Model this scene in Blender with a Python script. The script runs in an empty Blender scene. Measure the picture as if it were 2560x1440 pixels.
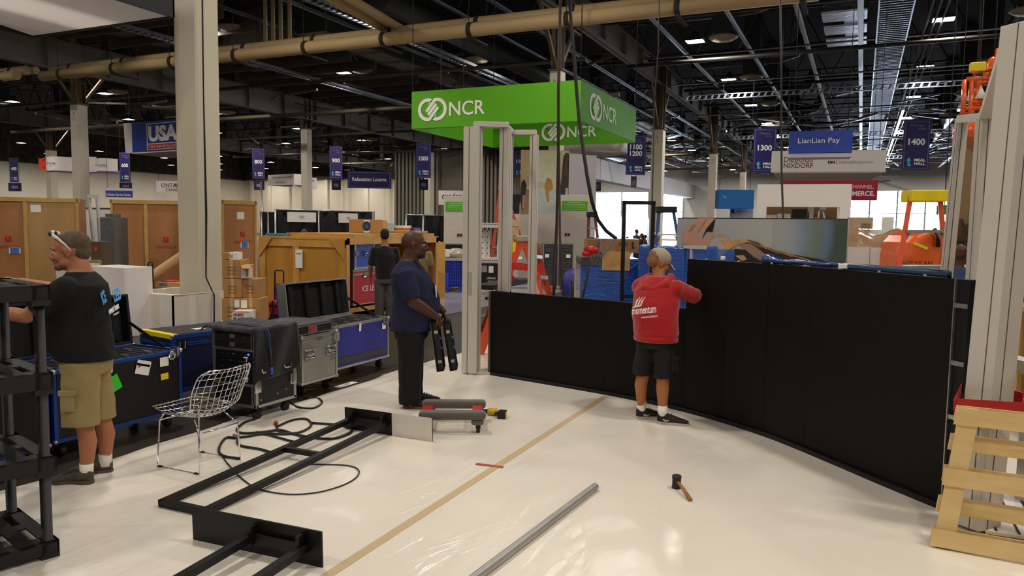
import bpy, bmesh, math, random
from mathutils import Matrix, Vector, Euler
random.seed(7)
SC = bpy.context.scene
COL = SC.collection
V = Vector
# ---------------- camera (f 1881 px, 1.85 m above the floor; world axes follow the hall grid)
FPX, PITCH, ROLL, YAW, EYE = 1881.0, .08222, .0146, .4322, 1.85
_fw = V((-math.sin(YAW)*math.cos(PITCH), math.cos(YAW)*math.cos(PITCH), -math.sin(PITCH)))
_r0 = V((math.cos(YAW), math.sin(YAW), 0)); _u0 = _r0.cross(_fw)
_rt = _r0*math.cos(ROLL)+_u0*math.sin(ROLL); _up = -_r0*math.sin(ROLL)+_u0*math.cos(ROLL)
cd = bpy.data.cameras.new('camera'); cam = bpy.data.objects.new('camera', cd); COL.objects.link(cam)
cd.sensor_width = 36; cd.lens = FPX/2560*36; cd.clip_end = 400; cd.clip_start = .05
cam.matrix_world = Matrix(((_rt.x, _up.x, -_fw.x, 0), (_rt.y, _up.y, -_fw.y, 0), (_rt.z, _up.z, -_fw.z, EYE), (0, 0, 0, 1)))
SC.camera = cam
# ---------------- world: dim warm bounce of the rest of the hall
W = bpy.data.worlds.new('hall'); SC.world = W; W.use_nodes = True
W.node_tree.nodes['Background'].inputs[0].default_value = (1.0, .90, .76, 1)
W.node_tree.nodes['Background'].inputs[1].default_value = .32
SC.view_settings.view_transform = 'Standard'; SC.view_settings.look = 'None'
SC.view_settings.exposure = 0.34; SC.view_settings.gamma = 1; SC.view_settings.use_curve_mapping = False
SC.cycles.max_bounces = 6; SC.cycles.diffuse_bounces = 3; SC.cycles.glossy_bounces = 3; SC.cycles.transparent_max_bounces = 8
SC.cycles.sample_clamp_indirect = 4; SC.cycles.caustics_reflective = False; SC.cycles.caustics_refractive = False
LAMP_POWER = 208.0      # emission strength of the ceiling lamps
LAMP_COL = (1.0, .92, .82)

def ray(x, y): return _fw+_rt*((x-1280)/FPX)-_up*((y-720)/FPX)
def at(x, y, X=None, Y=None, Z=None, D=None):
    "point of the place seen at a pixel, on the plane X=, Y=, Z= or at depth D"
    d = ray(x, y)
    t = X/d.x if X is not None else Y/d.y if Y is not None else (Z-EYE)/d.z if Z is not None else D
    return V((d.x*t, d.y*t, EYE+d.z*t))
def G(x, y): return at(x, y, Z=0)
def over(b, x, y):
    "point straight above/near ground point b (same horizontal distance) seen at a pixel"
    d = ray(x, y); s = math.hypot(b[0], b[1])/math.hypot(d.x, d.y)
    return V((d.x*s, d.y*s, EYE+d.z*s))

# ---------------- materials
def lin(c):
    if isinstance(c, str): c = [int(c[i:i+2], 16)/255 for i in (0, 2, 4)]
    return tuple(x/12.92 if x <= .04045 else ((x+.055)/1.055)**2.4 for x in c[:3])+(1,)
_M = {}
def mat(name, col, rough=.6, metal=0, spec=.5, noise=None, bump=None, emit=0, coat=0, trans=0, alpha=1, col2=None, ior=1.45, tex='noise', scale3=(1, 1, 1), sheen=0):
    """noise=(scale, amount) mixes col->col2; bump=(scale, strength)"""
    if name in _M: return _M[name]
    m = bpy.data.materials.new(name); m.use_nodes = True; _M[name] = m
    N = m.node_tree.nodes; L = m.node_tree.links; b = N['Principled BSDF']; I = b.inputs
    c = lin(col); I['Base Color'].default_value = c; I['Roughness'].default_value = rough; I['Metallic'].default_value = metal
    I['Specular IOR Level'].default_value = spec; I['Coat Weight'].default_value = coat; I['Coat Roughness'].default_value = .12
    I['Transmission Weight'].default_value = trans; I['Alpha'].default_value = alpha; I['IOR'].default_value = ior
    if sheen: I['Sheen Weight'].default_value = sheen
    if emit: I['Emission Color'].default_value = c; I['Emission Strength'].default_value = emit
    def coords(sc3):
        t = N.new('ShaderNodeTexCoord'); mp = N.new('ShaderNodeMapping'); mp.inputs['Scale'].default_value = sc3
        L.new(t.outputs['Object'], mp.inputs[0]); return mp.outputs[0]
    if noise:
        o = coords(scale3)
        if tex == 'wave':
            n = N.new('ShaderNodeTexWave'); n.inputs['Scale'].default_value = noise[0]; n.inputs['Distortion'].default_value = 6
            n.inputs['Detail'].default_value = 3; n.inputs['Detail Scale'].default_value = 1.2
        else:
            n = N.new('ShaderNodeTexNoise'); n.inputs['Scale'].default_value = noise[0]; n.inputs['Detail'].default_value = 5
        L.new(o, n.inputs['Vector'])
        r = N.new('ShaderNodeMapRange'); r.inputs[1].default_value = .3; r.inputs[2].default_value = .7
        L.new(n.outputs[-1 if tex == 'wave' else 0], r.inputs[0])
        if tex == 'wave': L.new(n.outputs['Fac'], r.inputs[0])
        mx = N.new('ShaderNodeMix'); mx.data_type = 'RGBA'
        mul = N.new('ShaderNodeMath'); mul.operation = 'MULTIPLY'; mul.inputs[1].default_value = noise[1]
        L.new(r.outputs[0], mul.inputs[0]); L.new(mul.outputs[0], mx.inputs['Factor'])
        mx.inputs['A'].default_value = c; mx.inputs['B'].default_value = lin(col2) if col2 else tuple(x*.6 for x in c[:3])+(1,)
        L.new(mx.outputs['Result'], I['Base Color'])
    if bump:
        n = N.new('ShaderNodeTexNoise'); n.inputs['Scale'].default_value = bump[0]; n.inputs['Detail'].default_value = 4
        L.new(coords(bump[2] if len(bump) > 2 else (1, 1, 1)), n.inputs['Vector'])
        bp = N.new('ShaderNodeBump'); bp.inputs['Strength'].default_value = bump[1]; bp.inputs['Distance'].default_value = .02
        L.new(n.outputs[0], bp.inputs['Height']); L.new(bp.outputs[0], I['Normal'])
    return m
def wood(name, a, b, s3=(14, 14, 1.2), rough=.6, amt=.8): return mat(name, a, rough, noise=(1.6, amt), col2=b, tex='noise', scale3=s3, bump=(6, .15, s3))
BLK = mat('black_plastic', '101012', .55, bump=(60, .1)); BLKM = mat('black_metal', '121114', .45, metal=.3, spec=.5)
ALU = mat('aluminium', 'b9b7b2', .32, metal=.9, noise=(40, .25), col2='908e8a'); CHROME = mat('chrome', 'dfe0e4', .12, metal=1)
WHT = mat('white_paint', 'e9e4da', .5); WHITEALU = mat('white_anodised', 'c4beb4', .45, metal=.1, noise=(3, .2), col2='bdb5a8')
STEEL = mat('steel', '8f9093', .35, metal=.9, noise=(25, .3)); PAPER = mat('paper', 'ece9e2', .8)
CARD = mat('cardboard', 'b4854f', .8, noise=(3, .3), col2='9a6f3c'); CARD2 = mat('cardboard_light', 'c69a62', .8, noise=(3, .3), col2='a97f4a')
RED = mat('red_plastic', 'b5161a', .45); YEL = mat('yellow_plastic', 'e8cf18', .5); BLUE = mat('blue_plastic', '2b50a8', .45)
NAVY = mat('blue_edging', '143f8e', .4, metal=.2); RUB = mat('rubber', '1c1b1b', .7); GREENP = mat('green_paper', '3bdc2f', .7)
ORG = mat('orange_fibreglass', 'd8521a', .4, coat=.3); BLACKC = mat('black_cloth', '08080a', .9, bump=(40, .2), sheen=.2)
TEXTW = mat('white_lettering', 'f2f1ec', .6); TEXTB = mat('black_lettering', '1d1d22', .6); TEXTR = mat('red_lettering', 'c01822', .6)

WIREM = mat('hanging_wire', '3a3936', .5, metal=.5)
# ---------------- mesh helper
class MB:
    def __init__(s, X=None): s.v = []; s.f = []; s.mi = []; s.sm = []; s.X = X or Matrix.Identity(4)
    def add(s, vs, fs, m=0, sm=False):
        o = len(s.v); X = s.X
        s.v += [tuple(X @ V(p)) for p in vs]
        for f in fs: s.f.append([o+i for i in f]); s.mi.append(m); s.sm.append(sm)
        return s
    def box(s, x0, x1, y0, y1, z0, z1, m=0):
        return s.add([(x, y, z) for x in (x0, x1) for y in (y0, y1) for z in (z0, z1)],
                     [(0, 1, 3, 2), (4, 6, 7, 5), (0, 4, 5, 1), (2, 3, 7, 6), (0, 2, 6, 4), (1, 5, 7, 3)], m)
    def cb(s, c, sz, m=0): return s.box(c[0]-sz[0]/2, c[0]+sz[0]/2, c[1]-sz[1]/2, c[1]+sz[1]/2, c[2]-sz[2]/2, c[2]+sz[2]/2, m)
    def bar(s, a, b, w, h=None, up=(0, 0, 1), m=0):
        a, b = V(a), V(b); d = (b-a).normalized(); h = h or w; u = V(up)
        if abs(d.dot(u)) > .98: u = V((0, 1, 0)) if abs(d.y) < .9 else V((1, 0, 0))
        x = d.cross(u).normalized(); u = x.cross(d)
        c = [x*(i*w/2)+u*(j*h/2) for i, j in ((-1, -1), (1, -1), (1, 1), (-1, 1))]
        return s.add([a+k for k in c]+[b+k for k in c], [(3, 2, 1, 0), (4, 5, 6, 7)]+[(i, (i+1) % 4, 4+(i+1) % 4, 4+i) for i in range(4)], m)
    def tube(s, pts, r, n=8, m=0, closed=False, flat=1.0, sm=True, cap=True, up=None):
        pts = [V(p) for p in pts]; k = len(pts); vs = []; fs = []
        rs = r if isinstance(r, (list, tuple)) else [r]*k
        t = [((pts[(i+1) % k] if closed or i < k-1 else pts[i])-(pts[i-1] if closed or i > 0 else pts[i])).normalized() for i in range(k)]
        u = V(up) if up else (V((0, 0, 1)) if abs(t[0].z) < .9 else V((1, 0, 0)))
        for i in range(k):
            x = t[i].cross(u)
            if x.length < 1e-4: x = t[i].orthogonal()
            x.normalize(); u = x.cross(t[i]).normalized()
            rr = rs[i]; ra, rb = rr if isinstance(rr, (list, tuple)) else (rr, rr*flat)
            for j in range(n):
                a = 2*math.pi*j/n; vs.append(pts[i]+x*(ra*math.cos(a))+u*(rb*math.sin(a)))
        for i in range(k if closed else k-1):
            for j in range(n):
                i2 = (i+1) % k; fs.append((i*n+j, i*n+(j+1) % n, i2*n+(j+1) % n, i2*n+j))
        s.add(vs, fs, m, sm)
        if cap and not closed:
            s.add(vs[:n], [tuple(range(n))[::-1]], m); s.add(vs[-n:], [tuple(range(n))], m)
        return s
    def cyl(s, a, b, r, r2=None, n=16, m=0, sm=True): return s.tube([a, b], [r, r if r2 is None else r2], n, m, sm=sm)
    def lathe(s, prof, c=(0, 0, 0), n=24, m=0, axis='z'):
        vs = []; fs = []
        for r, z in prof:
            for j in range(n):
                a = 2*math.pi*j/n; p = (r*math.cos(a), r*math.sin(a), z)
                if axis == 'x': p = (p[2], p[0], p[1])
                if axis == 'y': p = (p[0], p[2], p[1])
                vs.append((p[0]+c[0], p[1]+c[1], p[2]+c[2]))
        for i in range(len(prof)-1):
            for j in range(n): fs.append((i*n+j, i*n+(j+1) % n, (i+1)*n+(j+1) % n, (i+1)*n+j))
        return s.add(vs, fs, m, True)
    def poly(s, pts, off, m=0):
        "prism: polygon pts (3d) extruded by vector off"
        k = len(pts); o = V(off)
        return s.add([V(p) for p in pts]+[V(p)+o for p in pts], [tuple(range(k))[::-1], tuple(range(k, 2*k))]+[(i, (i+1) % k, k+(i+1) % k, k+i) for i in range(k)], m)
    def quad(s, a, b, c, d, m=0): return s.add([a, b, c, d], [(0, 1, 2, 3)], m)
    def ell(s, c, r, rot=None, n=16, k=10, m=0):
        R = rot.to_matrix() if rot else Matrix.Identity(3); vs = []; fs = []; c = V(c)
        for i in range(k+1):
            p = math.pi*i/k
            for j in range(n):
                a = 2*math.pi*j/n
                vs.append(c+R @ V((r[0]*math.sin(p)*math.cos(a), r[1]*math.sin(p)*math.sin(a), r[2]*math.cos(p))))
        for i in range(k):
            for j in range(n): fs.append((i*n+j, (i+1)*n+j, (i+1)*n+(j+1) % n, i*n+(j+1) % n))
        return s.add(vs, fs, m, True)
    def grid(s, f, nu, nv, m=0, sm=True):
        vs = [f(i/nu, j/nv) for i in range(nu+1) for j in range(nv+1)]
        return s.add(vs, [(i*(nv+1)+j, (i+1)*(nv+1)+j, (i+1)*(nv+1)+j+1, i*(nv+1)+j+1) for i in range(nu) for j in range(nv)], m, sm)
    def build(s, name, mats, parent=None, label=None, bev=0, solid=0, world=False):
        of = OFF.get(parent.name) if parent else None
        if of is not None: s.v = [(x-of[0], y-of[1], z-of[2]) for x, y, z in s.v]
        me = bpy.data.meshes.new(name); me.from_pydata(s.v, [], s.f)
        if not isinstance(mats, (list, tuple)): mats = [mats, WIREM] if s.mi and max(s.mi) else [mats]
        for x in mats: me.materials.append(x)
        me.polygons.foreach_set('material_index', s.mi); me.polygons.foreach_set('use_smooth', s.sm)
        me.validate(); me.update()
        bm = bmesh.new(); bm.from_mesh(me); bmesh.ops.remove_doubles(bm, verts=bm.verts, dist=1e-5)
        if not solid: bmesh.ops.recalc_face_normals(bm, faces=bm.faces)
        bm.to_mesh(me); bm.free()
        o = bpy.data.objects.new(name, me); COL.objects.link(o)
        if parent: o.parent = parent
        if of is not None: OFF[o.name] = of
        if label: o['label'] = label
        if bev: b = o.modifiers.new('bevel', 'BEVEL'); b.width = bev; b.segments = 6 if bev > .1 else 2; b.limit_method = 'ANGLE'; b.angle_limit = .7
        if solid: b = o.modifiers.new('solid', 'SOLIDIFY'); b.thickness = solid
        return o
def tag(o, label, cat, group=None, kind=None):
    o['label'] = label; o['category'] = cat
    if group: o['group'] = group
    if kind: o['kind'] = kind
    return o
def T(name, label, cat, loc=(0, 0, 0), rz=0, group=None, rot=None):
    o = bpy.data.objects.new(name, None); COL.objects.link(o); o.empty_display_size = .1
    o.location = loc; o.rotation_euler = rot or (0, 0, rz); return tag(o, label, cat, group)
OFF = {}
def TW(name, label, cat, loc=(0, 0, 0), group=None):
    "a thing whose parts are given in world coordinates"
    o = T(name, label, cat, loc, 0, group); OFF[o.name] = tuple(loc); return o
def struct(o): o['kind'] = 'structure'; return o
def dup(root, loc=None, rz=None, label=None, name=None):
    def cp(o, par):
        c = o.copy(); COL.objects.link(c); c.parent = par
        for ch in o.children: cp(ch, c)
        return c
    r = cp(root, None)
    if loc is not None: r.location = loc
    if rz is not None: r.rotation_euler = (0, 0, rz)
    if label: r['label'] = label
    return r
# text as flat lettering: origin o, right vector, up vector, fitted to width w (or height h), centred
_tc = {}
FONT_DRAW = []
def text(s, o, right, up, h, m, parent=None, w=None, name='lettering', bold=0, align='C', depth=.002, inv=None):
    key = (s, bold)
    if key not in _tc:
        cu = bpy.data.curves.new('t', 'FONT'); cu.body = s; cu.size = 1; cu.offset = bold; cu.resolution_u = 3; cu.space_line = .95
        cu.align_x = 'CENTER' if '\n' in s else 'LEFT'
        ob = bpy.data.objects.new('t', cu); COL.objects.link(ob); dg = bpy.context.evaluated_depsgraph_get(); dg.update()
        me = bpy.data.meshes.new_from_object(ob.evaluated_get(dg)); bpy.data.objects.remove(ob); bpy.data.curves.remove(cu)
        vs = [v.co.copy() for v in me.vertices]; fs = [list(p.vertices) for p in me.polygons]; bpy.data.meshes.remove(me)
        x0 = min(v.x for v in vs); x1 = max(v.x for v in vs); y0 = min(v.y for v in vs); y1 = max(v.y for v in vs)
        _tc[key] = ([((v.x-(x0+x1)/2)/(y1-y0), (v.y-(y0+y1)/2)/(y1-y0)) for v in vs], fs, (x1-x0)/(y1-y0))
    vs, fs, asp = _tc[key]; sx = (w/asp if w else h); right = V(right).normalized(); up = V(up).normalized(); o = V(o)
    if align == 'L': o = o+right*(sx*asp/2)
    nrm = right.cross(up)*depth
    b = MB(); P = [o+right*(x*sx)+up*(y*h)+nrm for x, y in vs]
    b.add(P, fs)
    return b.build(name, m, parent, solid=.0015)
ZU = (0, 0, 1)
# ================= HALL SHELL =================
CONC = mat('concrete_floor', '3a332b', .38, noise=(.8, .6), col2='2a251f', bump=(3, .05), spec=.4)
def slab(name, m, *a): return struct(MB().box(*a).build(name, m))
slab('floor', CONC, -99, 60, -25, 125, -.2, 0)
CEILM = mat('roof_deck', '1b1a18', .9, noise=(.3, .5), col2='0f0f0f')
slab('ceiling', CEILM, -99, 60, -25, 125, 13.6, 13.9)
WALLM = mat('hall_wall', 'ece3d0', .8, noise=(.5, .25), col2='c8bda6')
slab('wall_left', WALLM, -98, -97.5, -25, 120, 0, 13.6)
w = MB(); w.box(-97.5, -44, 100, 100.4, 0, 13.6)
for i in range(14): w.box(-96+i*4.0, -95.4+i*4.0, 99.6, 100, 0, 13.6)
struct(w.build('wall_back', mat('hall_back_wall', 'f0e7d3', .8, noise=(.12, .4), col2='d8cdb6')))
TAUPE = mat('folding_wall', '6e675a', .85, noise=(.4, .3), col2='5b5549'); TAUPE2 = mat('folding_wall_rib', '7d776c', .7)
w = MB(); w.box(-44, -22.6, 66, 66.4, 0, 13.6)
struct(w.build('wall_centre', TAUPE))
w = MB()
for a, b in ((-43.8, -38.4), (-35.8, -31.5)):
    n = int((b-a)/.42)
    for i in range(n): w.box(a+i*(b-a)/n, a+(i+.55)*(b-a)/n, 65.7, 66, 0, 9.4)
struct(w.build('trim_1', TAUPE2))
struct(MB().box(-44, -22.6, 65.4, 66, 9.5, 9.9).build('trim_2', mat('header_grey', '4a463f', .7)))
WIN = mat('daylight_window', 'e3eeff', .5, emit=11)
FARW = mat('far_wall_white', 'f0eee8', .8)
# far right wall with daylight windows behind white curtains
w = MB(); w.box(-46, 60, 112, 112.4, 0, .3); w.box(-46, 60, 112, 112.4, 7.2, 13.6)
for a, b in ((-46, -37.6), (-29.2, -27.4), (-24, -2.4), (14, 16), (40, 60)): w.box(a, b, 112, 112.4, .3, 7.2)
struct(w.build('wall_right_back', FARW))
for k, (a, b) in enumerate(((-37.6, -29.2), (-27.4, -24), (-2.4, 14), (16, 40))):
    g = struct(MB().box(a, b, 112.1, 112.2, .3, 7.2).build('window_%d' % (k+1), WIN))
    f = MB(); n = int((b-a)/3)
    for i in range(n+1): f.box(a+(b-a)*i/n-.1, a+(b-a)*i/n+.1, 111.9, 112.1, .3, 7.2)
    f.box(a, b, 111.9, 112.1, 4.2, 4.3); f.build('window_frame', mat('window_metal', 'b9bcc2', .4, metal=.4), g)
VOILE = mat('white_voile', 'eef0f6', .9)
def _vo():
    N = VOILE.node_tree.nodes; L = VOILE.node_tree.links; b = N['Principled BSDF']; tr = N.new('ShaderNodeBsdfTranslucent'); tr.inputs[0].default_value = lin('e6ebf5'); mx = N.new('ShaderNodeMixShader'); mx.inputs[0].default_value = .35
    L.new(b.outputs[0], mx.inputs[1]); L.new(tr.outputs[0], mx.inputs[2]); L.new(mx.outputs[0], N['Material Output'].inputs[0])
_vo()
c = MB()
c.grid(lambda u, v: (-37.6+9*u, 111.4+.12*math.sin(u*110), .0+3.2*v), 300, 1)
tag(c.build('curtain', VOILE), 'long white pleated curtain along the foot of the bright windows', 'curtain')
struct(MB().box(-97.5, -97.3, -25, 99.9, 9.0, 13.6).box(-97.3, -44, 99.4, 99.55, 9.0, 13.6).build('wall_shade', mat('wall_shade_dark', '57524a', .9, noise=(1.2, .8), col2='2a2723')))  # ceiling shadow on the upper walls, put in as dark-coloured sheets
slab('wall_right', FARW, 59.5, 60, -25, 125, 0, 13.6)
# big soffit running back over the window bay
slab('trim_3', mat('soffit', 'c6c2c4', .7), -23.6, -22.4, 66.4, 112, 6.3, 8.2)

# ================= FLOOR COVERINGS =================
PL = mat('plastic_sheet', 'e9e1d3', .35, spec=.4, coat=.4)
def wrinkle(m):
    N = m.node_tree.nodes; L = m.node_tree.links; b = N['Principled BSDF']
    tc = N.new('ShaderNodeTexCoord'); hs = []
    for rot, sc, s3, dist in ((.5, 2.2, (1, .12, 1), 1.2), (-.35, 1.3, (1, .16, 1), 1.6), (.1, 5, (1, .3, 1), .8)):
        mp = N.new('ShaderNodeMapping'); mp.inputs['Rotation'].default_value = (0, 0, rot); mp.inputs['Scale'].default_value = s3
        n = N.new('ShaderNodeTexNoise'); n.inputs['Scale'].default_value = sc*2; n.inputs['Detail'].default_value = 6; n.inputs['Distortion'].default_value = dist
        L.new(tc.outputs['Object'], mp.inputs[0]); L.new(mp.outputs[0], n.inputs['Vector']); hs.append(n)
    ms = N.new('ShaderNodeTexNoise'); ms.inputs['Scale'].default_value = .7; ms.inputs['Detail'].default_value = 2; L.new(tc.outputs['Object'], ms.inputs['Vector'])
    mr = N.new('ShaderNodeMapRange'); mr.inputs[1].default_value = .4; mr.inputs[2].default_value = .75; L.new(ms.outputs[0], mr.inputs[0])
    a = N.new('ShaderNodeMath'); a.operation = 'ADD'; L.new(hs[0].outputs[0], a.inputs[0]); L.new(hs[1].outputs[0], a.inputs[1])
    a2 = N.new('ShaderNodeMath'); a2.operation = 'MULTIPLY'; L.new(a.outputs[0], a2.inputs[0]); L.new(mr.outputs[0], a2.inputs[1])
    a3 = N.new('ShaderNodeMath'); a3.operation = 'MULTIPLY_ADD'; L.new(hs[2].outputs[0], a3.inputs[0]); a3.inputs[1].default_value = .18; L.new(a2.outputs[0], a3.inputs[2])
    bp = N.new('ShaderNodeBump'); bp.inputs['Strength'].default_value = .8; bp.inputs['Distance'].default_value = .045
    L.new(a3.outputs[0], bp.inputs['Height']); L.new(bp.outputs[0], b.inputs['Coat Normal'])
    b2 = N.new('ShaderNodeBump'); b2.inputs['Strength'].default_value = .1; b2.inputs['Distance'].default_value = .03
    L.new(a3.outputs[0], b2.inputs['Height']); L.new(b2.outputs[0], b.inputs['Normal'])
wrinkle(PL)
def sheet(x0, x1, y0, y1, z, fold=.0):
    def f(u, v):
        x = x0+(x1-x0)*u; y = y0+(y1-y0)*v; d = x-x0
        e = .035*math.sin(y*2.1)+.02*math.sin(y*5.3+1) if u == 0 else 0
        h = .012*math.exp(-((d-.12)/.05)**2)+.008*math.exp(-((d-.3)/.05)**2)
        return (x+e, y, z+h*(1 if d > 0 else 0)+(0.0 if u > 0 else -.004))
    return f
b = MB()
b.grid(lambda u, v: sheet(-5.22, -4.42, -6, 12.5, .006)(u, v), 20, 150)
b.add([(-4.42, -6, .006), (3.4, -6, .006), (3.4, 12.5, .006), (-4.42, 12.5, .006)], [(0, 1, 2, 3)])
r_ = random.Random(21)
def ridge(x, y, a, L_, w_, h_):
    d = V((math.cos(a), math.sin(a), 0)); s = V((-d.y, d.x, 0)); P = []; F_ = []; n = 8; c = r_.uniform(-.25, .25)
    for i in range(n+1):
        t_ = i/n; k = math.sin(math.pi*t_)**.7; p = V((x, y, .0062))+d*(L_*t_)+s*(c*L_*t_*(1-t_))
        P += [p-s*(w_*k), p+V((0, 0, h_*k)), p+s*(w_*k*1.6)]
    for i in range(n): F_ += [(3*i, 3*i+3, 3*i+4, 3*i+1), (3*i+1, 3*i+4, 3*i+5, 3*i+2)]
    b.add(P, F_, 1, True)
for cx, cy, a0, sp, n in ((-4.2, 3.6, .9, .5, 26), (-2.3, 3.7, 1.2, .5, 26), (-1.2, 4.3, 1.9, .5, 26), (-.3, 4.2, 2.2, .5, 20), (-4.4, 6.3, .8, .5, 26), (-2.9, 6.4, .9, .6, 16), (-4.7, 7.6, .9, .35, 16), (0, 5.0, 2.4, .4, 18), (-1.9, 5.9, 1.1, .6, 14), (-3.2, 4.6, 1.1, .6, 18), (-3.9, 2.8, .7, .5, 14)):
    for k in range(n):
        ridge(cx+r_.gauss(0, sp), cy+r_.gauss(0, sp), a0+r_.gauss(0, .13), r_.uniform(.2, .8), r_.uniform(.004, .012), r_.uniform(.0008, .0022))
o = b.build('floor_covering', [PL, PL]); tag(o, 'clear plastic sheeting over white floor, crinkled and glossy, across the foreground', 'plastic sheet')
tag(MB().box(-2.49, -2.425, -6, 7.83, .0065, .0085).build('floor_tape', mat('beige_tape', 'c3ab82', .5)), 'long beige tape strip running along the plastic floor to the black wall', 'tape')
p, q = G(1190, 1162), G(1258, 1171)
tag(MB().bar((p.x, p.y, .0098), (q.x, q.y, .0098), .04, .0016).build('floor_tape', mat('red_tape', 'b03a35', .5)), 'short red tape mark crossing the beige floor tape', 'tape')
st = MB().box(-5.335, -5.245, 6.78, 7.12, .004, .006); s_ = st.build('floor_sticker', PAPER); tag(s_, 'small white number sticker on the dark aisle floor', 'sticker')
text('1313', (-5.29, 6.95, .0065), (0, 1, 0), (-1, 0, 0), .045, TEXTB, s_)
GREYC = mat('aisle_carpet', '9c979c', .35, noise=(2, .4), col2='8a858c', coat=.5, bump=(8, .5, (1, .25, 1)))
tag(MB().box(-16, -7.7, 12.9, 30, .002, .012).build('aisle_carpet', GREYC), 'grey aisle carpet under crinkled film beside the blue bin', 'carpet')
tag(MB().box(-7.0, 4.5, 13.5, 30, .002, .012).build('booth_carpet', mat('booth_carpet_m', '8d8985', .6, noise=(2, .3))), 'pale booth floor behind the orange stepladder', 'carpet')

# ================= COLUMNS =================
COLM = mat('column_cream', 'cbc3ae', .6, noise=(.7, .3), col2='bdb49d'); COLS = mat('column_steel_brown', '5a4a36', .6, noise=(1, .4), col2='443827')
def column(x, y, s, h, label, sig=None):
    t = TW('support_column', label, 'column', (x, y, 0), 'cream support columns of the hall')
    MB().box(x-s/2, x+s/2, y-s/2, y+s/2, 0, h).build('cladding', COLM, t, bev=.02)
    b = MB(); k = s*.42; b.box(x-k, x+k, y-k, y-k+.03, h, 10.6); b.box(x-k, x+k, y+k-.03, y+k, h, 10.6); b.box(x-.02, x+.02, y-k, y+k, h, 10.6)
    b.box(x-s*.62, x+s*.62, y-s*.62, y+s*.62, h, h+.05)
    b.build('steel_shaft', COLS, t)
    b = MB()
    for sx in (-1, 1): b.bar((x, y+sx*k, h+.1), (x, y+sx*1.9, h+2.2), .12)
    b.build('knee_brace', COLS, t)
    if sig: text(sig, (x, y-s/2-.004, h-.55), (1, 0, 0), ZU, .42, mat('grey_letter', '8d887c', .7), t, name='column_number')
    return t
column(-10.44, 9.64, .5, 8.9, 'nearest thick cream column rising out of a white box')
column(-10.25, 25.9, .45, 7.45, 'cream column behind the green hanging sign', 'B\n13')
column(-10.3, 41.2, .62, 7.2, 'cream column just right of the green hanging sign', 'B\n14')
column(-9.95, 56, .55, 7.25, 'cream column between the green sign and the 1300 banner', 'B\n15')
column(-10.05, 72, .5, 7.1, 'thin cream column just left of the 1300 banner', 'B\n16')
column(-33.6, 24.0, .52, 7.2, 'cream column between the curved white sign and the blue sign', 'A\n11')
column(-33, 39.3, .5, 7.9, 'cream column left of the 900 banner', 'A\n12')
column(-33.2, 55, .6, 7.9, 'thin cream column just right of the white lounge sign')
column(-33.3, 71, .6, 7.4, 'thin cream column below the 900 banner')
column(-61, 41, .6, 7.5, 'far cream column behind the curved white sign')
column(-33.5, 87, .6, 7.2, 'slim far column below the blue lounge sign')
# white box round the nearest column's foot
WBX = mat('white_board', 'e2dccd', .55)
t = TW('column_surround', 'low white boxed wall wrapped around the thick cream column', 'box', (-10.8, 9.2, 0))
MB().box(-11.2, -9.93, 8.62, 8.68, 0, .66).box(-9.99, -9.93, 8.62, 10.3, 0, .66).box(-11.2, -11.14, 8.62, 10.3, 0, .66).build('board', WBX, t, bev=.004)
MB().box(-11.1, -9.99, 8.7, 9.1, .58, .62).build('ledge', WBX, t)
MB().bar((-11.0, 8.612, .52), (-11.06, 8.612, .24), .012, .004).build('tape_mark', mat('blue_tape', '3f5f9e', .6), t)
b = MB()
for d in (0, .022):
    b.tube([(-10.12+d, 9.52, 13), (-10.13+d*.3, 9.5, 7), (-10.14, 9.49, 4), (-10.13+d, 9.48, 2), (-10.13, 9.46, .9), (-9.905, 9.42, .6), (-9.9, 9.4, .05)], .012, 6)
tag(b.build('power_cable', BLACKC), 'pair of black cables hanging down the thick cream column', 'cable')

# ================= CEILING STEEL =================
DK = mat('dark_steel', '2e2a26', .6, metal=.2, noise=(.5, .4), col2='211e1b'); OLIVE = mat('girder_grey', '8c857a', .7, noise=(.5, .3), col2='7a7469')
GALV = mat('galvanised', '8b8f96', .35, metal=.85, noise=(3, .3), col2='6f737a'); BEIGE = mat('pipe_beige', 'b39a70', .6, noise=(1, .3), col2='a0875e')
DUCT = mat('duct_dark', '46494a', .45, metal=.4, noise=(1, .3), col2='292b2d')
def girder(x, z0, z1, y0, y1, label):
    b = MB(); b.box(x-.2, x+.2, y0, y1, z0, z0+.05).box(x-.2, x+.2, y0, y1, z1-.05, z1).box(x-.02, x+.02, y0, y1, z0, z1)
    y = y0
    while y < y1: b.box(x-.18, x+.18, y, y+.02, z0, z1); y += 3
    tag(b.build('roof_girder', OLIVE), label, 'girder', 'main roof girders')
girder(-32.9, 8.5, 9.8, -5, 100, 'deep grey roof girder running over the left columns')
girder(-10.3, 9.6, 10.7, -5, 110, 'deep roof girder over the middle column row')
girder(14, 9.6, 10.7, -5, 110, 'deep roof girder over the right bay')
girder(-60, 9.2, 10.4, 10, 100, 'far left roof girder')
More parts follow.
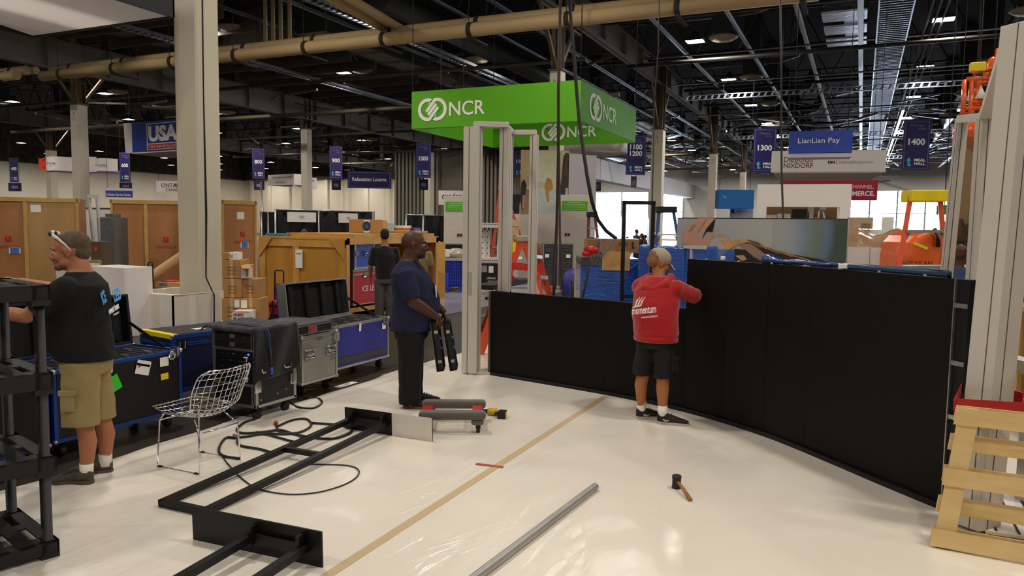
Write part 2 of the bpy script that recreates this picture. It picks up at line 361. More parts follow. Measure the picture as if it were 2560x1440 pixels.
# open-web trusses across the hall
tm = MB(); L0, L1 = -20.0, 20.0; n = 20
tm.box(L0, L1, -.07, .07, 0, .1); tm.box(L0, L1, -.07, .07, 1.9, 2.0)
for i in range(n):
    x = L0+(L1-L0)*i/n; d = (L1-L0)/n
    tm.bar((x, 0, .05), (x+d/2, 0, 1.95), .06); tm.bar((x+d/2, 0, 1.95), (x+d, 0, .05), .06)
tr = tm.build('roof_truss', DK)
tag(tr, 'dark open-web roof truss crossing the hall', 'truss', 'roof trusses across the hall'); tr.location = (-6, 16, 10.3)
for j, y in enumerate((23.5, 31, 38.5, 46, 53.5, 61, 68.5, 76, 83.5, 91, 98.5)):
    for x in (-6, -46, 34):
        if x == 34 and y > 90: continue
        dup(tr, (x, y, 10.3))
dup(tr, (-46, 16, 10.3))
# light purlins running back towards the far wall
pm = MB().box(-.04, .04, 0, 96, 0, .09).box(-.1, .1, 0, 96, .09, .1)
pu = pm.build('ceiling_rail', GALV); tag(pu, 'thin galvanised rail under the roof running to the far wall', 'rail', 'thin ceiling rails'); pu.location = (-5, 14, 9.95)
for x in (-14.5, -12.4, -7.8, -2.6, -.4, 8.5, 11, -19, -22.5): dup(pu, (x, 14, 9.7+.5*((x*7) % 1)))
# cross conduits
for i, (y, z) in enumerate(((19, 10.0), (24, 9.6), (28, 10), (33.2, 9.0), (36, 9.9), (41.5, 9.6), (45, 9.9), (49, 9), (55, 9.5), (60, 9.6), (66.5, 9), (74, 9.3), (82, 9), (90, 9))):
    b = MB().tube([(-9.8, y, z), (22, y, z+.2)], .045 if i % 3 else .09, 6)
    tag(b.build('conduit', GALV if i % 3 else DK), 'straight conduit crossing the right bay under the roof', 'conduit', 'conduits across the right bay')
for i, (y, z, r) in enumerate(((31, 9.0, .1), (36, 8.3, .12), (47, 8.6, .09), (58, 8.4, .12), (70, 8.6, .1), (84, 8.4, .1))):
    tag(MB().tube([(-58, y, z), (-11, y, z)], r, 8).build('conduit', mat('pipe_brown', '4d4433', .6)), 'brown pipe crossing the left bay under the roof', 'conduit', 'brown pipes across the left bay')
# slotted strut rows lit from the window side
b = MB()
for y, z in ((50, 9.2), (66, 8.9), (80, 8.9)):
    pass
def strut_row(y, z, x0, x1):
    b = MB().box(x0, x1, y-.02, y+.02, z+.24, z+.28).box(x0, x1, y-.02, y+.02, z, z+.04); x = x0
    while x < x1: b.bar((x, y, z+.02), (x+.1, y, z+.26), .05, .1); x += .36
    tag(b.build('strut_row', mat('bright_zinc', '9fa8b8', .3, metal=.7)), 'long slotted zinc strut row hung across the right bay', 'strut', 'slotted strut rows')
strut_row(44, 9.15, -9.5, 4.2); strut_row(62, 8.9, -9.5, 14); strut_row(80, 8.7, -9.5, 14); strut_row(52, 9.1, 5.2, 14)
# beige pipe bundle in the foreground
def bundle(y, z, x0, x1, label):
    t = TW('pipe_run', label, 'pipe', ((x0+x1)/2, y, z))
    for k, (dy, dz, r) in enumerate(((0, .13, .19), (-.45, -.17, .2), (.42, .2, .16))):
        MB().tube([(x0, y+dy, z+dz), (x1, y+dy, z+dz)], r, 14).build('pipe', BEIGE, t)
    x = x0+1.2
    while x < x1:
        b = MB(); b.box(x-.06, x+.06, y-.62, y+.55, z-.42, z-.37)
        for dy, dz, r in ((0, .13, .19), (-.45, -.17, .2), (.42, .2, .16)): b.tube([(x-.07, y+dy, z+dz), (x+.07, y+dy, z+dz)], r+.025, 12)
        b.tube([(x, y-.6, z-.28), (x, y-.6, 10.4)], .012, 5).tube([(x, y+.53, z-.28), (x, y+.53, 10.4)], .012, 5)
        b.build('hanger', mat('rust_hanger', '2b2118', .8), t); x += 3.05
    return t
bundle(20.5, 7.75, -30.2, -1.2, 'bundle of thick beige pipes crossing above the green sign')
bundle(21.5, 8.2, -60, -33.4, 'beige pipe bundle at the upper left beyond the grey girder')
b = MB()
for x in (-19.6, -19.25, -18.9, -18.5): b.tube([(x, 21.2, 7.9), (x, 21.2, 13.4)], .07, 8)
tag(b.build('riser_pipes', mat('riser_grey', '8b8063', .6)), 'group of vertical riser pipes above the beige pipe bundle', 'pipe', kind='stuff')
b = MB()
for d in (0, .5): b.tube([(-14.6+d, 20.9, 8.0), (-14.0+d, 20.7, 8.0), (-14.2+d, 16, 8.5)], .14, 10)
tag(b.build('branch_pipes', BEIGE), 'pair of beige branch pipes joining the bundle above the green sign', 'pipe')
# round dark ducts and fabric duct
for x, y0, y1, z, r, lab in ((-15.3, 22, 60, 9.6, .45, 'round dark duct running back above the green sign'), (5.6, 20, 100, 10.6, .4, 'round metal duct at the right running to the far wall'), (-27, 26, 90, 10.3, .5, 'round dark duct over the left bay')):
    tag(MB().tube([(x, y0, z), (x, y1, z)], r, 18).build('air_duct', GALV if x > 0 else DUCT), lab, 'duct')
for y in (33, 43, 53, 63):
    tag(MB().tube([(-9, y, 11), (-4.5, y, 11), (-3.6, y, 11.2), (-3.2, y, 12)], .32, 14).build('air_duct', DUCT), 'dark branch duct crossing the right bay', 'duct', 'branch ducts')
b = MB(); b.box(-22.2, -20.8, 26, 60, 9.9, 10.8)
t = tag(b.build('air_duct', DUCT), 'long rectangular duct with pale panels beneath, left of the green sign', 'duct')
b = MB(); y = 26
while y < 59: b.box(-22.1, -20.9, y, y+1.5, 9.87, 9.9); y += 2.1
b.build('panel', mat('pale_panel', '8f8779', .6), t)
b = MB(); b.box(-30, -28.8, 14, 50, 9.9, 11)
tag(b.build('air_duct', DUCT), 'boxy dark duct beside the grey girder at the upper left', 'duct')
# deep joist bays beside the left girder
jm = MB().box(-31.5, -22.5, 0, .12, 0, .9); jj = jm.build('roof_joist', mat('joist_grey', '5d584f', .7)); tag(jj, 'short grey joist hanging between girder and duct', 'joist', 'grey joists beside the left girder'); jj.location = (0, 20, 9.6)
for y in range(22, 60, 2): dup(jj, (0, y, 9.6))
# silver duct run, cable ladder and light track on the right
FOIL = mat('foil_duct', 'aab4c4', .22, metal=.95, bump=(5, .6))
t = TW('foil_duct', 'crumpled silver foil duct under the roof at upper right', 'duct', at(2100, 80, Z=10.3))
p = at(2045, 28, Z=10.3); y = p.y
for i in range(3): MB().box(p.x+.1, p.x+1.75, y+i*2.2, y+i*2.2+1.5, 10.2, 10.7).build('segment', FOIL, t, bev=.05)
for i in range(2): MB().box(p.x+.9, p.x+1.5, y+i*2.2+1.5, y+i*2.2+2.2, 10.25, 10.6).build('collar', FOIL, t)
def ladder(x0, x1, z, y0, y1, step, label):
    t = TW('cable_tray', label, 'cable tray', (x0, y0, z)); R = mat('tray_zinc', '9aa3b2', .3, metal=.85)
    MB().box(x0, x0+.05, y0, y1, z, z+.12).build('side_rail', R, t); MB().box(x1-.05, x1, y0, y1, z, z+.12).build('side_rail', R, t)
    b = MB(); y = y0
    while y < y1: b.box(x0, x1, y, y+.05, z, z+.03); y += step
    o = b.build('rungs', R, t); o['kind'] = 'stuff'
    b = MB(); r_ = random.Random(3)
    for i in range(7): b.tube([(x0+.12+i*(x1-x0-.2)/7+.03*math.sin(y), y, z+.06+.03*r_.random()) for y in range(int(y0), int(y1), 4)], .025, 5)
    b.build('cables', BLK, t); return t
a = at(2197, 0, Z=9.9); b_ = at(2290, 0, Z=9.9)
ladder(a.x, b_.x, 9.9, 18, 100, .32, 'wide zinc cable tray ladder running back at the upper right')
a = at(560, 110, Z=9.3); ladder(-16.7, -16.2, 9.0, 18, 60, .3, 'narrow cable tray ladder running from upper left to the green sign')
ladder(-25.6, -25.1, 9.0, 12, 40, .3, 'narrow cable tray ladder beside the nearest column')
for x in (1.9, 2.15, 2.4): tag(MB().tube([(x, 18, 9.8), (x, 100, 9.8)], .04, 6).build('conduit', GALV), 'straight bright conduit beside the wide cable tray', 'conduit', 'bright conduits along the tray')
p = at(2258, 278, Z=9.2); q = at(2214, 390, Z=9.2)
t = TW('strip_light', 'long continuous line of strip lights near the 1400 banner', 'light', p)
MB().box(p.x-.06, p.x+.06, p.y, q.y, 9.2, 9.26).build('diffuser', mat('strip_glow', 'eef3ff', .5, emit=5), t)
MB().box(p.x-.09, p.x+.09, p.y, q.y, 9.26, 9.4).build('housing', DK, t)

# ================= LAMPS AND DIFFUSERS =================
LAMPM = mat('lamp_glow', (1, .95, .86), .5, emit=LAMP_POWER); _e = LAMPM.node_tree.nodes['Principled BSDF'].inputs['Emission Color']; _e.default_value = LAMP_COL+(1,)
def make_lamp():
    t = T('high_bay_lamp', 'bright rectangular high-bay lamp under the hall roof', 'lamp', (0, 0, 0), 0, 'high-bay lamps in the ceiling grid')
    MB().add([(-.36, -.3, -.012), (.36, -.3, -.012), (.36, .3, -.012), (-.36, .3, -.012)], [(3, 2, 1, 0)]).build('lens', LAMPM, t)
    MB().box(-.39, .39, -.33, .33, -.01, .07).box(-.39, -.362, -.33, .33, -.05, -.01).box(.362, .39, -.33, .33, -.05, -.01).box(-.39, .39, -.33, -.302, -.05, -.01).box(-.39, .39, .302, .33, -.05, -.01).lathe([(.2, .07), (.12, .3), (.1, .36)], n=12).build('housing', DK, t)
    MB().tube([(0, 0, .36), (0, 0, 3.76)], .02, 6).build('stem', DK, t)
    return t
L0_ = make_lamp(); first = True
for j in range(-4, 9):
    for i in range(-9, 5):
        if j < 0 and (i < -4 or i > 2): continue
        x, y = -6.81+i*9.24, 33.05+j*9.0
        if y > 64 and i >= -2 and False: continue
        if first: L0_.location = (x, y, 9.85); first = False
        else: dup(L0_, (x, y, 9.85))
def make_diff():
    t = T('air_diffuser', 'round beige ceiling air diffuser beneath a drop duct', 'diffuser', (0, 0, 0), 0, 'round air diffusers')
    b = MB(); b.lathe([(.3, .0), (.44, .0), (.62, .12), (.6, .16), (.42, .05)], n=28).lathe([(.02, -.03), (.3, -.03), (.3, 0), (.2, .04)], n=28).lathe([(.36, .1), (.36, .3), (.4, .3)], n=20)
    b.build('ring', mat('diffuser_beige', 'a79c84', .6), t)
    MB().box(-.4, .4, -.4, .4, .25, 3.8).build('drop_duct', DUCT, t); return t
D0 = make_diff(); first = True
for j in range(-2, 7):
    for i, x in ((-6, -61.0), (-5, -54.3), (-4, -42.6), (-3, -33.4+8.9), (-2, -24.1), (-1, -17.25), (0, -5.65), (1, 5.1), (2, 12.9)):
        if i == -3: continue
        y = 33.05+j*9.0
        if first: D0.location = (x, y, 9.75); first = False
        else: dup(D0, (x, y, 9.75))
# white daylight on ducts: rough debris of hung cables in the far right bay
b = MB(); r_ = random.Random(11)
for k in range(800):
    x = r_.uniform(-20, 22); y = r_.uniform(50, 110); z = r_.uniform(8.9, 11.5)
    d = V((r_.uniform(-1, 1)*2.2, r_.uniform(-1, 1)*2.2, r_.uniform(-.4, .4)))
    b.bar((x, y, z), V((x, y, z))+d, r_.choice((.05, .08, .14)))
tag(b.build('hanger_steel', mat('hanger_zinc', '7e8794', .3, metal=.8)), 'tangle of small hangers and brackets under the right bay roof', 'hangers', kind='stuff')
b = MB()
for k in range(700):
    x = r_.uniform(-62, -12); y = r_.uniform(30, 96); z = r_.uniform(8.8, 11.5)
    d = V((r_.uniform(-1, 1)*2.2, r_.uniform(-1, 1)*2.2, r_.uniform(-.5, .5)))
    b.bar((x, y, z), V((x, y, z))+d, r_.choice((.05, .08, .12)))
tag(b.build('hanger_steel', mat('hanger_brown', '5c564a', .5, metal=.3)), 'tangle of small hangers and brackets under the left bay roof', 'hangers', kind='stuff')
# ================= HANGING SIGNS =================
GRN = mat('sign_green', '59a80a', .6, noise=(1.2, .12), col2='4e980a'); NAVYS = mat('banner_navy', '231d5c', .6, noise=(.8, .25), col2='1c174c')
CYAN = mat('arrow_cyan', '4fb6d6', .6); LILAC = mat('banner_line', '8a84c9', .6); SWHITE = mat('sign_white', 'e2dcd6', .6); GREYT = mat('faint_lettering', '7f7c9c', .6)
def hang(b, p, z=13.6, r=.012): b.tube([p, (p[0], p[1], z)], r, 4, m=1)
class Face:
    "upright face seen between two pixel columns; left edge at depth D0, right edge at D1 (or on plane X=/Y=)"
    def __init__(s, x0, x1, yt, yb, D0=None, D1=None, Y=None, X=None, dyt=0):
        kw0 = dict(Y=Y) if Y is not None else dict(X=X) if X is not None else dict(D=D0); kw1 = kw0 if D1 is None else dict(D=D1)
        s.a = at(x0, yb, **kw0); b = at(x1, yb+dyt, **kw1); t = at(x0, yt, **kw0)
        s.r = V((b.x-s.a.x, b.y-s.a.y, 0)); s.w = s.r.length; s.r.normalize(); s.h = t.z-s.a.z; s.n = V((s.r.y, -s.r.x, 0))   # n faces the viewer
        s.c = s.a+s.r*s.w/2+V((0, 0, s.h/2))
    def p(s, u, v, d=0): return s.a+s.r*(s.w*u)+V((0, 0, s.h*v))+s.n*d
    def box(s, b, u0, u1, v0, v1, d0, d1, m=0):
        return b.poly([s.p(u0, v0, d0), s.p(u1, v0, d0), s.p(u1, v1, d0), s.p(u0, v1, d0)], s.n*(d1-d0), m)
    def text(s, st, u, v, h, m, parent, w=None, name='lettering', bold=0, d=.006, align='C'):
        return text(st, s.p(u, v, d), s.r, ZU, h*s.h, m, parent, None if w is None else w*s.w, name, bold, align)
    def arrow(s, u, v, sz, m, parent):
        k = sz; q = [(0, .5), (.3, .1), (.12, .1), (.12, -.3), (.3, -.3), (.3, -.5), (-.12, -.5), (-.12, .1), (-.3, .1)]
        b = MB(); P = [s.p(u, v, .006)+s.r*(x*k)+V((0, 0, y*k)) for x, y in q]; b.poly(P, s.n*.003)
        return b.build('arrow', m, parent)
def banner(x0, x1, yt, yb, num, label, hh=2.4, sub=None, x_=None, full=True):
    D = FPX*hh/(yb-yt); F = Face(x0, x1, yt, yb, D)
    t = TW('aisle_banner', label, 'banner', F.p(.5, 0), 'navy aisle banners')
    b = MB(); F.box(b, 0, 1, 0, 1, -.02, 0); hang(b, F.p(.1, 1, -.01)); hang(b, F.p(.9, 1, -.01)); b.build('banner_cloth', NAVYS, t)
    b = MB()
    for a in ((.05, .95, .03, .036), (.05, .95, .965, .971), (.05, .062, .03, .97), (.938, .95, .03, .97)): F.box(b, *a, .001, .004)
    b.build('border_line', LILAC, t)
    F.text('Money', .5, .88, .055, GREYT, t, w=.5); F.text('20/20', .66, .82, .035, GREYT, t, w=.3)
    k = num.count('\n')+1
    F.text(num, .5, .56 if k == 1 else .62, .13*k*(1 if k == 1 else 1.15), TEXTW, t, w=.62, bold=.03)
    F.arrow(.24, .16, F.w*.32, CYAN, t); F.text('MEAL\nHALL', .66, .16, .13, TEXTW, t, w=.42, bold=.03)
    if sub:
        F2 = Face(sub[0], sub[1], sub[2], sub[3], D*1.02)
        t2 = TW('aisle_sign', 'small navy '+num+' sign hanging just below the '+num+' banner', 'sign', F2.p(.5, 0), 'small aisle number signs')
        b = MB(); F2.box(b, 0, 1, 0, 1, -.02, 0); hang(b, F2.p(.1, 1, -.01)); hang(b, F2.p(.9, 1, -.01)); b.build('board', mat('banner_navy_dim', '1f1b47', .6), t2)
        F2.text(num, .5, .5, .34, mat('dim_lettering', 'a9a6c4', .6), t2, w=.5, bold=.02)
    return t
banner(25, 47, 395, 456, '400', 'navy aisle banner numbered 400 at the far left', sub=(21, 54, 457, 478))
banner(300, 326, 381, 455, '600', 'navy aisle banner numbered 600 under the blue sign', sub=(299, 330, 456, 474))
banner(631, 662, 371, 447, '800', 'navy aisle banner numbered 800', sub=(635, 661, 452, 475))
banner(824, 856, 366, 446, '900', 'navy aisle banner numbered 900', sub=(829, 852, 450, 475))
banner(1040, 1077, 358, 445, '1000', 'navy aisle banner numbered 1000 left of the white frame', sub=(1047, 1070, 448, 475))
banner(1284, 1318, 372, 443, '1100', 'navy aisle banner partly hidden behind the street photo')
banner(1564, 1613, 338, 437, '1100\n1200', 'navy aisle banner numbered 1100 and 1200')
banner(1881, 1938, 322, 430, '1300', 'navy aisle banner numbered 1300')
banner(2254, 2321, 300, 424, '1400', 'navy aisle banner numbered 1400 at the right')

# ---- green ring sign
def ring(F, u, v, R, r, parent, m, d=.012, sq=1.0):
    b = MB(); n = 40; P = []; c = F.p(u, v, d)
    for i in range(n):
        a = 2*math.pi*i/n; o = F.r*math.cos(a)*sq+V((0, 0, math.sin(a))); P += [c+o*R, c+o*r]
    b.add(P, [(2*i, 2*((i+1) % n), 2*((i+1) % n)+1, 2*i+1) for i in range(n)]); return b.build('logo_ring', m, parent, solid=.002)
def ncr(F, u, v, s, parent):
    "interlocked rings and word; s = logo height as share of the face"
    R = s*F.h/2; lu = u
    ring(F, lu, v, R, R*.7, parent, TEXTW); ring(F, lu+R*.95/F.w, v, R, R*.7, parent, TEXTW)
    b = MB(); g = MB(); c = F.p(lu+R*.475/F.w, v, .016); dg = (F.r+V((0, 0, 1.15))).normalized(); pr = (F.r*1.15-V((0, 0, 1))).normalized()
    g.poly([c+dg*(R*a)+pr*(R*q) for a, q in ((-.72, -.56), (.72, -.56), (.72, .56), (-.72, .56))], F.n*.001)
    g.build('logo_ground', GRN, parent)
    for k in (-1, 0, 1):
        o = c+F.n*.002+pr*(R*.34*k); b.poly([o+dg*(R*a)+pr*(R*q) for a, q in ((-.62-.1*k, -.13), (.62-.1*k, -.13), (.62-.1*k, .13), (-.62-.1*k, .13))], F.n*.001)
    b.build('logo_bars', TEXTW, parent)
    F.text('NCR', lu+R*(.95+1.25)/F.w, v-.01, s*.62, TEXTW, parent, bold=.012, d=.014, align='L')
NX0, NX1, NY0, NY1, NZ0, NZ1 = -12.2, -6.93, 19.2, 24.6, 4.65, 5.74
t = TW('hanging_sign', 'large square green fabric sign with white rings logo hanging over the booth', 'sign', ((NX0+NX1)/2, (NY0+NY1)/2, NZ0))
b = MB()
e = .025
for a in ((NX0, NX1, NY0, NY0+e), (NX0, NX1, NY1-e, NY1), (NX0, NX0+e, NY0+e, NY1-e), (NX1-e, NX1, NY0+e, NY1-e)): b.box(*a, NZ0, NZ1)
b.build('fabric', GRN, t)
b = MB()
for x in (NX0+.02, NX1-.02):
    for y in (NY0+.02, NY1-.02): hang(b, (x, y, NZ1), 13.6, .015)
c = MB(); c.bar((NX0, NY0-.002, NZ0+.01), (NX1, NY0-.002, NZ0+.01), .012, .02); c.build('edge_trim', mat('dark_green_edge', '2c5c0c', .6), t); c = MB(); c.bar((NX1, NY0, NZ0+.01), (NX1, NY1, NZ0+.01), .012, .02); c.build('edge_trim', mat('dark_green_edge', '', 0), t)
b.build('wires', [WIREM, WIREM], t)
class FX(Face):
    def __init__(s, a, r, w, h): s.a = V(a); s.r = V(r); s.w = w; s.h = h; s.n = V((s.r.y, -s.r.x, 0))
ncr(FX((NX0, NY0, NZ0), (1, 0, 0), NX1-NX0, NZ1-NZ0), .105, .5, .6, t)
ncr(FX((NX1, NY0, NZ0), (0, 1, 0), NY1-NY0, NZ1-NZ0), .2, .5, .68, t)
ncr(FX((NX0, NY1-e, NZ0), (1, 0, 0), NX1-NX0, NZ1-NZ0), .42, .42, .55, t)

def board(name, label, cat, x0, x1, yt, yb, D0, D1=None, depth=.3, m=SWHITE, under=None, dyt=0, group=None, wires=True):
    F = Face(x0, x1, yt, yb, D0, D1, dyt=dyt)
    t = TW(name, label, cat, F.p(.5, 0), group); b = MB(); F.box(b, 0, 1, 0, 1, -depth, 0)
    if wires: hang(b, F.p(.06, 1, -depth/2)); hang(b, F.p(.94, 1, -depth/2))
    b.build('board', m, t); return t, F
t, F = board('hanging_sign', 'blue hanging sign with white USA letters beside the thick column', 'sign', 331, 447, 309, 383, 34, 32.3, .5, mat('usa_blue', '17399c', .6), dyt=0)
b = MB(); b.poly([F.p(0, 0, 0), F.p(0, 1, .0), F.p(-.26, 1.06, -.15), F.p(-.23, .05, -.15)], F.n*-.05); b.poly([F.p(.0, -.02, .01), F.p(1, -.02, .01), F.p(1, -.16, -.9), F.p(.4, -.14, -.9)], (0, 0, .05)); b.build('white_return', SWHITE, t)
b = MB(); F.box(b, .33, 1, .07, .93, .001, .006); b.build('white_border', TEXTW, t)
b = MB(); F.box(b, .345, 1, .28, .91, .006, .008); b.build('blue_panel', mat('usa_blue', '', 0), t)
b = MB(); F.box(b, .345, 1, .09, .25, .006, .008); b.build('red_stripe', TEXTR, t)
F.text('USA', .37, .59, .52, TEXTW, t, w=.62, bold=.05, d=.01, align='L'); F.text('TECHNOLOGIES', .37, .17, .09, TEXTW, t, w=.74, d=.01, align='L')
# curved white sign
def arc_face(x0, x1, yt, yb, D, bulge, m, name, parent):
    F = Face(x0, x1, yt, yb, D); b = MB(); b.grid(lambda u, v: F.p(u, v, bulge*math.sin(math.pi*u)), 20, 1, 0, False); return F, b.build(name, m, parent, solid=.04)
t = TW('hanging_sign', 'curved white hanging sign with a purple lower edge at left', 'sign', at(200, 430, D=42), None)
F, _ = arc_face(116, 203, 394, 428, 44, .9, SWHITE, 'curved_panel', t); F.text('FINASTRA', .42, .5, .14, TEXTB, t, w=.24, d=.93)
b = MB(); b.tube([F.p(.1, .72, .6), F.p(.13, .82, .6), F.p(.11, .9, .6)], .05, 6); b.tube([F.p(.1, .4, .6), F.p(.1, .25, .6), F.p(.13, .18, .6)], .04, 6); b.build('swoosh', TEXTR, t)
F2, _ = arc_face(242, 295, 397, 428, 44, .5, SWHITE, 'curved_panel', t); F2.text('FINASTRA', .45, .42, .16, TEXTB, t, w=.5, d=.56)
F3, _ = arc_face(203, 242, 392, 430, 46, .1, SWHITE, 'curved_panel', t)
F4, _ = arc_face(97, 117, 396, 425, 45, .0, mat('finastra_orange', 'd63c12', .5), 'end_panel', t)
b = MB(); b.tube([F.p(0, -.03, 0), F.p(.5, -.06, .9), F.p(1, -.12, .2), F2.p(0, -.1, .1), F2.p(.5, -.14, .5), F2.p(1, -.1, 0)], .035, 8); b.build('purple_edge', mat('purple_edge_m', '7a1f8a', .5), t)
b = MB(); hang(b, F.p(.5, 1, .1)); b.build('wire', [DK, DK], t); b = MB(); hang(b, F2.p(.5, 1, .1)); b.build('wire', [DK, DK], t)
t, F = board('hanging_sign', 'navy sign reading Relaxation Lounge in white', 'sign', 869, 978, 428, 470, 46, None, .08, NAVYS)
b = MB()
for a in ((.03, .97, .06, .08), (.03, .97, .92, .94), (.03, .038, .06, .94), (.962, .97, .06, .94)): F.box(b, *a, .001, .006)
b.build('border_line', LILAC, t); F.text('Relaxation Lounge', .5, .5, .3, TEXTW, t, w=.78, bold=.02)
t, F = board('hanging_sign', 'white box sign reading Headshot Lounge left of a column', 'sign', 670, 735, 438, 464, 55, 53, 1.5, SWHITE, dyt=2)
F.text('Headshot Lounge', .56, .72, .2, TEXTB, t, w=.76); F.text('vmware', .5, .25, .2, mat('grey_letter', '', 0), t, w=.38)
F2 = Face(735, 792, 438, 466, 53, 56); b = MB(); F2.box(b, 0, 1, 0, 1, -.1, 0); b.build('side_face', SWHITE, t); F2.text('Headshot Lounge', .5, .72, .2, TEXTB, t, w=.8)
t, F = board('hanging_sign', 'white sign reading Ontario Canada left of the thick column', 'sign', 391, 470, 452, 481, 45, None, .1, SWHITE)
F.text('ONTARIO', .16, .62, .36, TEXTB, t, w=.75, align='L'); F.text('CANADA', .3, .25, .24, TEXTB, t, w=.5, align='L')
b = MB(); F.box(b, .58, .63, .55, .8, .008, .012); b.build('red_leaf', TEXTR, t)
t, F = board('hanging_sign', 'blue and white Exhibitor Service Center sign below the 600 banner', 'sign', 264, 330, 476, 493, 42, None, .1, mat('service_blue', '2c3a92', .6), wires=True)
F.text('Exhibitor Service Center', .5, .42, .4, TEXTW, t, w=.92)
b = MB(); F.box(b, 0, 1, 1, 1.35, -.1, 0); b.build('top_strip', mat('pale_strip', 'c9c6d0', .7), t)
t, F = board('hanging_sign', 'white sign with black letters creden cut off by a booth panel', 'sign', 1096, 1160, 476, 512, 31, None, .1, SWHITE, dyt=2)
F.text('creden', .14, .62, .42, TEXTB, t, w=.78, align='L')
# round white sign under the green one
t = TW('hanging_sign', 'round white drum sign peeking out below the green sign', 'sign', at(1484, 370, D=44))
c = at(1484, 384, D=44); R = 83/FPX*44
b = MB(); b.lathe([(R, 0), (R, 1.35), (R-.06, 1.35), (R-.06, 0), (R, 0)], (c.x, c.y, c.z), 48); b.build('drum', SWHITE, t); b = MB(); hang(b, (c.x-R*.7, c.y, c.z+1.3)); hang(b, (c.x+R*.7, c.y, c.z+1.3)); b.build('wires', [WIREM, WIREM], t)
b = MB(); vv = V((-c.x, -c.y, 0)).normalized(); a0 = math.atan2(vv.y, vv.x)
for k, (da, w_, z0, h_) in enumerate(((-.9, .18, .2, .25), (-.8, .1, .2, .3), (-.1, .1, .25, .3), (.02, .1, .25, .3), (.18, .1, .25, .2), (.32, .14, .25, .35), (.46, .1, .2, .4), (.56, .1, .2, .4), (.66, .1, .2, .4))):
    a = a0+da; p = V((c.x+R*math.cos(a), c.y+R*math.sin(a), c.z+z0+.3)); tt = V((-math.sin(a), math.cos(a), 0)); nn = V((math.cos(a), math.sin(a), 0))
    b.poly([p-tt*w_/2+nn*.01, p+tt*w_/2+nn*.01, p+tt*w_/2+nn*.01+V((0, 0, h_)), p-tt*w_/2+nn*.01+V((0, 0, h_))], nn*.02)
b.build('lettering', TEXTB, t)
# right-hand signs
t, F = board('hanging_sign', 'long white hanging sign reading Diebold Nixdorf', 'sign', 1928, 2214, 378, 431, 29, 28, .12, SWHITE, dyt=-2)
F.text('DIEBOLD', .11, .6, .22, TEXTB, t, w=.26, align='L'); F.text('NIXDORF', .11, .31, .22, TEXTB, t, w=.26, align='L')
b = MB(); F.box(b, .11, .37, .455, .465, .006, .01); F.box(b, .575, .579, .34, .58, .006, .01); b.build('rule_line', TEXTR, t)
F.text('DN', .5, .46, .13, TEXTB, t, w=.06, bold=.06, align='L'); F.text('DieboldNixdorf.com', .6, .46, .13, mat('grey_letter', '', 0), t, w=.29, align='L')
b = MB(); b.poly([F.p(.02, -.02, 0), F.p(.98, -.02, 0), F.p(.94, -.24, -1.6), F.p(.08, -.22, -1.6)], (0, 0, .04)); b.build('underside', SWHITE, t)
t, F = board('hanging_sign', 'blue gradient sign reading LianLian Pay in thin white letters', 'sign', 1972, 2130, 329, 383, 24, 23.4, .9, mat('lian_blue', '2747a6', .55, noise=(.9, .6), col2='1a2f86', scale3=(.2, .2, 2)), dyt=-1)
F.text('LianLian Pay', .47, .52, .3, TEXTW, t, w=.66)
b = MB(); F.box(b, 0, 1, -.2, -.02, -.9, -.02); b.build('white_lower', mat('sign_lilac', 'c6bcc9', .6), t)
t, F = board('hanging_sign', 'red and purple sign with the words channel and commerce behind the white booth', 'sign', 1948, 2193, 451, 497, 33, 32, .4, mat('red_fabric', 'a5141c', .6, noise=(.5, .5), col2='7a1a6a', scale3=(.5, .5, .5)), dyt=-2)
F.text('CHANNEL.', .84, .66, .2, TEXTW, t, w=.24); F.text('COMMERCE.', .78, .3, .26, TEXTW, t, w=.38, bold=.03)
b = MB(); F.box(b, .0, 1, -.05, .0, -.3, .01); b.build('purple_hem', mat('purple_edge_m', '', 0), t)
t, F = board('hanging_sign', 'bright blue fabric sign between two right columns', 'sign', 1797, 1884, 474, 521, 40, None, .8, mat('sky_blue_fabric', '1f73c4', .6, noise=(.5, .4), col2='2f8ed8'), dyt=0)
F.text('1x', .16, .62, .16, TEXTW, t, w=.07)
t, F = board('info_board', 'pale lilac board with fine print below the bright blue sign', 'sign', 1825, 1882, 521, 545, 41, None, .06, mat('pale_lilac', 'b9bcd6', .6), wires=False)
b = MB(); F.box(b, .1, .9, -6, 0, -.05, -.01); b.build('stand', mat('pale_lilac', '', 0), t); b = MB(); F.box(b, .05, .17, .5, .9, .005, .01); b.build('logo_square', mat('service_blue', '', 0), t); F.text('booth information', .6, .7, .14, mat('service_blue', '', 0), t, w=.6)
t, F = board('hanging_sign', 'dark teal sign with a white O at the right behind the posts', 'sign', 2388, 2432, 466, 498, 24, None, .1, mat('teal_dark', '1f3f45', .6)); F.text('O', .42, .62, .4, TEXTW, t, bold=.08)
t, F = board('hanging_sign', 'rounded green sign reading PPRO behind the right posts', 'sign', 2372, 2440, 512, 536, 20, None, .6, mat('ppro_green', '3f8f2f', .5)); F.text('PPRO', .68, .5, .5, TEXTW, t, w=.5)
ring(F, .3, .5, F.h*.3, F.h*.2, t, TEXTW)
t, F = board('hanging_sign', 'white sign glimpsed between lift arm and right posts', 'sign', 2413, 2450, 402, 470, 22, 20.5, .3, SWHITE)
t, F = board('restroom_sign', 'small dark restroom sign on the column end of the soffit', 'sign', 1477, 1502, 455, 477, 62, None, .6, mat('sign_dark', '2a2727', .6)); F.text('00', .5, .5, .5, GREYT, t, w=.6)
t, F = board('hanging_sign', 'small grey number sign hanging below the 1100 and 1200 banner', 'sign', 1577, 1591, 441, 469, 46, None, .06, mat('sign_grey', '55535c', .6)); F.text('8', .5, .5, .5, GREYT, t, w=.5)
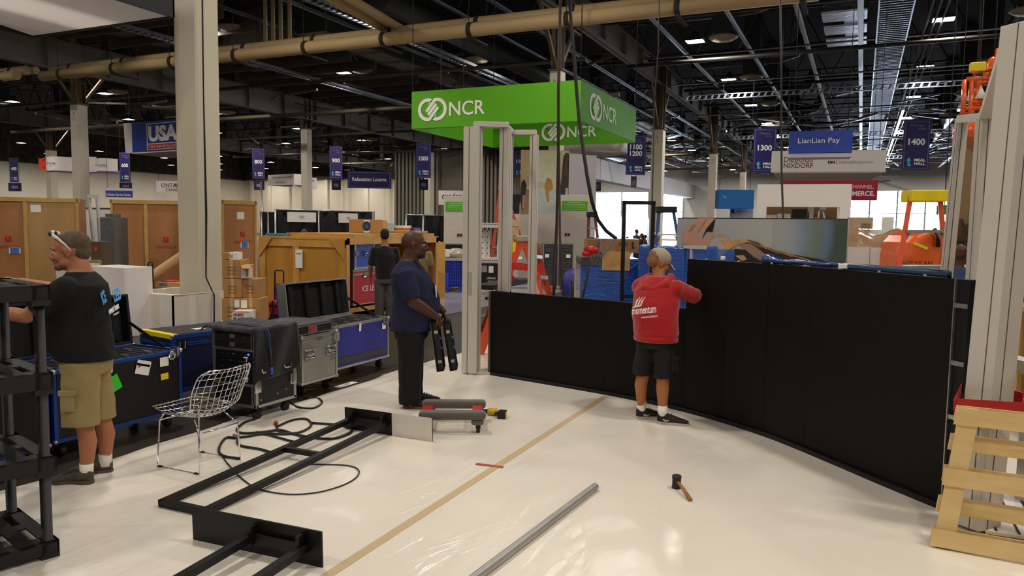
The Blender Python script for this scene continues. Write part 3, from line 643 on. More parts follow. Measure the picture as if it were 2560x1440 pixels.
t, F = board('restroom_sign', 'small black sign at the left of the ribbed wall', 'sign', 981, 987, 428, 448, 60, None, .3, mat('sign_dark', '', 0))
# overhead black and white banner at upper left (underside of a big four-sided sign)
X0, X1, Y0, Y1, BZ = -13.15, -9.76, 3.6, 8.6, 5.0
t = TW('overhead_sign', 'huge black-sided white hanging sign cut off at the upper left', 'sign', ((X0+X1)/2, (Y0+Y1)/2, BZ))
b = MB(); e = .03
for a in ((X0, X1, Y1-e, Y1), (X0, X1, Y0, Y0+e), (X0, X0+e, Y0, Y1), (X1-e, X1, Y0, Y1)): b.box(*a, BZ-.03, BZ+1.4)
for x in (X0+.1, X1-.1):
    for y in (Y0+.1, Y1-.1): hang(b, (x, y, BZ+1.3), 13.6, .015)
b.build('black_side', mat('sign_black', '14151c', .6), t)
b = MB(); m_ = X0+.45; b.add([(X0+e, Y0, BZ+.5), (X0+e, Y1-e, BZ), (m_, Y1-e, BZ), (m_-.3, Y0, BZ+.02)], [(0, 1, 2, 3)]); b.add([(m_-.3, Y0, BZ+.02), (m_, Y1-e, BZ), (X1-e, Y1-e, BZ), (X1-e, Y0, BZ)], [(0, 1, 2, 3)])
FAB = mat('sign_fabric_white', 'efe6de', .6)
def _fab():
    N = FAB.node_tree.nodes; L = FAB.node_tree.links; b = N['Principled BSDF']; tr = N.new('ShaderNodeBsdfTranslucent'); tr.inputs[0].default_value = lin('f4ebe4'); mx = N.new('ShaderNodeMixShader'); mx.inputs[0].default_value = .6
    L.new(b.outputs[0], mx.inputs[1]); L.new(tr.outputs[0], mx.inputs[2]); L.new(mx.outputs[0], N['Material Output'].inputs[0])
_fab()
b.build('white_underside', FAB, t)
# ================= MIDDLE GROUND =================
def fbox(name, label, cat, x0, x1, yt, yb, D, depth, m, group=None, D1=None, bev=0, parent=None, z0=None):
    "box whose front is seen between pixel columns, bottom at row yb"
    F = Face(x0, x1, yt, yb, D, D1); b = MB()
    if z0 is not None: F.h = F.a.z+F.h-z0; F.a.z = z0
    F.box(b, 0, 1, 0, 1, -depth, 0)
    if parent: return b.build(name, m, parent, bev=bev), F
    t = TW(name, label, cat, F.p(.5, 0, -depth/2), group); b.build('body', m, t, bev=bev); return t, F
def part(F, name, m, parent, *boxes, label=None, bev=0):
    b = MB()
    for a in boxes: F.box(b, *a)
    return b.build(name, m, parent, label, bev)
# --- tall plywood crates
PLY = wood('plywood_red', 'b8814f', '9d663a', (1.2, 1.2, .25), .55); PLYY = wood('plywood_tan', 'bd9560', 'a8824e', (1.2, 1.2, .25), .55); PINE = wood('pine_batten', 'c9a25c', 'b58d49', (3, 3, 3), .6)
def crate(label, x0, x1, yt, D, D1, panels, label_at, logo_at, blue_at, m2=None, splits=()):
    F = Face(x0, x1, yt, 720, D, D1); F.h = F.a.z+F.h; F.a.z = 0
    t = TW('wooden_crate', label, 'crate', F.p(.5, 0, -.5), 'tall plywood crates behind the thick column'); F.h = 2.55 if F.h < 2 else F.h
    part(F, 'panel', PLY if not m2 else m2, t, (0, 1, 0, 1, -1.1, 0))
    if splits and splits[0] == 'two': part(F, 'panel', PLYY, t, (splits[1], 1, .02, .97, .0, .012))
    bt = [(-.01, 1.01, .955, 1.0, .0, .035), (0, .03/F.w*2, 0, 1, 0, .035), (1-.06/F.w, 1, 0, 1, 0, .035)]
    for s_ in panels: bt.append((s_-.045/F.w, s_+.045/F.w, 0, .96, .0, .035))
    part(F, 'batten', PINE, t, *bt); lb = lambda x, y, w, h, mm, nm, d=.02: part(F, nm, mm, t, (x-w/2/F.w, x+w/2/F.w, y-h/2/F.h, y+h/2/F.h, .0, d))
    if label_at: lb(*label_at, .24, .2, PAPER, 'paper_label')
    if logo_at:
        x, y = logo_at; lb(x, y, .13, .14, TEXTR, 'red_mark'); lb(x, y+.012, .03, .05, PLY, 'mark_notch', .024); F.text('CREATACOR', x, y-.09, .03, mat('faint_red', '9c3a26', .7), t, w=.55/F.w, d=.02)
    if blue_at: lb(*blue_at, .26, .17, PAPER, 'white_tape'); lb(*blue_at, .2, .16, mat('blue_note', '4674c4', .7), 'blue_note', .026)
    return t, F
crate('reddish and tan plywood crate at the far left behind the man', -110, 203, 490, 19.5, 20.5, (.565,), (.65, .88), (.42, .55), (.47, .42), None, ('two', .57))
crate('tall plywood crate left of the thick column', 282, 462, 499, 21, 21.5, (.48,), None, (.75, .55), None)
crate('narrow reddish plywood crate right of the thick column', 556, 642, 500, 20.5, 21.5, (), (.54, .83), (.59, .62), (.64, .5))
t, F = fbox('office_partition', 'white low partition panel between the two left crates', 'panel', 203, 284, 519, 640, 24, .1, mat('panel_white', 'dcd8d6', .6), z0=0); part(F, 'black_trim', BLK, t, (0, 1, .985, 1.0, 0, .02))
part(F, 'red_note', TEXTR, t, (.03, .13, .62, .65, 0, .01))
t = TW('stepladder', 'pale folding ladder behind the gap of the left crates', 'ladder', at(235, 600, D=22)); b = MB()
for x0, x1 in ((222, 238), (243, 250)): q_ = at(x1+6, 700, D=22); b.bar(at(x0, 492, D=22), (q_.x, q_.y, 0), .07)
b.bar(at(220, 490, D=22), at(246, 492, D=22), .1); b.build('rail', mat('ladder_pale', 'b9bdb5', .5), t)
t, F = fbox('wrapped_pallet', 'dark pallet load wrapped in clear film beside the left crate', 'pallet load', 252, 284, 542, 665, 19.3, .8, mat('wrapped_dark', '4c4d50', .35, coat=.8, bump=(9, 1)), bev=.03, z0=0)
F.p; part(F, 'top_lump', mat('wrapped_dark', '', 0), t, (.3, .9, 1.0, 1.04, -.5, -.1))
t, F = fbox('wrapped_pallet', 'brown bundled load with an orange note left of the wrapped dark pallet', 'pallet load', 228, 254, 604, 655, 17, .5, mat('brown_bundle', '5c4b38', .8), z0=0); part(F, 'orange_note', mat('orange_note', 'e2451c', .6), t, (.35, .65, .84, .9, 0, .01)); part(F, 'foam_roll', mat('roll_tan', 'a59468', .8), t, (0, 1, .6, .7, 0, .15))
# white cabinet, tube, luggage handle, small boxes
t, F = fbox('display_cabinet', 'plain white square cabinet behind the man in black', 'cabinet', 228, 314, 664, 800, 12.3, .5, mat('cab_white', 'e3dcd8', .5), D1=11.9, z0=0, bev=.006)
t, F = fbox('display_cabinet', 'second plain white cabinet side showing in front of the tan crate', 'cabinet', 144, 215, 661, 790, 13.2, .5, mat('cab_white', '', 0), z0=0, bev=.006)
ta, tb = at(296, 748, D=13.3), at(470, 629, D=14.7); ta = ta+(ta-tb)*((ta.z-.1)/(tb.z-ta.z)); tag(MB().tube([ta, tb], .09, 20).build('cardboard_tube', mat('tube_brown', 'a47f51', .6)), 'long brown cardboard tube leaning against the thick column', 'tube')
def handle(t, x0, x1, yt, yb, D, r=.014):
    b = MB(); P = [at(x0, yb, D=D), at(x0, yt+4, D=D), at(x0+2, yt, D=D), at(x1-2, yt, D=D), at(x1, yt+4, D=D), at(x1, yb, D=D)]
    return b.tube(P, r, 8).build('pull_handle', BLK, t)
t, F = fbox('suitcase', 'black pull-handle suitcase behind the low white wall', 'suitcase', 366, 388, 722, 760, 13.6, .3, BLK, z0=0); handle(t, 370, 382, 656, 724, 13.6)
t, F = fbox('cardboard_box', 'flat cardboard box with a red folder behind the low white wall', 'box', 387, 450, 706, 730, 14, .6, CARD2, z0=.0); part(F, 'red_folder', TEXTR, t, (.15, .75, 1.0, 1.02, -.5, -.1)); part(F, 'blue_tape', mat('blue_note', '', 0), t, (.2, .5, .93, 1.0, 0, .01))
# --- stack of cardboard boxes right of the column
D = 11.8
def carton(label, x0, x1, yt, yb, D, dep=.4, m=CARD, lab=True):
    t, F = fbox('cardboard_box', label, 'box', x0, x1, yt, yb, D, dep, m, 'cardboard boxes stacked beside the thick column', bev=.008)
    part(F, 'packing_tape', mat('packing_tape', 'c9a878', .35), t, (.42, .58, 0, 1.003, -.001, .003))
    if lab:
        for k in range(3): F.text('TRACKS', .5, .62-.17*k, .07, mat('brown_print', '7a5530', .8), t, w=.5)
    return t, F
F0 = Face(558, 648, 762, 800, D); zb = 0
carton('lowest left cardboard box of the stack beside the column', 555, 604, 745, 806, 11.9)
t, F = carton('wide cardboard box with torn labels low in the stack', 604, 652, 745, 806, 11.9)
part(F, 'torn_label', PAPER, t, (-.35, -.1, .62, .93, 0, .012), (.0, .3, .6, .93, 0, .012))
carton('middle left cardboard box of the stack beside the column', 559, 604, 697, 744, 11.9)
carton('middle right cardboard box of the stack beside the column', 605, 646, 697, 744, 11.95)
carton('upper cardboard box of the stack beside the column', 556, 602, 650, 696, 11.9)
t, F = carton('small printed cardboard box topmost on the stack', 557, 594, 631, 649, 11.9, .25, CARD, False); part(F, 'white_wrap', PAPER, t, (.5, 1.02, 0, 1.05, -.2, .01)); F.text('PACK', .62, .5, .5, TEXTR, t, w=.2, d=.015)
t, F = fbox('cardboard_box', 'open white printed box standing on the stack', 'box', 603, 622, 664, 696, 11.9, .2, mat('box_white', 'd9cdb2', .7)); b = MB(); b.poly([F.p(0, 1), F.p(1.1, 1), F.p(1.5, .78, .1), F.p(.4, .8, .1)], (0, 0, .008)); b.poly([F.p(0, 1, -.1), F.p(1.1, 1, -.1), F.p(1.2, 1.05, -.2), F.p(0, 1.05, -.2)], (0, 0, .006)); b.build('flap', CARD2, t); F.text('BASS', .8, .45, .6, TEXTB, t, w=.2)
t, F = fbox('printed_box', 'white and red box printed HUSKY PLASTIC', 'box', 581, 624, 778, 806, 11.6, .3, mat('box_bright', 'e6e1dc', .5), z0=.0); F.text('HUSKY', .38, .9, .1, TEXTR, t, w=.6, bold=.04, d=.006); F.text('PLASTIC', .5, .76, .09, mat('navy_print', '1f3550', .6), t, w=.85, bold=.03); part(F, 'red_edge', TEXTR, t, (0, 1, .985, 1.0, 0, .004))
b = MB(); BAGR = mat('bag_red', '8f1218', .7, bump=(30, .2)); BAGB = mat('bag_black', '151416', .8, bump=(30, .2))
def bag(label, x0, x1, yt, yb, D, hd):
    F = Face(x0, x1, yt, yb, D); F.h = F.a.z+F.h; F.a.z = 0; t = TW('tool_bag', label, 'bag', F.p(.5, 0, -.15), 'red and black tool bags')
    part(F, 'body', BAGB, t, (0, 1, 0, .5, -.3, 0), bev=.03); part(F, 'red_top', BAGR, t, (.04, .96, .5, .82, -.28, .0), bev=.03); part(F, 'lid', BAGR, t, (-.05, 1.05, .8, 1, -.3, .02), bev=.04)
    part(F, 'strap', BAGB, t, (.2, .27, .4, 1.01, 0, .03), (.73, .8, .4, 1.01, 0, .03))
    b = MB(); b.tube([F.p(.3, .97, -.1), F.p(.38, 1.12, -.1), F.p(.62, 1.12, -.1), F.p(.7, .97, -.1)], .015, 8); b.build('grip', BLK, t)
    b = MB(); b.poly([F.p(.42, .33, .01), F.p(.58, .33, .01), F.p(.52, .43, .01)], F.n*.004); b.build('white_logo', TEXTW, t)
    return t, F
t, F = bag('small red tool bag beside the printed plastic box', 620, 659, 768, 806, 12.3, 0)
t, F = bag('large red rolling tool bag with a tall pull handle', 669, 731, 752, 810, 12.8, 0); handle(t, 687, 709, 676, 756, 13.0); part(F, 'orange_tag', mat('orange_note', '', 0), t, (.06, .12, .5, .62, 0, .04))
# --- open plywood crate holding cases
OSB = wood('crate_honey', 'c48e38', 'a86f24', (1.5, 1.5, .35), .5); OSB2 = wood('crate_batten', 'd0a04c', 'b57f30', (2, 2, 2), .5)
CX0, CX1, CY0, CY1, CZ = -11.2, -9.05, 11.9, 15.4, 1.56
t = TW('wooden_crate', 'big honey-coloured plywood crate open at the side with cases inside', 'crate', ((CX0+CX1)/2, (CY0+CY1)/2, 0))
b = MB().box(CX0, CX1, CY0, CY0+.03, .12, CZ).box(CX0, CX0+.03, CY0, CY1, .12, CZ).box(CX0, CX1, CY1-.03, CY1, .12, CZ).box(CX0, CX1, CY0, CY1, .1, .14)
b.build('panel', OSB, t); MB().box(CX0-.02, CX1+.02, CY0-.03, CY1, CZ-.03, CZ+.02).build('lid', OSB2, t)
b = MB()
for x in (CX0, (CX0+CX1)/2-.2, CX1-.14): b.box(x, x+.14, CY0-.03, CY0, .1, CZ-.05)
b.box(CX0, CX1, CY0-.032, CY0-.002, CZ-.18, CZ-.04).box(CX0, CX1, CY0-.032, CY0-.002, .1, .22)
b.poly([(CX0, CY0-.04, CZ-.42), (CX0, CY0-.04, CZ-.03), (CX0+.34, CY0-.04, CZ-.03)], (0, -.02, 0)); b.poly([(CX1-.34, CY0-.04, CZ-.03), (CX1, CY0-.04, CZ-.03), (CX1, CY0-.04, CZ-.42)], (0, -.02, 0))
b.box(CX1-.02, CX1+.02, CY0, CY0+.1, .1, CZ).box(CX1-.02, CX1+.02, CY1-.1, CY1, .1, CZ).box(CX1-.02, CX1+.02, CY0, CY1, CZ-.12, CZ-.03).box(CX1-.02, CX1+.02, CY0, CY1, .1, .18)
b.build('batten', OSB2, t)
MB().box(-10.25, -10.08, CY0-.05, CY0-.033, .95, 1.32).build('paper_label', PAPER, t); text('FRAGILE', (-10.165, CY0-.052, 1.24), (1, 0, 0), ZU, .03, TEXTB, t, w=.13)
MB().box(CX0, CX0+.7, CY0-.04, CY0+.1, .0, .1).box(CX1-.7, CX1, CY0-.04, CY0+.1, 0, .1).box(CX0, CX0+.7, CY1-.3, CY1, 0, .1).box(CX1-.7, CX1, CY1-.3, CY1, 0, .1).build('skid', OSB2, t)
tag(MB().box(CX0+.5, CX1+.02, CY0+.2, CY1-.2, CZ+.02, CZ+.09).build('crate_lid', OSB2), 'loose plywood lid lying on the honey-coloured crate', 'lid')
p = at(525+20, 578, Y=CY0+.1)
tag(MB().box(CX0+.15, CX0+.6, CY0-.02, CY0+.25, CZ+.02, CZ+.07).build('blue_folder', mat('blue_folder_m', '3c78ae', .5)), 'blue folder lying on the corner of the honey-coloured crate', 'folder')

def flight(name, label, W_, D_, H_, loc, rz, panel, edge, cast=.13, top=True, latches=(), labels=(), group='road cases', lidline=.72, open_lid=0, clasps=True, handles=(), r=.022):
    "road case: local x along the front, y into the depth, origin at front left ground corner"
    t = T(name, label, 'flight case', loc, rz, group); z0 = cast; z1 = H_
    b = MB(); b.box(.004, W_-.004, .004, D_-.004, z0, z0+.01)
    b.box(.004, .012, .004, D_-.004, z0, z1).box(W_-.012, W_-.004, .004, D_-.004, z0, z1).box(.004, W_-.004, .004, .012, z0, z1).box(.004, W_-.004, D_-.012, D_-.004, z0, z1)
    if not open_lid: b.box(.004, W_-.004, .004, D_-.004, z1-.01, z1-.003)
    b.build('shell', panel, t)
    b = MB()
    for z in (z0, z1-r):
        b.box(0, W_, -.002, r, z, z+r).box(0, W_, D_-r, D_+.002, z, z+r).box(-.002, r, 0, D_, z, z+r).box(W_-r, W_+.002, 0, D_, z, z+r)
    for x in (0, W_-r):
        for y in (0, D_-r): b.box(x, x+r, y, y+r, z0, z1)
    if lidline and not open_lid:
        z = z0+(z1-z0)*lidline; b.box(0, W_, -.004, .01, z-.018, z-.002).box(0, W_, -.004, .01, z+.002, z+.018).box(-.004, .01, 0, D_, z-.018, z+.018).box(W_-.01, W_+.004, 0, D_, z-.018, z+.018)
    b.build('edging', edge, t, bev=.003)
    for x in (0, W_):
        for y in (0, D_):
            for z in (z0+.012, z1-.012): MB().ell((x+(.008 if x == 0 else -.008), y+(.008 if y == 0 else -.008), z), (.022, .022, .022), n=10, k=6).build('corner_ball', ALU, t)
    for x in (.1, W_-.1):
        for y in (.09, D_-.09):
            c = MB(); c.lathe([(.001, -.02), (.045, -.02), (.05, -.012), (.05, .012), (.045, .02), (.001, .02)], (x, y, .05), 14, axis='x').box(x-.03, x+.03, y-.03, y+.03, .115, z0)
            c.box(x-.028, x-.022, y-.02, y+.02, .04, .12).box(x+.022, x+.028, y-.02, y+.02, .04, .12); c.build('caster', RUB, t)
    for fx, fz, face in latches:
        c = MB(); q = .05
        f2 = (lambda u, d, z: (u, -d, z)) if face == 'f' else (lambda u, d, z: (W_+d, u, z)) if face == 'r' else (lambda u, d, z: (-d, u, z))
        def bb(u0, u1, d0, d1, za, zb):
            a = f2(u0, d0, za); e = f2(u1, d1, zb); c.box(min(a[0], e[0]), max(a[0], e[0]), min(a[1], e[1]), max(a[1], e[1]), za, zb)
        L_ = W_ if face == 'f' else D_; u = fx*L_; z = z0+(z1-z0)*fz
        bb(u-q, u+q, .002, .006, z-q, z+q); bb(u-q, u+q, .006, .014, z+q-.012, z+q); bb(u-q, u+q, .006, .014, z-q, z-q+.012); bb(u-q, u-q+.012, .006, .014, z-q, z+q); bb(u+q-.012, u+q, .006, .014, z-q, z+q)
        bb(u-.02, u+.02, .006, .016, z-.025, z+.03); c.build('latch', CHROME, t, bev=.002)
    for fx, fz, face in handles:
        c = MB(); L_ = W_ if face == 'f' else D_; u = fx*L_; z = z0+(z1-z0)*fz
        f2 = (lambda a, d, zz: (a, -d, zz)) if face == 'f' else (lambda a, d, zz: (W_+d, a, zz)) if face == 'r' else (lambda a, d, zz: (-d, a, zz))
        P = [f2(u-.07, .008, z-.045), f2(u+.07, .008, z-.045), f2(u+.07, .008, z+.045), f2(u-.07, .008, z+.045)]
        c.tube(P, .012, 8, closed=True); c.tube([f2(u-.045, .02, z+.02), f2(u-.045, .03, z-.01), f2(u+.045, .03, z-.01), f2(u+.045, .02, z+.02)], .01, 8)
        c.build('handle', CHROME, t)
    for (fx, fz, w_, h_, m_, tilt) in labels:
        c = MB(Matrix.Translation((fx*W_, -.004, z0+fz*(z1-z0))) @ Matrix.Rotation(tilt, 4, 'Y')); c.box(-w_/2, w_/2, -.001, 0, -h_/2, h_/2); c.build('sticker', m_, t)
    return t
BLKP = mat('case_black', '0b0a0d', .5, noise=(30, .15)); BLUP = mat('case_blue', '232a8c', .45); ALP = mat('case_aluminium', '9d9a95', .4, metal=.6, noise=(2, .3)); REDP = mat('case_red', 'b01c26', .45); FOAM = mat('foam', '1b1b1c', .9, bump=(50, .2))
# cases in the crate (fronts face the aisle, +x)
R90 = math.pi/2
flight('flight_case', 'blue rack case with silver edging on top inside the crate', .7, .5, .66, (-9.1, 12.25, .93), R90, mat('case_bright_blue', '2c55b5', .45), ALU, 0, lidline=0, latches=((.12, .5, 'f'), (.88, .5, 'f')), handles=((.5, .5, 'f'),), labels=((.3, .82, .16, .1, PAPER, 0),), r=.05)
RC = flight('flight_case', 'red case printed with LED letters inside the crate', 1.25, .8, .8, (-9.1, 12.2, .12), R90, REDP, ALU, .1, lidline=.88, latches=((.3, .86, 'f'), (.75, .86, 'f')))
text('ICE LED', (.55, -.005, .42), (1, 0, 0), ZU, .11, TEXTW, RC)
t = TW('storage_box', 'open black storage box beside the blue rack case in the crate', 'box', (-9.4, 13.3, .93)); MB().box(-9.6, -9.1, 13.02, 13.7, .93, 1.28).build('body', BLK, t, bev=.01); MB().bar((-9.1, 13.0, 1.28), (-9.1, 13.3, 1.42), .02, .3).build('flap', BLK, t)
tag(MB().box(-9.6, -9.08, 12.25, 13.05, 1.445-.0, 1.47).build('yellow_cover', YEL, bev=.006), 'yellow tote cover lying on the blue rack case', 'cover')
tag(MB().box(-9.7, -9.3, 12.3, 12.8, 1.475, 1.525).box(-9.68, -9.32, 12.35, 12.75, 1.44+.085, 1.53).build('rack_unit', BLKM), 'grey rack unit on the yellow lid in the crate', 'rack unit')
# ================= BOOTHS BEHIND THE BLACK WALL =================
DRAPE = mat('black_drape', '0b0b0e', .95, noise=(9, .4), col2='17171b', scale3=(1, 1, .05))
def drape(label, x0, x1, yt, D, D1, signs=()):
    F = Face(x0, x1, yt, 700, D, D1); F.h = F.a.z+F.h; F.a.z = 0
    t = TW('drape_wall', label, 'drape wall', F.p(.5, 0), 'black pipe-and-drape walls'); b = MB()
    b.grid(lambda u, v: F.p(u, v, .05*math.sin(u*F.w*14)), int(F.w*14), 1); b.build('drape', DRAPE, t, solid=.01)
    b = MB(); b.tube([F.p(0, 1.0), F.p(1, 1.0)], .025, 6); b.build('crossbar', ALU, t)
    for u in (0, .42, 1): MB().tube([F.p(u, 0, .09), F.p(u, 1.01, .09)], .03, 8).build('upright', ALU, t)
    for u, w_ in signs:
        part(F, 'white_sign', PAPER, t, (u-w_/2, u+w_/2, .83, .97, .1, .12)); F.text('BOOTH', u, .9, .04, GREYT, t, w=w_*.16, d=.124)
drape('black drape wall with two white signs behind the open crate', 688, 932, 524, 24, 26, ((.25, .28), (.72, .2)))
drape('short black drape wall at the left of the signed one', 652, 690, 530, 27, 27.5)
drape('black drape wall behind the man in the navy shirt', 1013, 1112, 537, 24, 24.5)
q_ = at(668, 680, D=28); tag(MB().tube([at(652, 455, D=28), (q_.x, q_.y, 0)], .03, 8).build('banner_pole', ALU), 'thin grey pole standing left of the short drape wall', 'pole')
# boxes and goods on top of the crate
def oncrate(label, x0, x1, yt, yb, Y, dep, m, name='cardboard_box', cat='box'):
    F = Face(x0, x1, yt, yb, Y=Y); dz = 1.655-F.a.z if Y < 15 else 1.585-F.a.z; F.a.z += dz; t = TW(name, label, cat, F.p(.5, 0, -dep/2)); part(F, 'body', m, t, (0, 1, 0, 1, -dep, 0), bev=.008); return t, F
t, F = oncrate('large cardboard box with a round logo label on the crate', 872, 924, 549, 583, 13.2, .5, CARD)
part(F, 'label', PAPER, t, (.74, .99, .03, .95, 0, .004)); b = MB(); b.tube([F.p(.865, .5, .004), F.p(.865, .5, .008)], .105, 20); b.build('round_logo', mat('navy_print', '', 0), t); F.text('CE', .865, .5, .2, mat('arrow_cyan', '', 0), t, w=.1, d=.01)
t, F = oncrate('narrow cardboard box right of the logo box on the crate', 926, 943, 551, 583, 13.8, .4, CARD2)
t, F = oncrate('white bottle-shaped pack on the crate', 944, 951, 552, 574, 14.6, .2, mat('box_bright', '', 0), 'white_pack', 'pack'); F.text('O', .5, .4, .3, TEXTB, t, w=.4)
t, F = oncrate('light blue card propped up on the crate', 967, 983, 551, 576, 14.8, .03, mat('sky_card', '9fc6dd', .7), 'card', 'card')
t, F = oncrate('flat cardboard box topped with white papers on the crate', 972, 1008, 566, 578, 14.9, .4, CARD); part(F, 'papers', PAPER, t, (.35, 1, 1.0, 1.5, -.35, 0))
t, F = oncrate('purple plastic bag on the crate behind the bald head', 1007, 1036, 558, 578, 15.2, .3, mat('purple_bag', '4a3a86', .4, bump=(12, .6)), 'plastic_bag', 'bag')
t, F = oncrate('small brown tray under the purple bag', 960, 1040, 579, 585, 14.2, .5, CARD2)
F = Face(1052, 1112, 604, 700, 19); F.h += F.a.z; F.a.z = 0; t = TW('board_panel', 'tall yellow-orange board leaning behind the man in the navy shirt', 'board', F.p(.5, 0)); part(F, 'board', mat('osb_yellow', 'd7a557', .6, noise=(4, .3)), t, (0, 1, 0, 1, -.08, 0))
# blue pallet bin
p = at(1073, 705, D=20.6); F = Face(1073, 1160, 645, 706, 20.6); F.a.z = .0; F.h = 1.0; BB = mat('bin_blue', '2d47c8', .4, coat=.2)
t = TW('pallet_bin', 'blue slatted plastic pallet bin', 'bin', F.p(.5, 0, -.5))
part(F, 'liner', mat('bin_inner', '2438a0', .6), t, (.02, .98, .16, .92, -.9, -.03)); n = 16; b = MB()
for i in range(n+1): F.box(b, i/n-.008, i/n+.008, .15, .88, -.03, 0)
for k in range(9): F.box(b, 0, 1, .15+k*.09, .165+k*.09, -.03, .0)
F.box(b, -.01, .06, .12, .9, -.05, .02); F.box(b, .94, 1.01, .12, .9, -.05, .02); F.box(b, .45, .55, .12, .55, -.03, .01); b.build('slats', BB, t)
part(F, 'rim', mat('bin_rim', 'aab0bd', .4, metal=.3), t, (-.02, 1.02, .88, .96, -.95, .03))
for u in (.02, .42, .84): part(F, 'foot', BB, t, (u, u+.14, 0, .15, -.9, 0))
t2 = TW('wrapped_goods', 'heap of goods in clear film on the blue bin', 'goods', F.p(.5, .96)); FILM = mat('clear_film', 'b5a998', .2, coat=.9, bump=(7, 1))
b = MB(); b.ell(F.p(.22, 1.08, -.3), (.3, .3, .17)); b.ell(F.p(.75, 1.06, -.3), (.34, .3, .16)); b.ell(F.p(.5, 1.02, -.5), (.45, .3, .14)); b.build('wrap', FILM, t2); part(F, 'paper', PAPER, t2, (.4, .58, .98, 1.2, -.05, -.03)); part(F, 'tan_pack', CARD, t2, (.8, 1.0, .96, 1.05, -.3, .0))
t, F = fbox('bench_cushion', 'black cushion with white foam end behind the blue bin', 'cushion', 1094, 1165, 610, 634, 22.5, .7, BLACKC, bev=.05); part(F, 'foam_end', mat('foam_white', 'e8e3dc', .8), t, (-.12, .06, .25, 1.25, -.6, .02), bev=.06); part(F, 'base', BLK, t, (.1, .9, -2.3, 0, -.5, -.1))
b = MB(); p = G(1118, 723); b.ell((p.x, p.y, .045), (.32, .14, .045)); b.ell((p.x+.25, p.y+.15, .04), (.25, .12, .04)); tag(b.build('yellow_strap', YEL), 'crumpled yellow strap on the floor by the blue bin', 'strap')
# booth panels with wood grain
LAM = mat('light_laminate', 'cfc6bb', .55, noise=(1.6, .35), col2='b9aea6', scale3=(.25, .25, 5)); GRNP = mat('panel_green', '56aa14', .55)
def kiosk(label, x0, x1, yt, D, dep, gx0, gx1, txt, sock):
    F = Face(x0, x1, yt, 760, D); F.h += F.a.z; F.a.z = 0; t = TW('booth_wall', label, 'panel', F.p(.5, 0, -dep/2)); part(F, 'panel', LAM, t, (0, 1, 0, 1, -dep, 0), bev=.01)
    u0 = (gx0-x0)/(x1-x0); u1 = (gx1-x0)/(x1-x0); part(F, 'green_plate', GRNP, t, (u0, u1, .83, .935, 0, .03), bev=.008)
    for k, (s_, h_) in enumerate(txt): F.text(s_, (u0+u1)/2, .917-.025*k, h_, TEXTW, t, w=(u1-u0)*(.8 if k else .5 if 'Self' in s_ else .6), d=.034)
    part(F, 'socket_plate', ALU, t, (sock-.1, sock+.1, .54, .58, 0, .01)); part(F, 'socket', BLK, t, (sock-.08, sock-.01, .547, .573, .01, .014), (sock+.01, sock+.08, .547, .573, .01, .014)); return t, F
kiosk('pale laminate booth panel with green Omni-Channel plate left of the white frame', 1108, 1180, 490, 23.6, .6, 1112, 1176, (('Omni-Channel', .013), ('Transaction Processing', .013), ('Replace isolated systems', .007), ('modern platform', .007)), .55)
kiosk('pale laminate booth panel with green Self-Service plate', 1393, 1470, 488, 24.2, .5, 1400, 1463, (('Self-Service', .013), ('Reinvention (ATMs)', .013), ('enhance self consumerism, reduce expenses', .006), ('enhance self consumerism channels', .006)), .28)
# street photo banner
F = Face(1300, 1420, 376, 536, 25); t = TW('photo_banner', 'big blurred street photo panel behind the white frame', 'picture', F.p(.5, 0))
part(F, 'print', mat('photo_cream', 'd9cdb2', .6, noise=(.8, .5), col2='c3ab84'), t, (0, 1, 0, 1, -.05, 0))
def blob(F, pts, m, t, d, name='printed_shape'):
    b = MB(); b.poly([F.p(u, v, d) for u, v in pts], F.n*.003); return b.build(name, m, t)
ph = lambda n, c: mat(n, c, .6, noise=(6, .3))
blob(F, [(0, 0), (.25, 0), (.3, .38), (0, .42)], ph('photo_brown', '97765c'), t, .002); blob(F, [(.18, 0), (.95, 0), (.82, .38), (.32, .38)], mat('photo_pavement', 'a9b9bd', .6, noise=(6, .6), col2='d5d0c0'), t, .003)
blob(F, [(0, .42), (.3, .45), (.24, 1), (0, 1)], ph('photo_tan', 'c4a97c'), t, .002); blob(F, [(.3, .9), (.8, .95), (.8, .5), (.35, .5)], ph('photo_sky', 'd8d7b8'), t, .002)
blob(F, [(.03, .08), (.07, .08), (.1, .3), (.13, .45), (.08, .55), (.02, .5), (.0, .3)], ph('photo_skirt', '2c2628'), t, .005); blob(F, [(.04, .1), (.08, .09), (.1, .3), (.05, .3)], ph('photo_skin', 'b98568'), t, .007)
blob(F, [(.52, .35), (.56, .2), (.6, .2), (.6, .35), (.68, .42), (.64, .55), (.55, .58), (.5, .45)], ph('photo_mustard', 'b98a45'), t, .005); blob(F, [(.25, .4), (.32, .35), (.35, .5), (.28, .55)], ph('photo_rust', 'a5563a'), t, .005)
blob(F, [(.82, 0), (1, 0), (1, .95), (.93, .97), (.88, .9), (.86, .7), (.84, .5), (.8, .3)], ph('photo_dark', '3a3234'), t, .005); blob(F, [(.9, .62), (.97, .6), (.98, .95), (.92, .95)], ph('photo_hair', '6b4028'), t, .007); blob(F, [(.93, .3), (.99, .28), (.99, .42), (.94, .42)], ph('photo_page', 'b7b9b0'), t, .008)
F = Face(1297, 1392, 536, 760, 25.2); F.h += F.a.z; F.a.z = 0; t = TW('booth_wall', 'pale laminate wall under the street photo', 'panel', F.p(.5, 0)); part(F, 'panel', LAM, t, (0, 1, 0, 1, -.3, 0))
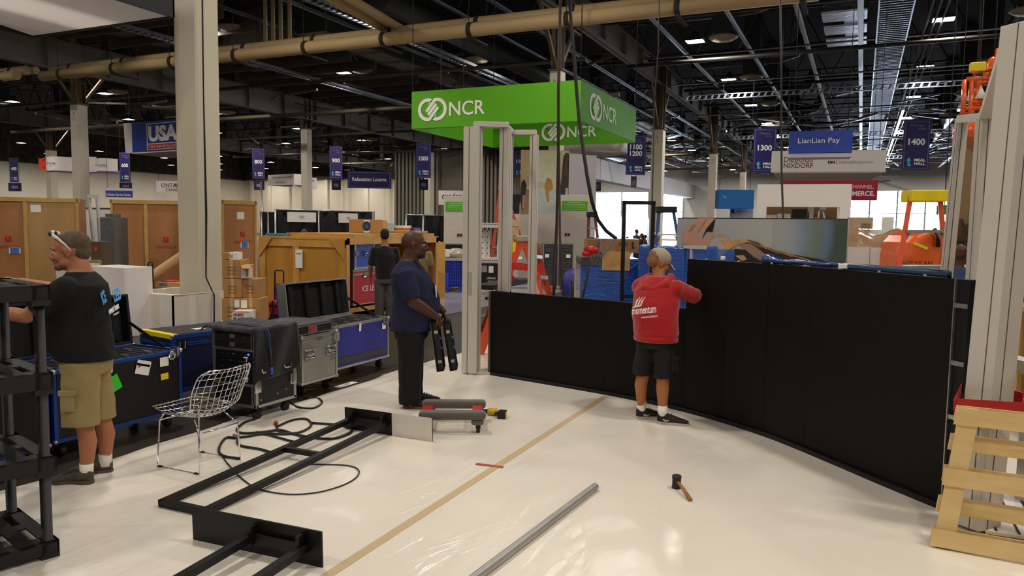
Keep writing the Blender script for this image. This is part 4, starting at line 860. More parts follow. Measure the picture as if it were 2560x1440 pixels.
F = Face(1402, 1483, 385, 760, 30, 31); F.h += F.a.z; F.a.z = 0; t = TW('tower_panel', 'tall plain lilac-white tower wall beside the street photo', 'panel', F.p(.5, 0)); part(F, 'panel', mat('tower_lilac', 'c9c3c8', .6), t, (0, 1, 0, 1, -.6, 0)); 
F = Face(1268, 1300, 486, 560, 25); t = TW('tower_panel', 'white wall piece left of the street photo', 'panel', F.p(.5, 0)); F.h += F.a.z; F.a.z = 0; part(F, 'panel', mat('panel_white', '', 0), t, (0, 1, 0, 1, -.2, 0)); part(F, 'dark_inset', BLK, t, (.35, .95, .78, 1.0, 0, .01), (0, 1, .9, 1.0, .0, .005))
# white perforated shelving and timber behind the frame
SH = mat('shelf_white', 'dcd7d0', .5)
F = Face(1193, 1271, 552, 760, 15.5); F.h += F.a.z; F.a.z = 0; t = TW('shelving_unit', 'white perforated steel shelving seen through the white frame', 'shelving', F.p(.5, 0)); H_ = F.h
for v in (.93, .56, .20): part(F, 'shelf', SH, t, (0, 1, v, v+.05, -.45, 0))
for u in (0, .97): part(F, 'upright', SH, t, (u, u+.05, 0, 1, -.04, 0))
b = MB()
for i in range(14): F.box(b, .04+i*.07, .07+i*.07, .96, .97, 0, .006); F.box(b, .04+i*.07, .07+i*.07, .58, .59, 0, .006)
b.build('holes', BLK, t)
part(F, 'back_panel', SH, t, (.05, .36, .6, .9, -.4, -.38), (.6, .95, .6, .9, -.4, -.38)); 
b = MB()
for i in range(5):
    for u in (.12, .28, .68, .85): b.tube([F.p(u, .65+i*.06, -.378), F.p(u, .65+i*.06, -.372)], .012, 6)
b.build('perforation', BLK, t)
t, F = fbox('equipment_case', 'black case with latches and white printed text on the lower shelf', 'case', 1195, 1268, 659, 712, 15.2, .4, BLK); F.a.z
F.text('Unilumin', .3, .34, .12, TEXTW, t, w=.3, align='L'); F.text('case no 4', .34, .2, .06, TEXTW, t, w=.22, align='L'); part(F, 'latch', CHROME, t, (.02, .3, .6, .92, 0, .02), (.8, .99, .55, .9, 0, .02)); part(F, 'label', PAPER, t, (.36, .52, .58, .9, 0, .006)); part(F, 'blue_end', BLUE, t, (1.0, 1.12, 0, 1, -.4, 0))
F = Face(1266, 1300, 549, 720, 16.5); F.h += F.a.z; F.a.z = 0; t = TW('timber_crate', 'pale timber crate marked with letters behind the shelving', 'crate', F.p(.5, 0)); TI = wood('pale_timber', 'd6be8c', 'c2a673', (3, 3, 3)); part(F, 'frame', TI, t, (0, 1, .93, 1, -.5, 0), (.0, .28, 0, 1, -.08, 0), (.35, .85, .62, .93, -.1, -.02), (-.6, -.3, .3, .92, -.1, -.05)); F.text('CA', .62, .8, .07, TEXTB, t, w=.3, d=.0)
# wrapped dark road case on casters
F = Face(1356, 1432, 607, 714, 22); t = TW('wrapped_case', 'dark road case wrapped in clear film on casters', 'case', F.p(.5, 0)); dz = F.a.z-.16; WD = mat('film_over_black', '29282a', .25, coat=1, bump=(5, 1, (1, 1, 9)))
part(F, 'body', WD, t, (0, 1, 0, 1, -.7, 0), bev=.02); part(F, 'edging', ALU, t, (0, .03, 0, 1, 0, .01), (.97, 1, 0, 1, 0, .01), (0, 1, .97, 1, 0, .01), (.48, .52, 0, 1, 0, .006)); part(F, 'label', PAPER, t, (.07, .2, .66, .74, .01, .015), (.76, .9, .66, .74, .01, .015))
for u in (.08, .45, .6, .92): b = MB(); b.tube([F.p(u-.02, -.07, -.1), F.p(u+.02, -.07, -.1)], .075, 12); b.build('caster', mat('red_caster', '9a3030', .5) if u in (.45, .08) else RUB, t)
F2 = Face(1340, 1357, 609, 722, 22.6); t = TW('wrapped_case', 'second film-wrapped case half hidden by the orange ladder', 'case', F2.p(.5, 0)); part(F2, 'body', mat('film_over_tan', '8a8172', .25, coat=1, bump=(5, 1)), t, (0, 1, 0, 1, -.5, 0)); part(F2, 'foot', BLK, t, (.1, .9, -.12, 0, -.4, -.1))
b = MB(); c = at(1435, 680, D=17.5); b.ell((c.x, c.y, .45), (.3, .3, .45)); t = tag(b.build('blue_ball', mat('ball_blue', '23277c', .5)), 'dark blue rounded cushion beside the wrapped case', 'cushion')
t, F = fbox('safety_bag', 'yellow plastic piece beside the blue wrapped pallet', 'bag', 1438, 1448, 652, 698, 15.5, .2, YEL, bev=.02, z0=0); 
b = MB(); p0, p1 = at(1427, 702, D=13.5), at(1455, 702, D=13.5)
b.tube([(p0.x, p0.y, 0), p0, p1, (p1.x, p1.y, 0)], .025, 8); tag(b.build('stand_frame', BLKM), 'small black bent-tube stand beside the blue wrapped pallet', 'stand')
# ladders ----------------------------------------------------------------
def stepladder(name, label, xt0, xt1, yt, xb0, xb1, yb, D, n, mr, ms, mt, rear=.9, cap=.12, rails=.07, group=None, zb=None, lean=0):
    "front rails from pixel tops to pixel bottoms, at depth D"
    A0, A1 = at(xt0, yt, D=D), at(xt1, yt, D=D); B0, B1 = at(xb0, yb, D=D), at(xb1, yb, D=D)
    if zb is not None:
        k = (A0.z-zb)/(A0.z-B0.z); B0 = A0+(B0-A0)*k; B1 = A1+(B1-A1)*k
    t = TW(name, label, 'ladder', (B0+B1)/2, group); nr = V((-A0.x, -A0.y, 0)).normalized()
    B0 = B0+nr*.25; B1 = B1+nr*.25
    for a, c in ((A0, B0), (A1, B1)): MB().bar(a, c, rails, .03, up=nr).build('rail', mr, t)
    for a, c in ((A0, B0), (A1, B1)): MB().bar(a-nr*.08, V((c.x, c.y, c.z))-nr*(.25+rear), .045, .025, up=nr).build('rear_rail', mr, t)
    for i in range(1, n+1):
        k = i/(n+.6); a = A0+(B0-A0)*k; c = A1+(B1-A1)*k; MB().bar(a, c, .09, .035, up=ZU).build('step', ms, t)
        if i < n: MB().bar(a+(c-a)*.02-V((0, 0, .1)), a+(c-a)*.15, .02).bar(c-(c-a)*.02-V((0, 0, .1)), c-(c-a)*.15, .02).build('step_brace', ms, t)
    for i in range(1, n+1, 1):
        k = i/(n+.6); a = A0-nr*.08; a = a+((B0-nr*(.25+rear))-a)*k; c = A1-nr*.08; c = c+((B1-nr*(.25+rear))-c)*k; MB().bar(a, c, .02, .03).build('rear_brace', ms, t)
    r = (A1-A0).normalized(); MB().bar(A0-r*.05-nr*.05, A1+r*.05-nr*.05, .26, cap, up=ZU).build('top_cap', mt, t, bev=.01)
    for c in (B0, B1): MB().cb((c.x, c.y, c.z+.04), (.06, .08, .08)).build('foot', BLK, t)
    return t
# orange ladder seen side-on between the frame posts
t = TW('stepladder', 'orange fibreglass stepladder marked Momentum behind the white frame', 'ladder', at(1290, 740, Z=0)); OR2 = mat('ladder_orange', 'd4491a', .4, coat=.3)
DL = 11.0
topL, topR = at(1293, 590, D=DL), at(1328, 590, D=DL-.3)
fl = [at(1202, 886, D=DL-.35), at(1225, 886, D=DL+.55)]
MB().bar(at(1300, 600, D=DL-.2), at(1199, 884, Z=0.02), .13, .035, up=_fw).build('rail', OR2, t); MB().bar(at(1296, 600, D=DL+.35), at(1205, 830, Z=0.02), .1, .035, up=_fw).build('rail', OR2, t)
MB().bar(at(1322, 600, D=DL-.2), at(1368, 870, D=DL-.4), .14, .035, up=_fw).build('rear_rail', OR2, t); MB().bar(at(1334, 600, D=DL+.25), at(1400, 830, D=DL+.3), .09, .035, up=_fw).build('rear_rail', OR2, t)
MB().bar(at(1290, 596, D=DL), at(1334, 596, D=DL), .5, .08, up=ZU).build('top_cap', mat('ladder_cap', 'a39f86', .5), t, bev=.01)
for k, (y0, y1) in enumerate(((641, 643), (692, 694), (742, 744))): MB().bar(at(1330+k*12, y0, D=DL-.25), at(1348+k*14, y1, D=DL+.2), .1, .05).build('step', ALU, t)
MB().bar(at(1281, 646, D=DL-.1), at(1297, 644, D=DL+.2), .1, .04).build('step', ALU, t)
text('Momentum', at(1341, 716, D=DL-.55), (at(1354, 760, D=DL-.55)-at(1337, 690, D=DL-.55)).normalized(), (_rt-_up*-.25).normalized(), .09, TEXTW, t, w=.42)
tp = mat('red_tape_bright', 'c92a26', .45)
MB().bar(at(1252, 662, D=DL-.6), at(1360, 672, D=DL-.5), .02, .1).build('red_tape', tp, t); 
b = MB(); P = [at(1262, 666, D=DL-.65), at(1272, 690, D=DL-.62), at(1283, 700, D=DL-.6)]; b.bar(P[0], P[1], .02, .12, up=_rt).bar(P[1], P[2], .02, .09, up=_rt); b.build('tape_tail', tp, t)
MB().poly([at(1281, 608, D=DL-.3), at(1290, 604, D=DL-.3), at(1288, 628, D=DL-.3), at(1281, 632, D=DL-.3)], _fw*.004).build('warning_sticker', YEL, t)
tag(MB().bar(at(1208, 718, D=10.4), at(1308, 700, D=11.6), .3, .07).build('black_beam', BLK, bev=.01), 'black beam resting across the orange ladder and frame', 'beam')
stepladder('stepladder', 'tall red stepladder far behind the white shelving', 1251, 1259, 468, 1240, 1290, 560, 19, 5, mat('ladder_red', 'b3371c', .45), ALU, ALU, rails=.08, zb=0)
stepladder('stepladder', 'black and red stepladder in front of the bright windows', 1472, 1487, 536, 1469, 1499, 640, 18, 6, mat('ladder_dark_red', '5a211a', .45), ALU, BLK, zb=0)
stepladder('stepladder', 'blue stepladder beside the cream column', 1648, 1683, 524, 1640, 1697, 610, 14.5, 4, mat('ladder_blue', '1f4c86', .45), mat('step_pale', 'c3c1bb', .4), BLK, zb=0, rails=.06)
stepladder('stepladder', 'orange stepladder with a yellow top behind the black wall at right', 2277, 2350, 490, 2243, 2366, 693, 8.6, 5, mat('ladder_orange', '', 0), ALU, YEL, rails=.055, cap=.13, zb=0)
# blue film-wrapped goods
BFILM = mat('blue_film', '1c55b4', .18, coat=1, noise=(3, .5), col2='123a80', bump=(7, 1.6, (1, 1, 5)))
F = Face(1450, 1566, 645, 760, 10.8); F.h += F.a.z; F.a.z = 0
t = TW('wrapped_pallet', 'pallet load of cartons wrapped in shiny blue film', 'pallet load', F.p(.5, 0, -.4)); part(F, 'load', BFILM, t, (0, 1.3, .08, 1, -.9, 0), bev=.03); part(F, 'grey_top', mat('grey_top', '55534f', .4, coat=.5), t, (0, .5, .93, 1.01, -.8, .006)); part(F, 'pallet', TI, t, (0, 1.3, 0, .08, -.9, 0))
CB = mat('carton_in_film', 'a0764a', .35, coat=.5, noise=(2, .3)); part(F, 'carton', CB, t, (.18, .46, 1.01, 1.19, -.8, -.2), label='carton'); part(F, 'carton', CB, t, (.42, 1.26, 1.06, 1.2, -.85, -.1)); part(F, 'carton', CARD2, t, (.45, 1.05, .88, 1.07, -.84, .02)); b = MB(); b.bar(F.p(.42, 1.2, .03), F.p(.36, 1.02, .05), .01, .12, up=F.n).build('film_band', mat('blue_band', '3c78d8', .15, coat=1), t); MB().bar(F.p(.4, 1.0, .05), F.p(.68, 1.2, .05), .01, .06, up=F.n).build('film_band', mat('blue_band', '', 0), t); MB().bar(F.p(1.05, .9, .06), F.p(1.3, 1.0, .06), .01, .06, up=F.n).build('film_band', mat('blue_band', '', 0), t)
F.text('S', 1.2, 1.03, .05, TEXTB, t, w=.05, d=-.08); F.text('FRAGILE', .92, 1.15, .03, TEXTB, t, w=.2, d=-.09); F.arrow(1.1, 1.14, .1, TEXTB, t)
b = MB(); b.ell(at(1480, 625, D=10.6), (.1, .07, .06)); b.ell(at(1466, 634, D=10.6), (.07, .05, .04)); b.tube([at(1463, 640, D=10.6), at(1460, 620, D=10.6), at(1475, 615, D=10.6), at(1486, 622, D=10.6)], .012, 6); tag(b.build('power_tool', RED), 'red power tool lying on the blue wrapped pallet', 'tool')
F = Face(1592, 1760, 612, 690, 10.4, 9.6); F.h += F.a.z; F.a.z = 0
t = TW('wrapped_pallet', 'long crate frame wrapped in blue film right of the capped man', 'pallet load', F.p(.5, 0, -.3)); part(F, 'load', BFILM, t, (0, .72, .0, 1, -.8, 0), bev=.03); part(F, 'clear_end', mat('blue_film_clear', '3f6fc0', .15, coat=1, alpha=.55), t, (.72, 1, .3, .98, -.7, -.02)); part(F, 'frame_top', WHITEALU, t, (.7, .99, .985, 1.01, -.06, .01), (.8, .82, .3, 1, -.05, .01)); part(F, 'blue_post', mat('post_blue', '2b63c4', .3), t, (.2, .24, .1, 1, 0, .03))
# pair of cables from the roof
def cable(label, P, r=.022, m=None): return tag(MB().tube(P, r, 8).build('rigging_cable', m or mat('cable_maroon', '2a1413', .6)), label, 'cable')
cable('left of the two dark cables hanging past the green sign', [at(1402, -60, D=10.5), at(1396, 230, D=10.5), at(1396, 380, D=10.6), at(1392, 560, D=10.6), at(1386, 690, D=10.5), at(1384, 741, D=10.3)])
cable('right looping dark cable hanging past the green sign', [at(1420, -60, D=10.6), at(1428, 60, D=10.6), at(1436, 150, D=10.6), at(1441, 220, D=10.6), at(1448, 300, D=10.6), at(1458, 372, D=10.5), at(1468, 440, D=10.4), at(1480, 505, D=10.4), at(1495, 550, D=10.5), at(1515, 577, D=10.7), at(1540, 596, D=10.9)], .026, BLK)
cable('thin dark cable falling behind the black wall near the first', [at(1398, 380, D=10.8), at(1400, 600, D=10.8), at(1405, 690, D=10.5), at(1412, 746, D=10.2)], .016)
cable('thin cable lying over the blue wrapped pallet', [at(1480, 640, D=10.3), at(1475, 660, D=10.2), at(1462, 720, D=10.1), at(1456, 745, D=10.1)], .014)
cable('long thin black cable hanging in front of the Diebold sign', [at(1950, -60, D=12.5), at(1953, 200, D=12.5), at(1954, 430, D=12.4), at(1958, 545, D=12.1), at(1960, 600, D=12.0)], .016, BLK)
cable('thin dark rope hanging in front of the cream column by the green sign', [at(1648, -60, D=16), at(1646, 120, D=16), at(1636, 250, D=16), at(1633, 400, D=16), at(1628, 590, D=15)], .014)
# large mural: hand and long hair
F = Face(1690, 2115, 544, 662, 11.2, 9.9); F.h += F.a.z; F.a.z = 0
v0 = (.9-0)/F.h if False else 0
t = TW('photo_wall', 'wide low photo wall showing a hand and long brown hair', 'picture', F.p(.5, 0)); zr = lambda y: (at(1800, y, D=10.8).z)/F.h
part(F, 'print', mat('mural_grey', 'a8a79f', .5, noise=(.5, .3), col2='96979a'), t, (0, 1, 0, 1, -.08, 0))
part(F, 'edge', BLK, t, (0, 1, .995, 1.0, -.081, .004))
def vv(y): return (F.h*1.0-(y-544)/118*(F.h-at(1690, 662, D=11.2).z))/F.h
def uu(x): return (x-1690)/425
def mural(pts, m, d): blob(F, [(uu(x), vv(y)) for x, y in pts], m, t, d)
def soft(x0, x1, y0, y1, c, name, d, k=6):
    pass
MG = bpy.data.materials.new('mural_blur'); MG.use_nodes = True
def _mg():
    N = MG.node_tree.nodes; L = MG.node_tree.links; b = N['Principled BSDF']; b.inputs['Roughness'].default_value = .5
    tc = N.new('ShaderNodeTexCoord'); n = N.new('ShaderNodeTexNoise'); n.inputs['Scale'].default_value = .9; n.inputs['Detail'].default_value = 1; r = N.new('ShaderNodeValToRGB')
    L.new(tc.outputs['Object'], n.inputs['Vector']); sp = N.new('ShaderNodeSeparateXYZ'); L.new(tc.outputs['Generated'], sp.inputs[0])
    a = N.new('ShaderNodeMath'); a.operation = 'MULTIPLY_ADD'; a.inputs[1].default_value = .35; L.new(n.outputs[0], a.inputs[0]); L.new(sp.outputs['X'], a.inputs[2]); L.new(a.outputs[0], r.inputs[0])
    e = r.color_ramp.elements; e[0].position = .3; e[0].color = lin('9b9c99'); e[1].position = 1.15 if False else 1.0; e[1].color = lin('3b4a40')
    for p_, c_ in ((.45, '8e959f'), (.62, '75808f'), (.78, '66745f'), (.9, '5a6f86')): q = e.new(p_); q.color = lin(c_)
    L.new(r.outputs[0], b.inputs['Base Color'])
_mg()
b = MB(); F.box(b, uu(1940), .999, .0, .993, .0, .002); b.build('printed_shape', MG, t)
SK = mat('mural_skin', 'c99a80', .5, noise=(2.5, .5), col2='b07f66'); HB = mat('mural_hair', '2a1d18', .5, noise=(5, .4), col2='3d2b22', scale3=(.3, .3, 3)); HG = mat('mural_gold', 'b98540', .5, noise=(6, .5), col2='d7b074'); HR = mat('mural_hair_light', '5a4235', .5, noise=(5, .5), col2='7d604e', scale3=(.3, .3, 3))
mural([(1704, 580), (1735, 558), (1748, 545), (1794, 545), (1780, 560), (1768, 580), (1760, 598), (1772, 588), (1790, 578), (1790, 600), (1786, 615), (1740, 612), (1707, 610), (1708, 590)], SK, .004)
mural([(1794, 545), (1788, 578), (1772, 577), (1760, 596), (1762, 590), (1770, 572)], BLK, .006)
mural([(1734, 560), (1744, 562), (1728, 580), (1722, 579)], mat('mural_skin_line', 'a97a60', .5), .006); mural([(1768, 548), (1772, 549), (1750, 580), (1747, 579)], mat('mural_skin_line', '', 0), .006)
mural([(1786, 598), (1796, 588), (1810, 586), (1824, 592), (1822, 615), (1818, 640), (1790, 645), (1775, 640), (1778, 618)], mat('mural_pale', 'b9b3ab', .5, noise=(5, .3)), .005)
mural([(1788, 596), (1800, 585), (1816, 584), (1824, 592), (1812, 590), (1800, 589)], HG, .007)
mural([(1806, 595), (1822, 600), (1829, 586), (1835, 600), (1850, 598), (1878, 596), (1885, 600), (1860, 606), (1838, 616), (1828, 628), (1820, 626), (1822, 612)], HG, .007)
mural([(1855, 600), (1880, 595), (1905, 600), (1925, 612), (1950, 622), (2000, 630), (2050, 640), (2090, 655), (2100, 662), (1960, 655), (1930, 640), (1905, 625), (1885, 612)], HR, .006)
mural([(1790, 650), (1815, 638), (1830, 622), (1850, 617), (1876, 620), (1895, 635), (1930, 650), (1960, 645), (1925, 628), (1905, 612), (1950, 620), (2000, 628), (2060, 636), (2085, 648), (2098, 700), (1790, 700)], HB, .008)
mural([(1860, 606), (1890, 606), (1915, 622), (1945, 640), (1920, 642), (1890, 630), (1866, 612)], mat('mural_neck', '9c7d68', .5, noise=(4, .4)), .0085)
mural([(1850, 634), (1872, 632), (1880, 642), (1868, 646)], SK, .011); mural([(2010, 652), (2032, 650), (2044, 659), (2018, 662)], SK, .011)
for k in range(9):
    x = 1880+k*16; b = MB(); P = [F.p(uu(x0), vv(y0), .012) for x0, y0 in ((x, 600+k*4), (x+40, 612+k*4), (x+80, 626+k*3))]; b.tube(P, .006, 4); b.build('printed_shape', HR if k % 2 else HG, t)
# white booth with opening
F = Face(1884, 2118, 462, 700, 19.5, 18.8); F.h += F.a.z; F.a.z = 0; WB = mat('booth_white', 'ddd8d2', .6); v1 = (at(1884, 517, D=19.5).z)/F.h
t = TW('white_booth', 'white booth wall with a wide service opening under the Diebold sign', 'booth', F.p(.5, 0))
part(F, 'wall', WB, t, (0, 1, v1, 1, -.2, 0), (0, .11, 0, v1, -.2, 0), (.885, 1, 0, v1, -.2, 0), (.11, .885, 0, .38, -.2, 0)); part(F, 'brown_back', mat('booth_brown', '6d4f28', .7), t, (.08, .92, .3, .98, -1.7, -1.5)); part(F, 'counter_shelf', WB, t, (.08, .92, .36, .38, -1.5, 0))
for k, (u0, u1, h_, m_, lb) in enumerate(((.12, .23, .06, 'd8d3cc', 'white carton in the booth opening'), (.24, .38, .07, 'dbd5cc', 'second white carton in the booth opening'), (.4, .56, .11, '1b1716', 'dark box in the booth opening'), (.58, .63, .13, 'bdb9b2', 'pale cylinder-like pack in the booth opening'), (.64, .68, .04, 'cf7a4c', 'small orange pack in the booth opening'))):
    q = TW('carton', lb, 'box', F.p((u0+u1)/2, v1-.12, -.7)); part(F, 'body', mat('booth_item_%d' % k, m_, .6), q, (u0, u1, .38, v1-.125+h_, -1.0, -.5))
stepladder('stepladder', 'small pale stepladder inside the booth opening', 2050, 2056, 520, 2042, 2064, 560, 19.9, 2, mat('ladder_pale', '', 0), ALU, ALU, rear=.3, zb=0, rails=.04)
# counters wrapped in film, cartons beyond
F = Face(2105, 2262, 617, 660, 14.5, 14.0); F.h += F.a.z; F.a.z = 0; t = TW('counter', 'long white counter wrapped with film at the right of the photo wall', 'counter', F.p(.5, 0)); part(F, 'body', mat('counter_white', 'd5d1cc', .5), t, (0, 1, .1, 1, -.8, 0)); part(F, 'joint', BLK, t, (.44, .444, .1, 1, 0, .003), (0, 1, 0, .12, -.7, -.05))
t2 = TW('wrapped_goods', 'brown cartons under clear film lying on the long white counter', 'goods', F.p(.5, 1)); b = MB(); r_ = random.Random(5); b.grid(lambda u, v: F.p(u, 1+.22*(1-(2*v-1)**4)*(.9+.2*math.sin(u*9)), -.05-.7*v), 40, 10); b.build('film', mat('film_brown', '8f7154', .2, coat=1, noise=(3, .6), col2='b59a78', bump=(6, 1)), t2)
F = Face(2112, 2232, 573, 600, 17, 16.6); F.h += F.a.z; F.a.z = 0; t = TW('counter', 'second white counter behind the film-wrapped one', 'counter', F.p(.5, 0)); part(F, 'body', WB, t, (0, 1, 0, 1, -.8, 0), (.78, 1, 1, 1.15, -.8, 0))
t, F = fbox('cardboard_box', 'flat brown carton with printed lettering standing on the rear counter', 'box', 2132, 2182, 543, 572, 16.7, .3, mat('carton_far', 'b59a7c', .7)); F.a; F.text('DIEBOLD\nNIXDORF', .65, .3, .36, TEXTB, t, w=.5)
# boom lift
OL = mat('lift_orange', 'dd5a14', .3, coat=.6); CRM = mat('lift_cream', '9a8a5e', .5)
LB = at(2310, 720, D=13.5)
t = TW('boom_lift', 'orange boom lift with raised basket at the right', 'lift', (LB.x, LB.y, 0))
a, c = at(2268, 640, D=13.2), at(2362, 640, D=13.2); zt = at(2310, 575, D=13.2).z; zm = at(2310, 590, D=13.2).z
dr = (c-a).normalized(); wd = (c-a).length
b = MB(); 
prof = [(0, .35), (0, zm-.35), (.04, zm-.12), (.16, zm+.0), (.4, zt), (wd*.8, zt+.02), (wd-.08, zm), (wd, zm-.3), (wd, .35)]
q0 = V((a.x, a.y, 0))+_fw*0
nn = V((-dr.y, dr.x, 0)); b.poly([q0+dr*x+V((0, 0, z)) for x, z in prof], nn*1.1); b.build('hood', OL, t, bev=.2)
text('SKYKAN', q0+dr*(wd*.34)+V((0, 0, zm*.72))-nn*.01, dr, ZU, .12, mat('lift_letter', '7a2c0c', .5), t, w=.45)
b = MB(); b.tube([q0+dr*.42-nn*.03+V((0, 0, zt+.02)), q0+dr*.5-nn*.06+V((0, 0, zt-.1)), q0+dr*.5-nn*.06+V((0, 0, zt-.3))], .04, 8); b.build('black_handle', BLK, t)
b = MB(); b.poly([q0+dr*.1-nn*.012+V((0, 0, zm-.1)), q0+dr*.35-nn*.012+V((0, 0, zm-.2)), q0+dr*.34-nn*.012+V((0, 0, zm-.25)), q0+dr*.09-nn*.012+V((0, 0, zm-.15))], -nn*.005); b.build('yellow_stripe', YEL, t)
MB().box(LB.x-.9, LB.x+.6, LB.y-.2, LB.y+1.3, .25, .4).build('chassis', DK, t)
for x, y in ((-.9, -.2), (.6, -.2), (-.9, 1.2), (.6, 1.2)): MB().lathe([(.05, -.12), (.33, -.12), (.37, -.06), (.37, .06), (.33, .12), (.05, .12)], (LB.x+x, LB.y+y, .37), 20, axis='x').build('wheel', RUB, t)
ba = at(2405, 560, D=13.6); bm_ = at(2398, 470, D=13.4); bc = at(2452, 330, D=11.8)
MB().bar(at(2392, 660, D=13.6), at(2404, 530, D=13.5), .3, .3, up=_fw).build('boom_section', mat('boom_dark', '4a3a26', .5), t); MB().bar(at(2408, 560, D=13.5), at(2450, 370, D=12), .26, .3, up=_fw).build('boom_section', CRM, t); MB().bar(at(2420, 500, D=13.2), at(2470, 330, D=11.8), .2, .2, up=_fw).build('boom_section', mat('boom_tan', '7f6842', .5), t); MB().bar(at(2404, 600, D=13.4), at(2412, 470, D=13.2), .16, .2, up=_fw).build('boom_section', mat('boom_dark', '', 0), t)
D_ = 11.5; P = lambda x, y, d=0: at(x, y, D=D_+d)
b = MB(); b.tube([P(2448, 352), P(2448, 312)], .36, 24); b.build('basket_mount', OL, t)
MB().bar(P(2412, 320, .3), P(2500, 300, .3), .7, .12, up=ZU).build('basket_floor', OL, t)
for x0, y0, x1, y1 in ((2412, 200, 2406, 300), (2430, 192, 2424, 330), (2418, 198, 2480, 196), (2410, 270, 2480, 270), (2432, 180, 2480, 172), (2445, 205, 2440, 262), (2440, 206, 2470, 206), (2496, 122, 2486, 205), (2500, 124, 2480, 180), (2424, 255, 2490, 250)):
    MB().tube([P(x0, y0), P(x1, y1)], .035, 8).build('basket_rail', OL, t)
MB().cb(P(2444, 168), (.22, .12, .14)).build('yellow_box', YEL, t, bev=.02); MB().ell(P(2480, 190, .2), (.12, .12, .3)).build('tank', OL, t); MB().lathe([(.0, .22), (.1, 0), (.0, 0)], tuple(P(2450, 248)), 10).build('cone', PAPER, t); MB().cb(P(2465, 235, .1), (.28, .2, .25)).build('harness', BLACKC, t, bev=.05)
# right-edge clutter
t, F = fbox('wooden_crate', 'tan plywood crate top at the far right edge', 'crate', 2508, 2640, 752, 900, 7.6, 1.4, wood('crate_dark', '8d6a2c', '6d4f20', (2, 2, .4)), D1=6.4, z0=0); part(F, 'top_batten', PINE, t, (-.01, 1.01, .96, 1.0, 0, .04)); part(F, 'upright_batten', PINE, t, (.32, .42, 0, .96, 0, .04))
t, F = fbox('wooden_crate', 'low dark timber crate side near the pallet', 'crate', 2500, 2640, 800, 960, 9.4, 1.0, mat('dark_timber', '4a3a24', .7, noise=(3, .4)), z0=0)
t, F = fbox('tote_bag', 'yellow tote bag with a tag at the far right', 'bag', 2534, 2600, 664, 694, 8.8, .3, YEL, bev=.02); F; b = MB(); b.tube([F.p(.2, 1), F.p(.25, 1.25), F.p(.5, 1.25), F.p(.55, 1)], .015, 6); b.build('bag_handle', BLK, t); part(F, 'tag', PAPER, t, (.35, .5, .6, .9, 0, .006))
t, F = fbox('black_bag', 'black duffel bag under the yellow tote at the far right', 'bag', 2530, 2640, 697, 755, 8.9, .5, BLACKC, bev=.05, z0=None); part(F, 'table_under', DK, t, (0, 1, -1.9, 0, -.5, 0))
t, F = fbox('display_counter', 'white counter with a green leaf mark at the far right', 'counter', 2532, 2640, 620, 664, 12, .6, WB, z0=0); F.text('VVVV', .2, .92, .03, mat('leaf_green', '2f6b3c', .6), t, w=.2)
t, F = fbox('monitor', 'black wide monitor at the far right edge', 'monitor', 2546, 2640, 575, 616, 12.6, .1, BLK); part(F, 'white_header', WB, t, (-.1, 1, 1.0, 1.7, -.1, .0)); part(F, 'stand', BLK, t, (.4, .6, -2.5, 0, -.1, -.02)); b = MB()
for k in range(14): b.bar(F.p(.1+k*.05, 1.7), F.p(.08+k*.05+.04*math.sin(k), 2.5), .03, .01)
b.build('plant_leaves', mat('leaf_green', '', 0), t)
t, F = fbox('stone_display', 'beige textured display below the green sign at the right', 'display', 2386, 2430, 537, 566, 19, .4, mat('moss_beige', '8c8460', .8, noise=(6, .7), col2='5c6b35')); part(F, 'support', WB, t, (.1, .9, -8.5, 0, -.3, -.05))
# ================= FOREGROUND =================
def spline(P, n=8, closed=False):
    P = [V(p) for p in P]; out = []; k = len(P)
    for i in range(k if closed else k-1):
        p0, p1, p2, p3 = (P[(i-1) % k] if closed or i else P[0]*2-P[1]), P[i], P[(i+1) % k], (P[(i+2) % k] if closed or i+2 < k else P[-1]*2-P[-2])
        for j in range(n):
            t = j/n; out.append(.5*((2*p1)+(p2-p0)*t+(2*p0-5*p1+4*p2-p3)*t*t+(3*p1-p0-3*p2+p3)*t**3))
    if not closed: out.append(P[-1])
    return out
# --- curved LED wall
LEDM = mat('led_black', '0f0c0a', .5, noise=(260, .25), col2='080706', spec=.2); KERB = mat('kerb_black', '0f0f11', .35, spec=.4)
base = spline([(-4.11, 8.25, 0), (-3.53, 8.12, 0), (-3.01, 8.0, 0), (-2.52, 7.88, 0), (-2.07, 7.74, 0), (-1.62, 7.55, 0), (-1.14, 7.27, 0), (-.63, 6.88, 0), (-.14, 6.38, 0), (.22, 5.99, 0), (.545, 5.655, 0)], 10)
L = [0]
for a, c in zip(base, base[1:]): L.append(L[-1]+(c-a).length)
def along(s):
    s = max(0, min(L[-1], s))
    for i in range(len(L)-1):
        if L[i+1] >= s: k = (s-L[i])/(L[i+1]-L[i]); return base[i].lerp(base[i+1], k)
    return base[-1]
sj = min(range(len(base)), key=lambda i: (base[i]-V((-1.57, 7.52, 0))).length); sj = L[sj]
t = TW('led_wall', 'long curved black screen wall standing on the white floor', 'screen wall', (-1.5, 7.3, 0))
cuts = [sj-.5*i for i in range(6, 0, -1)]; cuts = [0]+[c for c in cuts if c > .12]+[sj+.5*i for i in range(0, 9)]; cuts = [c for c in cuts if c < L[-1]-.12]+[L[-1]]
